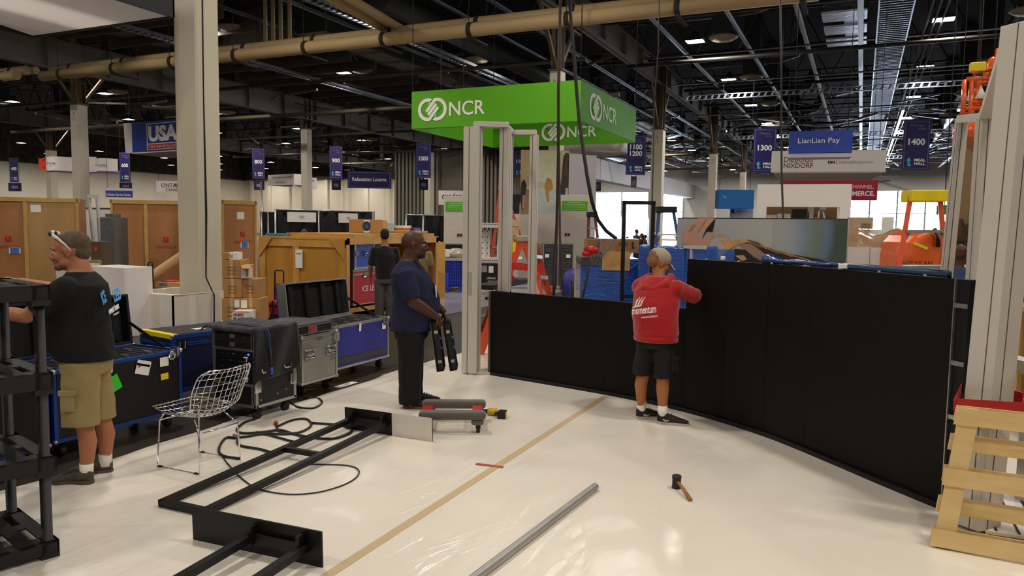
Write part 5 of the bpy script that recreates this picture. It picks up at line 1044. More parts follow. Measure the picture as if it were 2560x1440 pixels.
for s0, s1 in zip(cuts, cuts[1:]):
    a, c = along(s0), along(s1); d = (c-a).normalized(); n = V((d.y, -d.x, 0)); n = n if n.y < 0 else -n
    rows = 2 if s1 < sj+.05 else 3
    for k in range(rows):
        b = MB(); o = a-n*.03; o2 = c-n*.03
        b.poly([o+V((0, 0, .048+.5*k)), o2+V((0, 0, .048+.5*k)), o2+V((0, 0, .5475+.5*k)), o+V((0, 0, .5475+.5*k))], -n*.075)
        b.build('screen_panel', LEDM, t)
b = MB(); up = V((0, 0, .046))
vs = []; fs = []
for i, p in enumerate(base):
    d = (base[min(i+1, len(base)-1)]-base[max(i-1, 0)]).normalized(); n = V((d.y, -d.x, 0)); n = n if n.y < 0 else -n
    vs += [p, p+up, p-n*.14+up, p-n*.14]
for i in range(len(base)-1):
    for j in range(4): fs.append((i*4+j, i*4+(j+1) % 4, i*4+4+(j+1) % 4, i*4+4+j))
b.add(vs, fs+[(0, 1, 2, 3), tuple(len(vs)-4+q for q in (3, 2, 1, 0))]); b.build('kerb', KERB, t, bev=.004)
# end frame with aluminium edge and brackets
e0 = along(L[-1]); d = (along(L[-1])-along(L[-1]-.3)).normalized(); n = V((d.y, -d.x, 0)); n = n if n.y < 0 else -n
MB().poly([e0-n*.03+d*.004, e0-n*.105+d*.004, e0-n*.105+V((0, 0, 1.548))+d*.004, e0-n*.03+V((0, 0, 1.548))+d*.004], d*.008).build('edge_strip', ALU, t)
MB().poly([e0-n*.05+d*.012, e0-n*.13+d*.012, e0-n*.13+V((0, 0, 1.545))+d*.012, e0-n*.05+V((0, 0, 1.545))+d*.012], d*.09).build('rear_frame', BLKM, t)
for z in (.25, .62, .98, 1.36): MB().poly([e0-n*.045+d*.012+V((0, 0, z)), e0-n*.045+d*.1+V((0, 0, z)), e0-n*.045+d*.1+V((0, 0, z+.03)), e0-n*.045+d*.012+V((0, 0, z+.03))], n*.008).build('bracket', ALU, t)
a = along(0); MB().poly([a-d*0-V((.006, 0, 0)), a-V((.006, 0, 0))+V((0, .09, 0)), a-V((.006, -.09, -1.05)), a-V((.006, 0, -1.05))], (-.006, 0, 0)).build('edge_strip', ALU, t)
for k in range(9):
    s = sj+.25+k*.4; p = along(s); MB().cb((p.x, p.y+.05, 1.556), (.02, .02, .014)).build('locating_pin', ALU, t)
for s in (.3, 1.2): p = along(s); MB().cb((p.x, p.y+.05, 1.056), (.012, .012, .03)).build('locating_pin', BLK, t)
# things lying on top of the wall
P = [along(sj+.95+i*.1)+V((0, .12, 1.57)) for i in range(18)]
b = MB(); r_ = random.Random(2); b.tube([p+V((0, .03*math.sin(i*.9), .012*r_.random())) for i, p in enumerate(P)], [.05 if i in (0, 1) else .025-.0005*i for i in range(18)], 10)
tag(b.build('rolled_film', mat('film_navy', '153a78', .2, coat=1, bump=(12, 1))), 'roll of blue film lying along the top of the black wall', 'film')
b = MB(); b.tube([along(sj+1.9+i*.25)+V((0, .1, 1.575)) for i in range(8)], .026, 10); tag(b.build('blue_tube', mat('tube_blue', '203a5c', .35)), 'blue-grey tube lying along the top of the black wall', 'tube')
for s, w_, lb in ((sj+1.9, .07, 'white end piece on the top edge of the black wall'), (sj+.45, .03, 'small white clip on the top edge at the left of the tall part')):
    p = along(s); tag(MB().cb((p.x, p.y+.07, 1.575+.0), (w_*1.3, .05, .035)).build('top_clip', WHT, bev=.005), lb, 'clip')
tag(MB().tube([at(1668, 665, D=7.8), at(1676, 668, D=7.6)], [.03, .03], 12).build('short_pipe', WHITEALU), 'short white pipe end beside the cap of the man in red', 'pipe')
# --- white aluminium booth frame (left)
def post(t, a, c, w, dpt, ax, groove=True, name='post'):
    "upright profile from a to c; ax = unit vector along its width"
    a, c, ax = V(a), V(c), V(ax); up = (c-a).normalized(); ay = up.cross(ax).normalized()
    b = MB(); b.bar(a, c, dpt, w, up=ax); b.build(name, WHITEALU, t, bev=.004)
    if groove:
        g = MB()
        for s in (-1, 1):
            for k in (-.12,): o = ay*(s*(dpt/2+.0005))+ax*(w*k); g.bar(a+o, c+o, .002, .008, up=ax)
            for k in (-.15,): o = ax*(s*(w/2+.0005))+ay*(dpt*k); g.bar(a+o, c+o, .002, .006, up=ay)
        g.build('groove', mat('groove_dark', '4e4a45', .6), t)
t = TW('aluminium_tower', 'tall white aluminium booth frame at the left end of the black wall', 'frame', (-4.25, 8.3, 0))
fA, fB = V((-4.33, 8.2, 0)), V((-4.07, 8.36, 0)); zt = 3.04
post(t, fA+V((0, 0, .03)), fA+V((0, 0, zt)), .2, .14, (1, .1, 0)); post(t, (-4.0, 8.42, .03), (-4.0, 8.42, zt), .13, .08, (1, .1, 0))
post(t, (-4.25, 9.05, .03), (-4.25, 9.05, zt), .1, .08, (1, .1, 0)); post(t, (-3.93, 9.15, .03), (-3.93, 9.15, zt), .1, .08, (1, .1, 0))
b = MB(); b.bar(fA+V((0, 0, zt+.03)), (-3.97, 8.42, zt+.03), .16, .06).bar((-4.25, 9.05, zt+.03), (-3.9, 9.15, zt+.03), .08, .06).bar((-4.02, 8.42, zt+.03), (-4.22, 9.05, zt+.03), .09, .06).bar((-4.35, 8.2, .02), (-4.05, 8.34, .02), .14, .04).bar((-4.3, 8.2, .02), (-4.25, 9.05, .02), .08, .04).bar((-3.98, 8.42, .02), (-3.95, 9.15, .02), .08, .04)
b.build('crossbar', WHITEALU, t, bev=.004)
MB().bar(fA+V((.0, -.0715, 1.0)), fA+V((0, -.0715, 1.28)), .003, .06, up=(1, 0, 0)).build('tape_strip', mat('grey_patch', 'a39d93', .5), t)
# --- white frame (right)
t = TW('aluminium_tower', 'leaning white aluminium booth frame at the right edge', 'frame', (.9, 5.5, 0))
tp = at(2564, 66, D=4.6); bt = G(2440, 1322); post(t, bt+V((0, 0, .02)), tp, .215, .17, (_rt+_fw*.45).normalized())
r0, r1 = at(2405, 298, D=7.4), at(2366, 690, D=7.7); k = r1.z/(r0.z-r1.z); post(t, r1+(r1-r0)*k, r0, .1, .07, _rt)
q0, q1 = at(2468, 292, D=6.3), at(2442, 690, D=6.5); k = q1.z/(q0.z-q1.z); post(t, q1+(q1-q0)*k, q0, .14, .1, _rt)
q2 = at(2500, 240, D=5.6)
MB().bar(r0, q0, .1, .07).build('crossbar', WHITEALU, t, bev=.004); MB().bar(q0, tp+V((-.04, .1, -.03)), .12, .07).build('crossbar', WHITEALU, t, bev=.004)
F = Face(2420, 2450, 512, 705, 6.9); part(F, 'grey_panel', mat('panel_grey', '6d6b6a', .5), t, (0, 1, -1, 1, -.04, 0)); part(F, 'panel_edge', WHITEALU, t, (1, 1.18, -1, 1.02, -.05, .01))
F = Face(2500, 2640, 888, 918, 4.9, 4.4, dyt=6); part(F, 'shelf_bar', WHITEALU, t, (0, 1, 0, 1, -.12, 0))
F = Face(2496, 2555, 965, 993, 5.1, 4.9, dyt=6); part(F, 'red_tape', RED, t, (0, 1, 0, 1, -.01, 0))
F = Face(2530, 2600, 990, 1330, 5.2, 5.0); part(F, 'lower_post', WHITEALU, t, (0, .5, 0, 1, -.12, 0))
t = TW('floor_panel', 'white panel with black stripes lying behind the pallet', 'panel', (1.0, 5.9, 0)); MB().box(.78, 1.35, 5.3, 6.6, .01, .03).build('panel', WHT, t)
b = MB()
for k in range(4): b.bar((.84+.12*k, 5.32, .032), (.84+.12*k, 6.5, .032), .014, .004)
b.build('stripe', BLK, t)
b = MB(); b.tube(spline([at(2472, 1185, D=5.3), at(2480, 1170, D=5.3), at(2484, 1150, D=5.3), at(2474, 1148, D=5.3), at(2482, 1172, D=5.3), at(2488, 1190, D=5.3)]), .004, 6); tag(b.build('cable_loop', BLK), 'small black cable loop seen through the pallet slats', 'cable')
# --- pallet standing on edge
t = TW('pallet', 'pale wooden pallet standing on edge with a red strap on top', 'pallet', (1.05, 5.05, 0)); PW = wood('pallet_pine', 'dcc08a', 'c7a568', (1.5, 1.5, 6), .65)
A0 = V((.46, 5.03, 0)); rx = V((1, -.06, 0)).normalized(); A1 = at(2384, 1038, D=4.66); upv = V((0, .16, 1)).normalized(); nn = rx.cross(upv)*-1
lx = (A1-A0).dot(rx); sh = lx/ (A1-A0).dot(upv)
def pp(u, v, d=0): return A0+rx*(u+sh*v)+upv*v-nn*d*-1
Wp = 1.2
for v0, v1, m_ in ((.0, .1, 0), (.185, .285, 0), (.37, .47, 0), (.56, .66, 0), (.745, .83, 0)):
    MB().poly([pp(0, v0), pp(Wp, v0), pp(Wp, v1), pp(0, v1)], -nn*.02*-1).build('slat', PW, t, bev=.003)
for u in (.02, .55, 1.08): MB().poly([pp(u, 0, .0), pp(u+.1, 0, .0), pp(u+.1, .82, .0), pp(u, .82, .0)], nn*.09*-1).build('stringer', PW, t, bev=.003)
for v0, v1 in ((0, .1), (.36, .46), (.72, .82)): MB().poly([pp(0, v0)-nn*.09, pp(Wp, v0)-nn*.09, pp(Wp, v1)-nn*.09, pp(0, v1)-nn*.09], -nn*.02).build('rear_slat', PW, t)
b = MB()
for u, v, s in ((.07, .52, .02), (.03, .44, .01), (.09, .42, .012), (.2, .05, .012), (.62, .3, .012), (.4, .6, .009), (.13, .64, .006), (.3, .08, .009), (.25, .23, .008), (.5, .43, .008)): b.tube([pp(u, v)+nn*.021, pp(u, v)+nn*.0225], s, 8)
b.build('knots', mat('knot_brown', '7a4a20', .7), t)
RST = mat('red_strap', 'b0201c', .55, noise=(8, .3)); b = MB(); P = [pp(-.01, .83)+nn*.03, pp(.3, .845)+nn*.03, pp(.7, .87)+nn*.03, pp(1.2, .9)+nn*.03]
for a, c in zip(P, P[1:]): b.bar(a, c, .02, .075, up=upv)
tag(b.build('red_strap', RST), 'red fabric strap draped along the top of the pallet', 'strap')
tag(MB().bar(pp(-.01, .83)+nn*.0, at(2407, 962, D=5.0), .008, .06).build('red_strap', RST), 'red strap end tied up to the white post above the pallet', 'strap')
# --- floor frames
BM = mat('frame_black', '131215', .42, metal=.3, noise=(5, .2), col2='0e0d10')
def floor_frame(label, loc, rz, tilt=0, half=False, short=None, rot=None, ox=0):
    "lies on its back: base plate upright at y=0, posts along +y"
    t = T('display_stand', label, 'stand', loc, rz, 'black steel display stands', rot)
    MB().box(-.44, .46, -.012, 0, -.1, .1).build('base_plate', BM, t)
    if half: MB().box(.06, .46, .0005, .004, -.1, .105).build('white_plate', mat('plate_white', 'd9d2cc', .5, noise=(4, .25)), t); 
    L_ = short or 2.08
    for x in (-.36+ox, ox): MB().box(x-.0225, x+.0225, -.05 if not half else 0, L_, -.0225, .0225).build('post', BM, t, bev=.003)
    MB().box(-.3825+ox, .0225+ox, L_-.045, L_, -.0225, .0225).build('top_bar', BM, t, bev=.003)
    if L_ > 1: MB().box(-.3375+ox, -.0225+ox, .88, .92, -.02, .02).build('cross_bar', BM, t, bev=.003)
    MB().box(-.34+ox, -.02+ox, .02, .03, -.03, .03).build('brace_plate', BM, t)
    for x in (-.34+ox, -.02+ox): MB().box(x-.012, x+.012, -.03, .05, -.03, .075).build('gusset', BM, t)
    return t
fa = floor_frame('black steel display stand lying down with a half white foot plate', (-3.7, 5.43, .105), math.pi+.02, half=True); 
fa.rotation_euler = (-.035, 0, math.pi+.02)
fa.scale = (-1, 1, 1)
fb = floor_frame('black steel display stand lying in the foreground with its foot plate up', (-3.0, 3.1, .105), math.pi+.06, ox=.36); fb.rotation_euler = (-.03, 0, math.pi+.05); fb.scale = (-1, 1, 1)
fc = floor_frame('black steel display stand standing upright behind the black wall', (-2.34, 9.2, 0), .46); fc.rotation_euler = (math.pi/2, 0, .44); fc.location.z = .1
# --- dolly
DM = mat('dolly_carpet', '4f4a44', .95, noise=(60, .6), col2='6b655d', bump=(90, .8), sheen=.4)
t = T('furniture_dolly', 'grey carpeted four-wheel furniture dolly with red crossbars', 'dolly', (-3.33, 5.97, 0), .47)
for y in (-.22, .2): MB().box(-.3, .3, y-.062, y+.062, .125, .2).build('carpeted_beam', DM, t, bev=.03); MB().box(.17 if y < 0 else .18, .28, y-.06, y+.06, .08, .12).build('carpet_end', DM, t, bev=.02); MB().box(-.28, -.18, y-.06, y+.06, .09, .14).build('carpet_end', DM, t, bev=.02)
for x in (-.24, .22): MB().box(x-.045, x+.045, -.17, .15, .14, .165).build('red_crossbar', RED, t)
for x in (-.23, .23):
    for y in (-.22, .2): MB().lathe([(.0, -.016), (.036, -.016), (.04, 0), (.036, .016), (0, .016)], (x, y, .04), 16, axis='x').box(x-.022, x+.022, y-.03, y+.015, .045, .1).build('caster', RUB, t)
# --- drill, mallet, pipe
p = G(1230, 1040); t = T('cordless_drill', 'yellow and black cordless drill lying beside the dolly', 'drill', (p.x, p.y, 0), .25)
DY = mat('drill_yellow', 'c9a51c', .45)
MB().tube([(-.09, 0, .045), (-.03, 0, .045)], [.018, .026], 12).build('chuck', BLK, t); MB().tube([(-.04, 0, .045), (.05, 0, .045), (.06, 0, .045)], [.032, .034, .02], 14).build('motor_housing', DY, t)
MB().bar((.02, 0, .035), (.1, -.06, .035), .036, .03).build('grip', BLK, t, bev=.006); MB().cb((.115, -.075, .04), (.075, .1, .075)).build('battery', BLK, t, bev=.006); MB().cb((.15, -.08, .04), (.012, .05, .06)).build('battery_label', DY, t)
p = G(1691, 1222); t = T('rubber_mallet', 'black rubber mallet with wooden handle standing on its head', 'mallet', (p.x, p.y, 0), 0)
MB().lathe([(0, 0), (.028, 0), (.034, .006), (.031, .03), (.031, .07), (.034, .094), (.028, .1), (0, .1)], n=20).build('head', mat('mallet_rubber', '201d1d', .6), t); q = G(1726, 1256)-p
MB().tube([(0, 0, .062), (q.x*.5, q.y*.5, .045), (q.x, q.y, .016)], [.011, .012, .016], 10).build('handle', wood('mallet_wood', 'a9712f', '8a5520', (20, 20, 3)), t)
p0, p1 = G(1488, 1226), G(1210, 1440); d = (p1-p0).normalized(); b = MB(); b.tube([p0+V((0, 0, .028)), p0+d*2.6+V((0, 0, .028))], .027, 20, cap=False); b.tube([p0+V((0, 0, .028)), p0+d*.12+V((0, 0, .028))], .0235, 20)
o = b.build('metal_pipe', mat('pipe_grey', 'aeadaa', .4, metal=.5, noise=(6, .35), col2='8f8e8c')); tag(o, 'long grey metal pipe lying on the white plastic floor', 'pipe')
# --- wire chair (faces -x)
t = T('wire_chair', 'chrome wire side chair standing on the plastic edge', 'chair', (-4.5, 4.12, 0), math.pi)
prof = [(.27, .46), (.18, .44), (.06, .412), (-.06, .395), (-.14, .40), (-.2, .44), (-.235, .5), (-.265, .58), (-.3, .66), (-.335, .74), (-.355, .78)]
hw = [.2, .235, .25, .25, .245, .24, .245, .255, .26, .25, .2]
rise = [.0, .015, .03, .045, .05, .045, .03, .015, .0, -.0, -.0]
fwdl = [0, 0, 0, 0, .02, .04, .06, .07, .075, .07, .05]
PS = spline([(x, 0, z) for x, z in prof], 3); HS = spline([(h, 0, 0) for h in hw], 3); RS = spline([(h, 0, 0) for h in rise], 3); FS = spline([(h, 0, 0) for h in fwdl], 3); N_ = len(PS)
def S(i, v): return V((PS[i].x+FS[i].x*v*v, v*HS[i].x, PS[i].z+RS[i].x*v*v))
b = MB()
for j in range(-5, 6): b.tube([S(i, j/5.5) for i in range(N_)], .0033, 5)
for i in range(0, N_, 2): b.tube([S(i, v/8) for v in range(-8, 9)], .0033, 5)
o = b.build('wire_mesh', CHROME, t)
rim = [S(i, 1) for i in range(N_)]+[S(N_-1, v/6) for v in range(5, -6, -1)]+[S(i, -1) for i in range(N_-1, -1, -1)]+[S(0, v/6) for v in range(-5, 6)]
MB().tube(rim, .005, 8, closed=True).build('rim', CHROME, t)
def rod(*P): MB().tube([V(p) for p in P], .0065, 8).build('leg_frame', CHROME, t)
for s in (-1, 1):
    rod((.2, s*.15, .42), (.2, s*.17, .39), (.23, s*.2, .3)if 0 else (.215, s*.185, .36), (.23, s*.2, .008), (-.2, s*.2, .008), (-.19, s*.19, .3), (-.1, s*.14, .39))
    for x in (.2, -.17): MB().cb((x, s*.2, .008), (.04, .018, .016)).build('foot_pad', RUB, t)
rod((-.19, -.19, .3), (-.19, .19, .3)); rod((.215, -.185, .36), (.215, .185, .36))
# --- black plastic shelving at the left
SP = mat('shelf_black', '141312', .55, bump=(200, .15)); P0 = V((-3.97, 2.57, 0)); ex = (V((-4.6, 2.75, 0))-P0).normalized(); ey = V((ex.y, -ex.x, 0)); ey = ey if ey.y < 0 else -ey
t = TW('shelving_unit', 'black plastic shelving unit at the left edge', 'shelving', P0); Ws, Ls = .6, .95
for u in (0, Ws):
    for v in (0, Ls):
        c = P0+ex*u+ey*v; MB().tube([c, c+V((0, 0, .06)), c+V((0, 0, .06)), c+V((0, 0, 1.44))], [.036, .036, .028, .027], 14).build('post', SP, t)
for z0, z1 in ((.03, .1), (.49, .57), (.94, 1.03), (1.42, 1.5)):
    X = Matrix.Translation(P0) @ Matrix(((ex.x, ey.x, 0, 0), (ex.y, ey.y, 0, 0), (0, 0, 1, 0), (0, 0, 0, 1)))
    b = MB(X); e = .045; b.box(-e, Ws+e, -e, -e+.012, z0, z1).box(-e, Ws+e, Ls+e-.012, Ls+e, z0, z1).box(-e, -e+.012, -e, Ls+e, z0, z1).box(Ws+e-.012, Ws+e, -e, Ls+e, z0, z1)
    n = 9; w_ = (Ls+2*e)/n
    for i in range(n): b.box(-e, Ws+e, -e+i*w_, -e+i*w_+w_*.62, z1-.012, z1)
    b.box(-e, .06, -e, Ls+e, z1-.012, z1-.001).box(Ws-.06, Ws+e, -e, Ls+e, z1-.012, z1-.001).box(Ws/2-.04, Ws/2+.04, -e, Ls+e, z1-.012, z1-.001)
    for u in (0, Ws): b.box(u-.045, u+.045, -.045, .045, z0-.03, z1)
    b.build('shelf', SP, t, bev=.004)
# --- road cases along the plastic edge
R90 = math.pi/2
c1 = flight('flight_case', 'open black road case with blue edging, stickers and raised lid behind the wire chair', 1.2, .62, .70, (-5.52, 3.66, 0), R90, BLKP, NAVY, .13, open_lid=1, lidline=0, latches=((.93, .97, 'f'),), r=.03,
    labels=((.28, .72, .11, .14, TEXTR, -.05), (.28, .64, .11, .08, PAPER, -.05), (.42, .66, .13, .13, GREENP, -.4), (.4, .9, .05, .07, PAPER, .1), (.66, .82, .14, .12, PAPER, .3), (.66, .86, .14, .02, TEXTR, .3), (.84, .85, .09, .08, PAPER, 0), (.84, .62, .08, .055, YEL, -.05)))
def led_rows(t, W_, D_, z):
    b = MB(); n = int(W_/.075)
    for i in range(n): b.box(.04+i*.075, .095+i*.075, .05, D_-.05, z-.09, z)
    b.build('stored_panels', mat('stored_black', '19191c', .5), t)
    b = MB()
    for i in range(0, n, 3): b.box(.05+i*.075, .085+i*.075, .12, .2, z, z+.012); b.box(.05+i*.075, .085+i*.075, D_-.25, D_-.17, z, z+.012)
    b.build('panel_clips', ALU, t)
led_rows(c1, 1.2, .62, .69); text('sparks', (.335, -.0075, .565), (1, 0, 0), ZU, .045, TEXTW, c1, w=.1); text('RESTAURANT', (.335, -.0075, .505), (1, 0, 0), ZU, .02, TEXTB, c1, w=.1); text('JJF', (.76, -.0075, .62), V((1, 0, -.3)), V((.3, 0, 1)), .035, TEXTB, c1)
def lid(t, W_, D_, z, h, lean, edge, ribs, panelm):
    X = Matrix.Translation((0, D_+.01, z)) @ Matrix.Rotation(-lean, 4, 'X'); b = MB(X); b.box(0, W_, 0, .14, 0, .02).box(0, W_, 0, .14, h-.02, h).box(0, .02, 0, .14, 0, h).box(W_-.02, W_, 0, .14, 0, h); b.build('lid_rim', edge, t, bev=.003)
    b = MB(X); b.box(.02, W_-.02, .1, .135, .02, h-.02); b.build('lid_foam', FOAM, t)
    b = MB(X)
    for i in range(ribs): x = W_*(i+.5)/ribs; b.box(x-.035, x+.035, .05, .1, .04, h-.04)
    b.build('foam_rib', FOAM, t, bev=.01); b = MB(X); b.box(0, W_, .13, .142, 0, h); b.build('lid_shell', panelm, t)
    a = X @ V((W_-.015, .02, h*.45)); MB().bar(a, (W_-.01, D_*.35, z), .03, .006, up=(1, 0, 0)).build('lid_stay', BLK, t)
lid(c1, 1.2, .62, .705, .46, .12, mat('lid_edge_black', '1a1a22', .4), 5, BLKP)
b = MB(); r_ = random.Random(4)
for k in range(9): a = k*.7; b.ell((1.08+.03*math.cos(a), -.02, .66+.03*math.sin(a)), (.012, .01, .012), n=6, k=4)
b.build('clamp_knob', CHROME, c1)
c2 = flight('flight_case', 'second open black road case with blue edging behind the man in shorts', 1.2, .62, .70, (-5.48, 2.40, 0), R90, BLKP, NAVY, .13, open_lid=1, lidline=0, latches=((.35, .85, 'f'),), r=.03, labels=((.15, .9, .08, .05, PAPER, 0),))
led_rows(c2, 1.2, .62, .69); lid(c2, 1.2, .62, .705, .46, .15, mat('lid_edge_black', '', 0), 5, BLKP)
c3 = flight('flight_case', 'closed grey-topped case with blue edge behind the man, level with his chest', 1.5, .7, 1.12, (-7.4, 3.9, 0), R90, BLKP, NAVY, .13, lidline=.86, r=.04, labels=((.3, .6, .2, .12, PAPER, 0),))
MB().box(.0, 1.5, 0, .7, 1.12, 1.125).build('lid_top', mat('lid_grey', '8b8882', .5), c3)
text('RX', (.4, -.008, .75), (1, 0, 0), ZU, .08, TEXTB, c3)
c4 = flight('flight_case', 'closed blue-edged road case with yellow tape left of the equipment rack', .95, .62, .72, (-6.15, 5.3, 0), R90-.2, mat('case_navy', '10193f', .5), NAVY, .13, lidline=.82, latches=((.1, .82, 'f'),), r=.045)
MB().box(-.004, .07, -.0, .62, .72, .723).box(-.004, .0, 0, .62, .68, .72).build('yellow_tape', YEL, c4); MB().box(.38, .5, .2, .3, .72, .722).build('white_tape', PAPER, c4); MB().box(.06, .9, .05, .57, .7201, .7215).build('dark_top', mat('case_top', '3a3432', .6), c4)
b = MB(); b.box(-.02, .03, -.012, .0, .5, .6); b.build('hinge_plate', ALU, c4)
# equipment rack with drawers
t = T('equipment_rack', 'black equipment rack case with drawers and silver edging', 'rack', (-5.53, 5.23, 0), 0); Wr, Dr, Hr, z0 = .53, .54, .86, .13
MB().box(.004, Wr-.004, .004, Dr-.004, z0, Hr).build('shell', mat('rack_black', '16150f', .5), t); b = MB(); r = .028
for z in (z0, Hr-r): b.box(0, Wr, -.003, r, z, z+r).box(-.003, r, 0, Dr, z, z+r).box(Wr-r, Wr+.003, 0, Dr, z, z+r)
for x in (0, Wr-r):
    for y in (0, Dr-r): b.box(x-.003 if x == 0 else x, x+r if x == 0 else x+r+.003, y-.003, y+r, z0, Hr)
b.box(-.003, Wr+.003, -.006, .02, .655, .675).box(-.003, Wr+.003, -.006, .02, .335, .35); b.build('edging', ALU, t, bev=.003)
for z1, z2 in ((.755, .83), (.68, .748), (.16, .33)):
    MB().box(.04, Wr-.04, -.012, .0, z1, z2).build('drawer', BLKP, t, bev=.002); b = MB(); e = .006
    b.box(.035, Wr-.035, -.014, -.004, z1-e, z1).box(.035, Wr-.035, -.014, -.004, z2, z2+e).box(.035, .041, -.014, -.004, z1, z2).box(Wr-.041, Wr-.035, -.014, -.004, z1, z2); b.build('drawer_frame', ALU, t)
    MB().cb((Wr/2, -.016, (z1+z2)/2), (.06, .01, .04)).build('drawer_latch', ALU, t)
    for x in (.13, Wr-.13): MB().cb((x, -.014, (z1+z2)/2-.01), (.01, .006, .01)).build('rivet', CHROME, t)
r_ = random.Random(9); z = .37
while z < .64:
    h = r_.choice((.04, .085)); MB().box(.05, Wr-.05, -.004, 0, z, z+h-.006).build('rack_unit', mat('unit_black', '0e0e10', .4), t); b = MB()
    for k in range(7): x = r_.uniform(.08, .45); b.cb((x, -.006, z+h/2), (r_.choice((.006, .03)), .004, .008))
    b.build('unit_detail', ALU, t); z += h
MB().cb((.45, -.008, .63), (.014, .008, .014)).build('blue_led', mat('led_blue', (.15, .2, 1), .4, emit=8), t); MB().cb((.2, -.008, .47), (.012, .008, .012)).build('red_led', mat('led_red', (1, .1, .05), .4, emit=8), t)
b = MB()
for k in range(4): b.cb((.42, -.008, .6-.065*k), (.05, .006, .012)); b.cb((.43, -.008, .575-.065*k), (.008, .006, .02))
b.build('white_marks', TEXTW, t)
for y in (.1, .4):
    c = MB(); P = [(Wr+.008, y-.07, .42), (Wr+.008, y+.07, .42), (Wr+.008, y+.07, .53), (Wr+.008, y-.07, .53)]; c.tube(P, .011, 8, closed=True); c.tube([(Wr+.02, y-.05, .5), (Wr+.03, y-.04, .46), (Wr+.03, y+.04, .46), (Wr+.02, y+.05, .5)], .01, 8); c.build('handle', CHROME, t)
for y in (.02, .5): MB().cb((Wr+.006, y, .33), (.012, .08, .11)).build('latch', CHROME, t, bev=.004)
b = MB()
for y, z in ((.06, .45), (.1, .3), (.06, .2), (.28, .22), (.45, .3), (.4, .24), (.5, .4), (.3, .5)): b.cb((Wr+.0005, y, z), (.004, .012, .012))
b.build('rivet', CHROME, t)
for x in (.07, Wr-.07):
    for y in (.08, Dr-.08): c = MB(); c.lathe([(.001, -.018), (.045, -.018), (.048, 0), (.045, .018), (.001, .018)], (x, y, .048), 14, axis='x').box(x-.025, x+.025, y-.025, y+.025, .1, z0); c.build('caster', RUB, t)
# black cloth draped over the rack
def cl(u, v):
    y = 5.2+.6*u; s = v*1.12-.06
    if s < .58: x = -5.58+s; z = .872+.006*math.sin(y*22+x*9)+.004*math.sin(x*40)
    else: k = s-.58; x = -4.985+.012*math.sin(y*16+k*8)+.03*k; z = .872-k*(1+.04*math.sin(y*7))*(.86+.2*(1-u))
    if v < .02: z -= .03
    if u < .04: z -= .025+.008*math.sin(x*40); y -= .02
    return (x, y, z)
b = MB(); b.grid(cl, 24, 60); tag(b.build('black_cloth', BLACKC, solid=.006), 'black cloth draped over the equipment rack', 'cloth')
b = MB(); P = spline([(-5.45, 5.35, .89), (-5.3, 5.25, .9), (-5.1, 5.28, .89), (-4.99, 5.33, .86), (-4.955, 5.36, .7), (-4.95, 5.38, .5)], 6); b.tube(P, .006, 6); P2 = spline([(-5.45, 5.38, .89), (-5.2, 5.33, .895), (-5.0, 5.37, .87), (-4.955, 5.37, .72), (-4.95, 5.38, .6)], 6)
t = tag(b.build('signal_cable', mat('cable_grey', '2b2d38', .5)), 'grey and blue cable hanging over the black cloth', 'cable'); c = MB(); c.tube(P2, .004, 6); c.build('blue_wire', BLUE, t); MB().tube([(-4.95, 5.38, .5), (-4.95, 5.385, .43)], .013, 10).build('connector', mat('connector_blue', '3a5fc8', .4), t)
# aluminium case, black unit, blue open case
ca = flight('flight_case', 'silver aluminium road case with hand-written numbers', .6, .6, .655, (-5.29, 6.2, 0), R90, ALP, ALU, .13, lidline=.86, latches=((.95, .86, 'f'),), handles=((.2, .62, 'f'), (.78, .62, 'f')), r=.03)
text('722-3', (.28, -.0085, .605), (1, 0, 0), ZU, .03, TEXTB, ca); text('CBLS', (.48, -.0085, .47), (1, 0, 0), ZU, .025, TEXTB, ca); text('8/\n/13', (.5, -.0085, .38), (1, 0, 0), ZU, .09, TEXTB, ca)
t = T('rack_unit', 'flat black lidded rack unit with a red patch on the silver case', 'rack unit', (-5.31, 6.12, .665), R90); MB().box(0, .6, 0, .56, 0, .1).build('body', BLKP, t, bev=.004); MB().box(-.01, .61, -.004, .57, .1, .115).build('lid', mat('grey_lid', '3f3f42', .5), t, bev=.004); MB().box(0, .6, -.008, 0, .0, .012).box(0, .6, -.008, 0, .088, .1).box(0, .012, -.008, 0, 0, .1).box(.588, .6, -.008, 0, 0, .1).build('edging', ALU, t); MB().box(.2, .34, -.01, -.002, .015, .085).build('plate', ALU, t); MB().cb((.27, -.012, .05), (.09, .006, .05)).build('red_patch', RED, t, bev=.002)
cb = flight('flight_case', 'blue open road case with silver edging beside the man in navy', 1.2, .6, .655, (-5.5, 6.93, 0), R90, BLUP, ALU, .13, open_lid=1, lidline=0, latches=((.08, .92, 'f'), (.92, .92, 'f')), r=.03, labels=((.48, .88, .04, .1, PAPER, .1), (.9, .8, .08, .08, PAPER, 0)))
MB().box(.03, 1.17, -.003, 0, .19, .27).build('grey_band', mat('band_grey', '3c3b44', .5), cb); led_rows(cb, 1.2, .6, .645); lid(cb, 1.2, .6, .66, .48, .12, ALU, 4, BLUP)
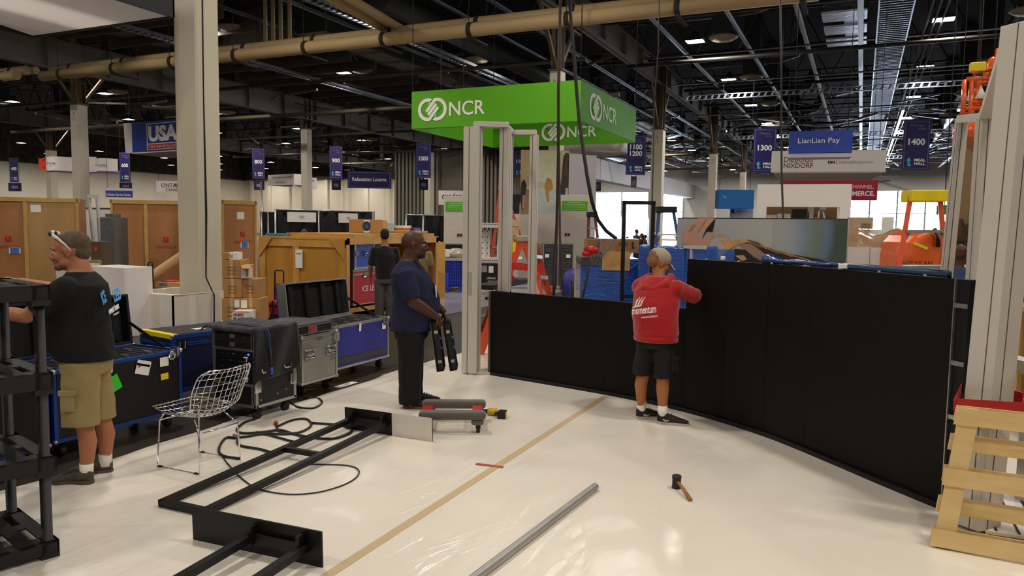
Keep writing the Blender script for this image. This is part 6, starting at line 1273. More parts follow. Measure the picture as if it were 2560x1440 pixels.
# floor cables
z_ = .014
def fl(*P): return spline([V((G(x, y).x, G(x, y).y, z_)) for x, y in P], 8)
def fcable(label, r, *P): 
    tag(MB().tube([V((p.x, p.y, r+.008)) for p in fl(*P)], r, 8).build('power_cable', mat('cable_black', '151417', .5)), label, 'cable')
fcable('thick black cable looping by the chair and under the lying stand', .011, (640, 1052), (610, 1062), (592, 1080), (610, 1088), (660, 1085), (700, 1080), (735, 1090), (775, 1098), (830, 1102), (870, 1090), (880, 1078), (850, 1068), (780, 1062))
fcable('black cable looping in the middle of the floor tangle', .010, (690, 1065), (700, 1085), (740, 1090), (760, 1105), (740, 1110), (700, 1100), (660, 1090), (620, 1096), (596, 1100), (600, 1118), (650, 1128), (690, 1140))
fcable('black cable running from the rack in a wide loop', .010, (720, 1000), (740, 1020), (780, 1025), (805, 1012), (795, 1000), (760, 998))
fcable('black cable arching around the dolly side of the tangle', .010, (690, 1072), (730, 1055), (765, 1052), (778, 1068), (750, 1085), (700, 1090), (640, 1085))
fcable('black cable hooked around the chair leg', .010, (590, 1100), (565, 1100), (548, 1125), (556, 1144), (600, 1152))
fcable('thin black cable making the big loop on the plastic floor', .005, (556, 1145), (575, 1170), (610, 1205), (650, 1228), (720, 1240), (790, 1236), (850, 1220), (888, 1200), (897, 1180), (870, 1168), (800, 1165), (740, 1165))
p = G(690, 1062); tag(MB().tube([(p.x, p.y, .022), (p.x+.03, p.y-.04, .022)], .02, 10).build('plug', mat('plug_red', 'c0392f', .5)), 'red plug in the cable tangle', 'plug')
p = G(592, 1098); tag(MB().tube([(p.x, p.y, .022), (p.x-.05, p.y+.02, .022)], [.02, .016], 10).build('plug', mat('plug_clear', '8f8c86', .3)), 'grey plug in the cable tangle near the chair', 'plug')
# ================= PEOPLE =================
def skinm(n, a, b): return mat(n, a, .5, noise=(9, .35), col2=b, spec=.4)
SK1 = skinm('skin_fair', 'ad7152', '955a42'); SK2 = skinm('skin_brown', '4f2c1c', '3f2216'); SK3 = skinm('skin_tan', 'a86a40', '915733')
_tex = bpy.data.textures.new('cloth_folds', 'CLOUDS'); _tex.noise_scale = .14; _tex.noise_depth = 2
def remesh(b, name, m, parent, vox=.008, sm=3, fold=0, label=None):
    o = b.build(name, m, None); md = o.modifiers.new('r', 'REMESH'); md.mode = 'VOXEL'; md.voxel_size = vox; md.use_smooth_shade = True
    s = o.modifiers.new('s', 'SMOOTH'); s.iterations = sm; s.factor = .6
    if fold: d = o.modifiers.new('d', 'DISPLACE'); d.texture = _tex; d.strength = fold; d.mid_level = .5; d.texture_coords = 'LOCAL'
    dg = bpy.context.evaluated_depsgraph_get(); dg.update(); me = bpy.data.meshes.new_from_object(o.evaluated_get(dg)); me.name = name
    o.modifiers.clear(); old = o.data; o.data = me; bpy.data.meshes.remove(old)
    if not me.materials: me.materials.append(m)
    o.parent = parent
    if label: o['label'] = label
    return o
def loftz(b, secs, n=28):
    "secs: (cx, cy, z, rx, ry)"
    vs = []; fs = []
    for cx, cy, z, rx, ry in secs:
        for j in range(n): a = 2*math.pi*j/n; vs.append((cx+rx*math.cos(a), cy+ry*math.sin(a), z))
    for i in range(len(secs)-1):
        for j in range(n): fs.append((i*n+j, i*n+(j+1) % n, (i+1)*n+(j+1) % n, (i+1)*n+j))
    fs += [tuple(range(n))[::-1], tuple(range((len(secs)-1)*n, len(secs)*n))]
    return b.add(vs, fs, 0, True)
def limb(b, pts, rs, n=14):
    pts = [V(p) for p in pts]; b.tube(pts, rs, n)
    for p, r in zip(pts, rs): b.ell(p, (r, r, r), n=12, k=8)
def head(b, c, rot=(0, 0, 0), s=1.0):
    X0 = b.X; b.X = X0 @ Matrix.Translation(c) @ Euler(rot).to_matrix().to_4x4() @ Matrix.Scale(s, 4); X = b.X
    b.ell((-.014, 0, .03), (.1, .078, .088)); b.ell((.028, 0, -.02), (.064, .062, .088)); b.ell((.036, 0, -.072), (.052, .052, .038)); b.ell((.078, 0, -.09), (.02, .022, .02))
    b.ell((.076, 0, .026), (.018, .05, .012)); b.tube([(.088, 0, .016), (.102, 0, -.008), (.114, 0, -.024)], [.008, .011, .013], 8); b.ell((.113, 0, -.026), (.013, .013, .011)); b.ell((.1, .012, -.03), (.01, .009, .008)); b.ell((.1, -.012, -.03), (.01, .009, .008))
    b.ell((.089, 0, -.054), (.013, .026, .007)); b.ell((.086, 0, -.067), (.013, .023, .008))
    for y in (-1, 1):
        b.ell((.058, y*.04, -.022), (.032, .022, .032)); b.ell((-.004, y*.079, -.006), (.018, .008, .031), Euler((0, .2, 0))); b.ell((-.004, y*.083, .008), (.02, .006, .016)); b.ell((.02, y*.05, -.06), (.04, .015, .03))
    b.X = X0; return X
def eyes(X, parent, browm, loc=None):
    for y in (-1, 1):
        b = MB(X); b.ell((.081, y*.031, .006), (.0085, .013, .0075), n=10, k=6); b.build('eye', mat('eye_white', 'd9d2c8', .3), parent)
        b = MB(X); b.ell((.0875, y*.031, .006), (.0035, .0055, .0055), n=8, k=5); b.build('iris', mat('eye_dark', '1c1512', .2), parent)
        b = MB(X); b.tube([(.09, y*.015, .026), (.093, y*.033, .031), (.08, y*.052, .026)], .004, 6); b.build('eyebrow', browm, parent)
    b = MB(X); b.tube([(.1015, .018, -.0605), (.1035, 0, -.0605), (.1015, -.018, -.0605)], .0016, 5); b.build('mouth_line', mat('mouth_dark', '4a2018', .6), parent)
def hand(b, w, d, nrm, curl=.5, side=1, s=1.0, thumb=1):
    "w wrist, d pointing direction, nrm = back-of-hand normal, side=+1: thumb on +x(right of d seen from back)"
    w, d, nrm = V(w), V(d).normalized(), V(nrm).normalized(); x = d.cross(nrm).normalized()*side; nrm = x.cross(d).normalized()*side if False else nrm
    pa = w+d*.035*s; pb = w+d*.085*s
    b.tube([w, pa, pb, w+d*.095*s], [(.026*s, .021*s), (.036*s, .017*s), (.041*s, .015*s), (.038*s, .012*s)], 12, up=nrm)
    b.ell(w, (.024*s,)*3)
    for i, (o, L_) in enumerate(((.031, .068), (.0105, .078), (-.0105, .073), (-.031, .058))):
        p = w+d*.088*s+x*(o*s); a = 0; P = [p-d*.02]; q = p
        for k, f in enumerate((.45, .3, .25)):
            P.append(q); a += curl*(.7, 1.0, .8)[k]; q = q+(d*math.cos(a)-nrm*math.sin(a))*(L_*f*s)
        P.append(q); b.tube(P, [.0095*s, .0095*s, .0085*s, .0078*s, .007*s][:len(P)], 8); b.ell(q, (.007*s,)*3, n=8, k=6)
    p = w+d*.03*s+x*.028*s; q = p+(x*.7+d*.6-nrm*.3*curl).normalized()*.04*s; r = q+(d*.8+x*.25-nrm*.7*curl).normalized()*.035*s
    b.tube([p, q, r], [.014*s, .011*s, .009*s], 8); b.ell(r, (.009*s,)*3, n=8, k=6)
def shoe(t, c, rz, m, ms, L_=.29, accent=None, sole_h=.03):
    X = Matrix.Translation(c) @ Matrix.Rotation(rz, 4, 'Z') @ Matrix.Scale(1.12, 4); b = MB(X)
    loft = []; 
    def ring(x, ry, z0, z1, n=16):
        return [(x, ry*math.cos(2*math.pi*j/n), (z0+z1)/2+(z1-z0)/2*math.sin(2*math.pi*j/n)) for j in range(n)]
    R = [(-.085, .012, .03, .075), (-.078, .032, .02, .098), (-.05, .04, .015, .105), (-.01, .042, .015, .102), (.03, .044, .015, .088), (.08, .048, .015, .07), (.12, .048, .015, .06), (.155, .04, .016, .05), (.178, .02, .02, .04)]
    vs = []; fs = []; n = 16
    for r_ in R: vs += ring(*r_)
    for i in range(len(R)-1):
        for j in range(n): fs.append((i*n+j, i*n+(j+1) % n, (i+1)*n+(j+1) % n, (i+1)*n+j))
    fs += [tuple(range(n))[::-1], tuple(range((len(R)-1)*n, len(R)*n))]; b.add(vs, fs, 0, True); o = b.build('shoe', m, t)
    out = [(-.09, 0), (-.08, .03), (-.04, .04), (.03, .042), (.09, .05), (.14, .045), (.175, .025), (.188, 0), (.175, -.025), (.14, -.045), (.09, -.05), (.03, -.042), (-.04, -.04), (-.08, -.03)]
    b = MB(X); b.poly([(x, y, 0) for x, y in out], (0, 0, sole_h)); b.build('sole', ms, o, bev=.006)
    for y in (-1, 1):
        if accent: b = MB(X); b.tube([(.02, y*.044, .05), (-.01, y*.0445, .04), (-.035, y*.043, .052)], [.004, .011, .007], 8); b.build('side_mark', accent, o)
    b = MB(X)
    for k in range(4): x = .03+k*.02; z = .093-k*.008; b.tube([(x, -.022, z-.004), (x+.008, 0, z+.002), (x, .022, z-.004)], .0035, 5)
    b.build('laces', mat('lace_grey', '4c4a46', .8) if m.name != 'x' else m, o)
    return o
def tag_text(s, X, x, y, z, right, up, h, m, parent, w=None, bold=0):
    Xr = X.to_3x3(); return text(s, X @ V((x, y, z)), Xr @ V(right), Xr @ V(up), h, m, parent, w=w, bold=bold)

# ---- man with black T-shirt and khaki shorts (faces -x)
t = T('person', 'man in black T-shirt and khaki shorts with white sunglasses on his head', 'person', (-4.93, 3.52, 0), 3.7)
b = MB()
loftz(b, [(0, 0, .86, .15, .17), (.03, 0, .95, .185, .185), (.06, 0, 1.06, .2, .19), (.06, 0, 1.18, .19, .195), (.03, 0, 1.3, .165, .2), (.01, 0, 1.4, .13, .19), (.02, 0, 1.46, .09, .13), (.03, 0, 1.5, .07, .085)])
limb(b, [(0.01, 0, 1.44), (.035, 0, 1.52), (.06, 0, 1.58)], [.085, .078, .07])
HX1 = head(b, (.085, 0, 1.625), (0, .12, .12), 1.14)
for s, hz, ez in ((1, 1.3, 1.26), (-1, 1.42, 1.36)):
    # s=+1: left arm (towards camera), lower; s=-1: right arm, higher
    sh = V((.04, .2*s, 1.4)); el = V((.27, .24*s, 1.2 if s > 0 else 1.33)); wr = V((.52, .2*s, 1.24 if s > 0 else 1.4))
    limb(b, [sh, sh.lerp(el, .5), el], [.062, .056, .047]); limb(b, [el, el.lerp(wr, .35), wr], [.047, .049, .03]); hand(b, wr, (wr-el).normalized(), (0, 0, 1), .7, -s)
for s, fx in ((1, .0), (-1, -.04)):
    limb(b, [(0, .09*s, .9), (.0, .095*s, .52), (fx-.02, .1*s, .38), (fx-.035, .105*s, .3), (fx-.02, .11*s, .09)], [.095, .072, .058, .06, .038])
body = remesh(b, 'body', SK1, t, .0075, 3)
HAIR1 = mat('hair_greybrown', '4f4030', .9, noise=(30, .4), col2='77685a', bump=(90, .5)); h = MB(HX1); h.ell((-.03, 0, .05), (.094, .0815, .078)); h.ell((-.062, 0, .0), (.056, .07, .065)); h.ell((.02, 0, .088), (.05, .055, .03)); remesh(h, 'hair', HAIR1, t, .007, 2)
eyes(HX1, t, HAIR1)
h = MB(HX1); h.ell((.098, 0, -.043), (.01, .026, .006)); h.ell((.084, 0, -.085), (.018, .024, .02)); remesh(h, 'goatee', mat('goatee_grey', '6b4f40', .9), t, .004, 1)
h = MB(HX1); GW = mat('glasses_white', 'e6e3dc', .35)
for y in (-1, 1): h.tube([(.062, y*.062, .112), (.03, y*.08, .085), (-.005, y*.0875, .045), (-.03, y*.088, .005)], [(.006, .012), (.005, .009), (.004, .007), (.003, .005)], 8)
h.tube([(.062, -.06, .112), (.078, -.03, .118), (.08, 0, .122), (.078, .03, .118), (.062, .06, .112)], [(.006, .02)]*5, 8); gl = h.build('sunglasses', GW, t)
for y in (-1, 1): h = MB(HX1); h.ell((.076, y*.038, .12), (.014, .028, .016)); h.build('lens', mat('lens_dark', '12122a', .08, spec=.8), gl)
TS = mat('tee_black', '0b0b0d', .9, noise=(6, .3), col2='121216'); b = MB()
loftz(b, [(0, 0, .87, .195, .195), (.03, 0, .95, .21, .205), (.06, 0, 1.06, .222, .212), (.06, 0, 1.18, .212, .218), (.03, 0, 1.3, .188, .225), (.01, 0, 1.4, .152, .215), (.015, 0, 1.46, .108, .155), (.02, 0, 1.49, .085, .1)])
for s in (1, -1):
    sh = V((.04, .19*s, 1.39)); el = V((.27, .24*s, 1.2 if s > 0 else 1.33)); b.tube([sh, sh.lerp(el, .4), sh.lerp(el, .8)], [.082, .082, .082], 16); b.ell(sh, (.082, .082, .082))
tee = remesh(b, 't_shirt', TS, t, .009, 3, .012)
# lettering on the back (back faces -x local)
XB = Matrix.Translation((-.186, 0, 1.3)) @ Matrix.Rotation(.0, 4, 'Z')
ICEB = mat('print_blue', '4a9fe0', .6)
text('ICE', (-.178, .135, 1.32), (.2, -1, .12), (.2, .1, 1), .085, ICEB, t, w=.13, bold=.04); text('LED', (-.208, -.015, 1.325), (.0, -1, .1), (.2, 0, 1), .085, ICEB, t, w=.13, bold=.04)
text('event team', (-.214, .06, 1.235), (.08, -1, .1), (.15, 0, 1), .042, TEXTW, t, w=.22, bold=.03); text('company', (-.222, .04, 1.195), (0, -1, .1), (.2, 0, 1), .015, TEXTW, t, w=.1)
KH = mat('khaki', '9a8659', .9, noise=(4, .35), col2='82704a', bump=(60, .2)); b = MB()
loftz(b, [(.0, 0, .93, .172, .182), (.0, 0, .84, .168, .185), (-.0, 0, .78, .16, .185)])
for s, fx in ((1, .01), (-1, -.02)): b.tube([(0, .085*s, .86), (.005, .09*s, .72), (fx, .1*s, .55), (fx, .105*s, .42)], [(.11, .12), (.11, .125), (.108, .12), (.112, .122)], 20, up=(1, 0, 0))
sh_ = remesh(b, 'shorts', KH, t, .009, 3, .014)
MB().box(-.0, .09, .204, .222, .54, .68).build('cargo_pocket', KH, sh_, bev=.006); MB().box(-.01, .1, .208, .228, .65, .69).build('pocket_flap', KH, sh_, bev=.006)
for s, fx, rr in ((1, .0, -.1), (-1, -.04, .2)):
    b = MB(); b.tube([(fx-.02, .11*s, .06), (fx-.022, .11*s, .15)], [.043, .046], 14); b.build('sock', mat('sock_white', 'e4ded4', .9), t)
    shoe(t, (fx+.03, .11*s, 0), rr, mat('shoe_grey', '38332c', .7, noise=(20, .5), col2='57503f'), mat('sole_grey', '4b453a', .7))

# ---- man in navy shirt (faces camera-right)
t = T('person', 'bald man in navy V-neck shirt and black trousers holding black screen panels', 'person', (-4.1, 6.46, 0), YAW+.03)
b = MB()
loftz(b, [(0, 0, .82, .16, .18), (.02, 0, .92, .195, .195), (.05, 0, 1.03, .22, .205), (.045, 0, 1.15, .21, .21), (.01, 0, 1.28, .19, .215), (-.02, 0, 1.38, .16, .2), (-.03, 0, 1.45, .11, .14), (-.02, 0, 1.5, .08, .09)])
limb(b, [(-.02, 0, 1.44), (-.005, 0, 1.53), (.01, 0, 1.59)], [.1, .085, .08])
HX2 = head(b, (.03, 0, 1.645), (0, .04, 0), 1.2)
AR = {}
for s in (1, -1):
    sh = V((-.03, .22*s, 1.36)); el = V((.04, .26*s, 1.1)) if s < 0 else V((.12, .25*s, 1.08)); wr = V((.27, .13*s, .93)) if s < 0 else V((.31, .1, .97)); AR[s] = (sh, el, wr)
    limb(b, [sh, sh.lerp(el, .5), el], [.078, .075, .064]); limb(b, [el, el.lerp(wr, .3), wr], [.062, .063, .038]); hand(b, wr, (.35, -.15*s, -.9), (.8, .3*s, .3), .9, -s)
for s in (1, -1): limb(b, [(0, .1*s, .85), (0, .11*s, .5), (-.01, .11*s, .09)], [.1, .07, .045])
remesh(b, 'body', SK2, t, .0075, 3)
eyes(HX2, t, mat('brow_black', '140f0c', .9)); h = MB(HX2); h.ell((.046, 0, -.082), (.047, .052, .032)); h.ell((.087, 0, -.047), (.012, .028, .005)); remesh(h, 'beard', mat('stubble', '1d120d', .95, noise=(60, .5), col2='2e1d14'), t, .005, 1)
NV = mat('navy_shirt', '171b3a', .9, noise=(5, .3), col2='10132c', bump=(80, .1)); b = MB()
loftz(b, [(.0, 0, .78, .215, .215), (.015, 0, .86, .228, .22), (.05, 0, 1.0, .245, .228), (.05, 0, 1.12, .24, .234), (.01, 0, 1.27, .215, .24), (-.02, 0, 1.37, .182, .225), (-.03, 0, 1.44, .13, .165), (-.025, 0, 1.49, .095, .11)])
for s in (1, -1): sh, el, wr = AR[s]; b.tube([sh-V((0, .04*s, 0)), sh+V((0, .01*s, 0)), sh.lerp(el, .5)+V((0, .015*s, 0)), sh.lerp(el, .9)+V((0, .01*s, 0))], [.08, .095, .092, .088], 18); b.ell(sh, (.09, .08, .085))
shirt = remesh(b, 'shirt', NV, t, .009, 3, .016)
b = MB(); b.tube([(.03, -.095, 1.5), (.125, -.06, 1.4), (.168, -.0, 1.34), (.125, .06, 1.4), (.03, .095, 1.5)], .006, 8); b.build('collar', mat('navy_dark', '0c0f24', .9), t)
b = MB(); b.tube([(.06, -.1, 1.48), (.175, -.09, 1.36), (.235, -.08, 1.24)], .004, 6); b.build('lanyard', mat('lanyard_blue', '2c3a6c', .7), t); MB(Matrix.Translation((.255, -.085, 1.19)) @ Matrix.Rotation(-.1, 4, 'Y')).box(-.003, .003, -.04, .035, -.06, .055).build('badge', PAPER, t)
TR = mat('trousers_black', '0d0d10', .92, noise=(5, .3), col2='141418'); b = MB(); loftz(b, [(0, 0, .86, .18, .185), (0, 0, .76, .175, .19), (0, 0, .7, .16, .19)])
for s in (1, -1): b.tube([(0, .09*s, .8), (.0, .1*s, .5), (-.0, .11*s, .25), (-.0, .11*s, .05)], [(.135, .135), (.12, .12), (.112, .112), (.108, .11)], 20, up=(1, 0, 0))
remesh(b, 'trousers', TR, t, .01, 3, .024)
GUM = mat('gum_sole', '6b4a2a', .6); shoe(t, (.03, -.12, 0), -.12, mat('shoe_black', '17130f', .7), GUM, accent=mat('swoosh_orange', 'e0561c', .5)); shoe(t, (.03+.06, .14, 0), .15, mat('shoe_black', '', 0), GUM)
# panels he holds
MX = t.matrix_basis.copy() if False else Matrix.Translation(t.location) @ Matrix.Rotation(YAW+.03, 4, 'Z')
def held(lbl, lx, ly, w_, ang):
    q = T('screen_panel', lbl, 'panel', MX @ V((lx, ly, .88)), YAW+.03, 'screen panels held by the man in navy'); q.rotation_euler = (0, ang, YAW+.03)
    MB().box(-.012, .012, -w_/2, w_/2, -.5, 0).build('face', LEDM, q); b = MB(); b.box(.012, .06, -w_/2, -w_/2+.02, -.5, 0).box(.012, .06, w_/2-.02, w_/2, -.5, 0).box(.012, .06, -w_/2, w_/2, -.02, 0).box(.012, .06, -w_/2, w_/2, -.5, -.48).box(.012, .04, -.06, .06, -.4, -.1); b.build('back_frame', BLK, q)
    MB().box(-.014, -.012, -w_/2, -w_/2+.012, -.5, 0).build('aluminium_edge', ALU, q)
    for z in (-.1, -.4): MB().box(.015, .05, -w_/2-.003, -w_/2, z-.015, z+.015).build('bracket', ALU, q)
    for z in (-.14, -.24): MB().tube([(.04, -w_/2+.03, z), (.07, -w_/2+.05, z-.04)], .01, 8).build('blue_connector', mat('connector_blue', '', 0), q)
held('front of the two black screen panels held by the man in navy, nearer his legs', .215, -.02, .28, -.14); held('second black screen panel held by the man in navy, farther from his legs', .33, .0, .26, -.17)

# ---- man in red hoodie (back to camera)
t = T('person', 'man in red hoodie, beige cap and black cargo shorts leaning over the black wall', 'person', (-1.72, 7.04, 0), 1.34)
LX = .1
b = MB()
loftz(b, [(-.02, 0, .78, .12, .15), (-.02, 0, .9, .125, .16), (.0, 0, 1.05, .125, .16), (.06, .03, 1.2, .13, .175), (.1, .05, 1.3, .11, .16), (.12, .06, 1.38, .075, .1)])
limb(b, [(.12, .06, 1.34), (.14, .075, 1.42), (.16, .085, 1.46)], [.07, .062, .06])
HX3 = head(b, (.17, .09, 1.51), (0, .45, -.6), 1.08)
AR = {}
for s in (1, -1):
    sh = V((.08, .19*s+.04, 1.28)); el = V((.27, -.235 if s < 0 else .27, 1.21)); wr = V((.42, .2*s, 1.22)); AR[s] = (sh, el, wr)
    limb(b, [sh, sh.lerp(el, .5), el], [.055, .05, .045]); limb(b, [el, el.lerp(wr, .3), wr], [.045, .045, .03]); hand(b, wr, (.9, -.3*s, -.1), (0, 0, 1), .8, -s)
LG = {1: ((-.02, .13), (-.02, .13)), -1: ((-.02, -.1), (-.06, -.115))}
for s in (1, -1):
    kx, ky = LG[s][0]; ax, ay = LG[s][1]; limb(b, [(-.02, .085*s, .82), (kx, ky*.9, .47), (kx-.025, ky, .34), (ax, ay, .1)], [.09, .06, .062, .036])
remesh(b, 'body', SK3, t, .0075, 3)
h = MB(HX3); h.ell((-.03, 0, .045), (.094, .081, .08)); h.ell((-.062, 0, -.0), (.056, .07, .065)); remesh(h, 'hair', mat('hair_buzz', '8a5f42', .95, noise=(60, .4), col2='6b4a35'), t, .007, 2); eyes(HX3, t, mat('brow_brown', '4a3020', .9))
CAPM = mat('cap_beige', 'a99a88', .9, bump=(80, .3)); h = MB(HX3); h.ell((-.012, 0, .055), (.108, .09, .085)); cut = h
vs = [(x, y, z) for x, y, z in h.v]; cp_ = remesh(h, 'cap', CAPM, t, .007, 2)
h = MB(HX3); h.grid(lambda u, v: (.075+.1*u*math.cos((v-.5)*2.2), .085*math.sin((v-.5)*2.2)*(1+.1*u), .05-.03*u-.02*abs(v-.5)*2), 8, 14); h.build('brim', CAPM, cp_, solid=.005)
h = MB(HX3); h.ell((-.012, 0, .142), (.008, .008, .005), n=8, k=5); h.build('cap_button', CAPM, cp_)
RH = mat('hoodie_red', 'a80f14', .95, noise=(5, .25), col2='8c0c12', bump=(60, .2), sheen=.3); b = MB()
loftz(b, [(-.02, 0, .8, .165, .2), (-.02, 0, .86, .18, .222), (-.02, .015, 1.0, .175, .225), (.02, .03, 1.14, .175, .235), (.06, .045, 1.25, .16, .228), (.09, .05, 1.33, .13, .19), (.11, .06, 1.39, .1, .13)])
for s in (1, -1): sh, el, wr = AR[s]; limb(b, [sh-V((0, .05*s, 0)), sh, sh.lerp(el, .55), el], [.085, .088, .08, .074]); limb(b, [el, el.lerp(wr, .5), el.lerp(wr, .9)], [.074, .062, .052])
hood = remesh(b, 'hoodie', RH, t, .009, 3, .02)
b = MB(); limb(b, [(.14, .17, 1.37), (.05, .18, 1.34), (-.03, .12, 1.27), (-.04, .02, 1.25), (.01, -.07, 1.31), (.12, -.07, 1.38)], [.045, .05, .055, .055, .05, .045]); b.ell((.03, .05, 1.31), (.08, .11, .06)); remesh(b, 'hood', RH, hood, .009, 3, .01)
b = MB(); b.tube([(.172*math.cos(a)*1-.02, .208*math.sin(a), .81) for a in [2*math.pi*i/24 for i in range(24)]], [(.012, .03)]*24, 8, closed=True); b.build('waistband', RH, hood)
# lettering on the back
ox = -.208
text('momentum', (ox-.008, .03, 1.085), (.02, -1, .17), (.1, .1, 1), .062, TEXTW, t, w=.25, bold=.01); text('MANAGEMENT', (ox-.008, -.03, 1.03), (.02, -1, .17), (.1, .1, 1), .018, TEXTW, t, w=.17)
b = MB()
for k in range(3):
    y = .12-.028*k; P = spline([(ox-.006, y+.035, 1.1+.008*k), (ox-.003, y+.005, 1.115+.006*k), (ox+.006, y-.006, 1.165), (ox+.016, y-.03, 1.2+.004*k)], 4); b.tube(P, [.004]*3+[.007]*(len(P)-6)+[.003]*3, 6)
b.build('white_emblem', TEXTW, t)
BS = mat('shorts_black', '131316', .9, noise=(5, .3), col2='1b1b1f'); b = MB(); loftz(b, [(-.02, 0, .88, .14, .17), (-.02, 0, .8, .15, .18), (-.02, 0, .72, .145, .18)])
for s in (1, -1): kx, ky = LG[s][0]; b.tube([(-.02, .085*s, .78), (-.02, .095*s, .65), (kx, ky, .5), (kx, ky, .44)], [(.1, .1), (.102, .102), (.095, .098), (.096, .1)], 20, up=(1, 0, 0))
sh_ = remesh(b, 'shorts', BS, t, .009, 3, .016); MB().box(-.08, .04, -.212, -.195, .5, .64).build('cargo_pocket', BS, sh_, bev=.006); MB().box(-.09, .05, -.218, -.2, .61, .65).build('pocket_flap', BS, sh_, bev=.006)
for s, rz_ in ((1, -.75), (-1, -1.15)):
    ax, ay = LG[s][1]; b = MB(); b.tube([(ax, ay, .05), (ax, ay, .18)], [.042, .045], 14); b.build('sock', mat('sock_white', '', 0), t); shoe(t, (ax+.045*math.cos(rz_), ay+.045*math.sin(rz_), 0), rz_, mat('shoe_black', '', 0), mat('sole_pale', 'b3a99e', .6), accent=mat('silver_mark', '8f9092', .4))

# ---- background people (vox coarse)
def extra(label, loc, rz, top, bot, skin, hair, sc=1.0, seated=False, hairlen=0, cap=None, arms='down', vest=None):
    t = T('person', label, 'person', loc, rz); t.scale = (sc, sc, sc); dz = -.42 if seated else 0
    b = MB(); loftz(b, [(0, 0, .85+dz, .12, .15), (0, 0, 1.1+dz, .13, .16), (0, 0, 1.3+dz, .12, .19), (0, 0, 1.42+dz, .08, .13), (0, 0, 1.47+dz, .06, .07)]); limb(b, [(0, 0, 1.45+dz), (.01, 0, 1.57+dz)], [.06, .055]); X = head(b, (.02, 0, 1.65+dz), (0, .1, 0), .98)
    AA = {}
    for s in (1, -1):
        sh = V((0, .19*s, 1.38+dz)); el = V((.02, .25*s, 1.1+dz)); wr = V((.12, .24*s, .88+dz)) if arms == 'down' else V((.25, .1*s, 1.1+dz)); AA[s] = (sh, el)
        limb(b, [sh, el], [.05, .042]); limb(b, [el, wr], [.042, .028]); hand(b, wr, (wr-el), (0, s, .2), .4, s)
    if seated: 
        for s in (1, -1): limb(b, [(0, .09*s, .5), (.42, .1*s, .48), (.42, .1*s, .08)], [.08, .06, .04])
    else:
        for s in (1, -1): limb(b, [(0, .09*s, .88), (0, .1*s, .5), (0, .1*s, .08)], [.09, .06, .04])
    remesh(b, 'body', skin, t, .014, 2)
    b = MB(); loftz(b, [(0, 0, .86+dz, .145, .175), (0, 0, 1.1+dz, .15, .18), (0, 0, 1.3+dz, .14, .205), (0, 0, 1.42+dz, .1, .15), (0, 0, 1.46+dz, .075, .09)])
    for s in (1, -1): sh, el = AA[s]; limb(b, [sh, sh.lerp(el, .8)], [.07, .066])
    remesh(b, 'shirt', top, t, .015, 2, .012)
    if vest: 
        for s in (1, -1): MB().box(-.15, .15, s*.07-.03, s*.07+.03, .95+dz, 1.4+dz).build('stripe', vest, t, bev=.02)
    b = MB()
    if seated:
        for s in (1, -1): limb(b, [(0, .09*s, .5), (.42, .1*s, .48), (.42, .1*s, .1)], [.1, .08, .065])
    else:
        loftz(b, [(0, 0, .92, .14, .165), (0, 0, .78, .14, .17)])
        for s in (1, -1): b.tube([(0, .09*s, .85), (0, .1*s, .06)], [.1, .08], 14)
    remesh(b, 'trousers', bot, t, .015, 2, .012)
    for s in (1, -1): MB().ell(((.46 if seated else .05), .1*s, .04), (.14, .05, .045), n=12, k=8).build('shoe', BLK, t)
    h = MB(X); h.ell((-.024, 0, .035), (.1, .083, .09)); h.ell((-.045, 0, -.01), (.07, .078, .07))
    if hairlen: h.tube([(-.05, 0, 0), (-.08, 0, -.12), (-.09, 0, -.12-hairlen)], [.085, .09, .05], 12)
    remesh(h, 'hair', hair, t, .011, 1)
    if cap: h = MB(X); h.ell((-.01, 0, .06), (.115, .1, .09)); h.ell((.08, 0, .04), (.07, .07, .012)); remesh(h, 'hard_hat', cap, t, .01, 1)
    return t
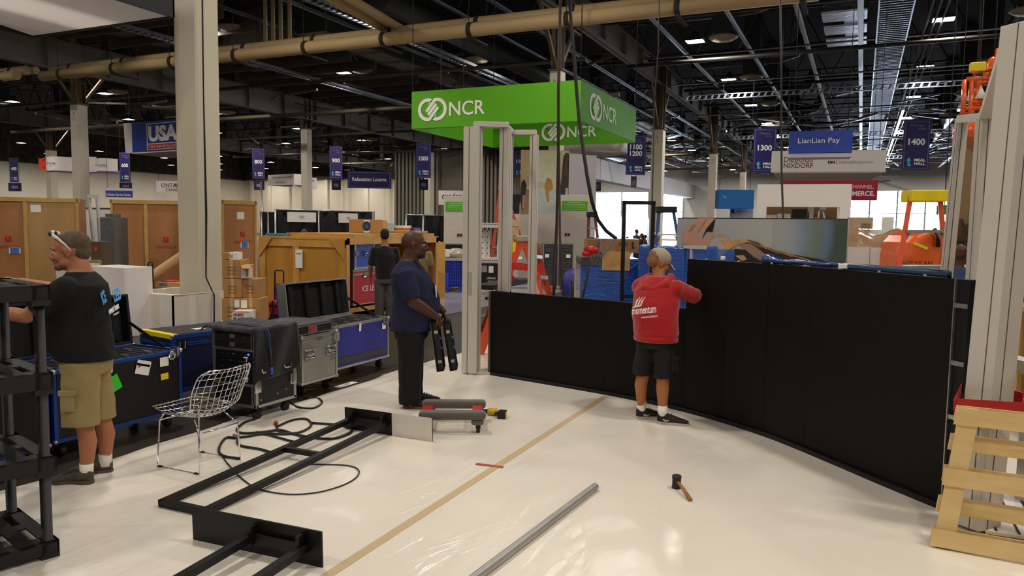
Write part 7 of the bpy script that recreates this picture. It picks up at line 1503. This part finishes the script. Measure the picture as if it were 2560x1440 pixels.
HB2 = mat('hair_dark', '1d1511', .8); TAN = mat('hair_blond', '9c8356', .8, noise=(20, .5), col2='7a6238'); GP = mat('trousers_grey', '4c4943', .9)
p = at(962, 700, D=13.6); extra('person in black T-shirt and grey trousers standing behind the man in navy', (p.x, p.y, 0), 2.3, BLACKC, GP, SK3, HB2, 1.0)
p = at(1050, 700, D=14.6); extra('person with long blond hair behind the man in navy', (p.x, p.y, 0), 2.0, mat('top_tan', '85724d', .9), BLACKC, SK1, TAN, .93, hairlen=.35)
p = at(761, 650, D=20); extra('person whose grey hair just shows above the honey crate', (p.x, p.y, 0), 1.5, mat('top_grey', '3c3c40', .9), BLACKC, SK1, mat('hair_grey', '4f463e', .9), .955)
p = at(1478, 640, D=19.5); extra('person bending behind the cartons near the dark ladder', (p.x, p.y, 0), .4, BLACKC, BLACKC, SK3, HB2, .9)
p = at(1567, 640, D=36); extra('seated dark-haired person left of the black standing frame', (p.x, p.y, 0), .6, BLACKC, BLACKC, SK3, HB2, .8)
p = at(1590, 640, D=40); extra('standing person in dark clothes before the white curtain', (p.x, p.y, 0), .9, mat('top_grey', '', 0), BLACKC, SK1, HB2, 1.0)
p = at(1603, 640, D=36); extra('woman with long dark hair before the white curtain', (p.x, p.y, 0), 3.6, BLACKC, BLACKC, SK1, HB2, .9, hairlen=.3)
p = at(1612, 640, D=38); extra('shorter dark-haired person right of the long-haired woman', (p.x, p.y, 0), 3.2, BLACKC, BLACKC, SK3, HB2, .85)
p = at(1640, 640, D=20); extra('worker in white hard hat and yellow vest behind the blue ladder', (p.x, p.y, 0), 1.0, BLACKC, BLACKC, SK3, HB2, .98, cap=mat('hat_white', 'e9e6df', .4), vest=mat('hi_vis', 'd9e636', .6))
p = at(2396, 700, D=9.6); extra('bald man in blue T-shirt seen between the right posts', (p.x, p.y, 0), 1.9, mat('tee_blue', '2c3f63', .9), BLACKC, SK2, SK2, .96)
p = at(2252, 700, D=10.4); extra('person in maroon top whose head shows under the orange ladder', (p.x, p.y, 0), 2.6, mat('top_maroon', '3a1c22', .9), BLACKC, SK1, mat('hair_auburn', '6d4a33', .9), .83)
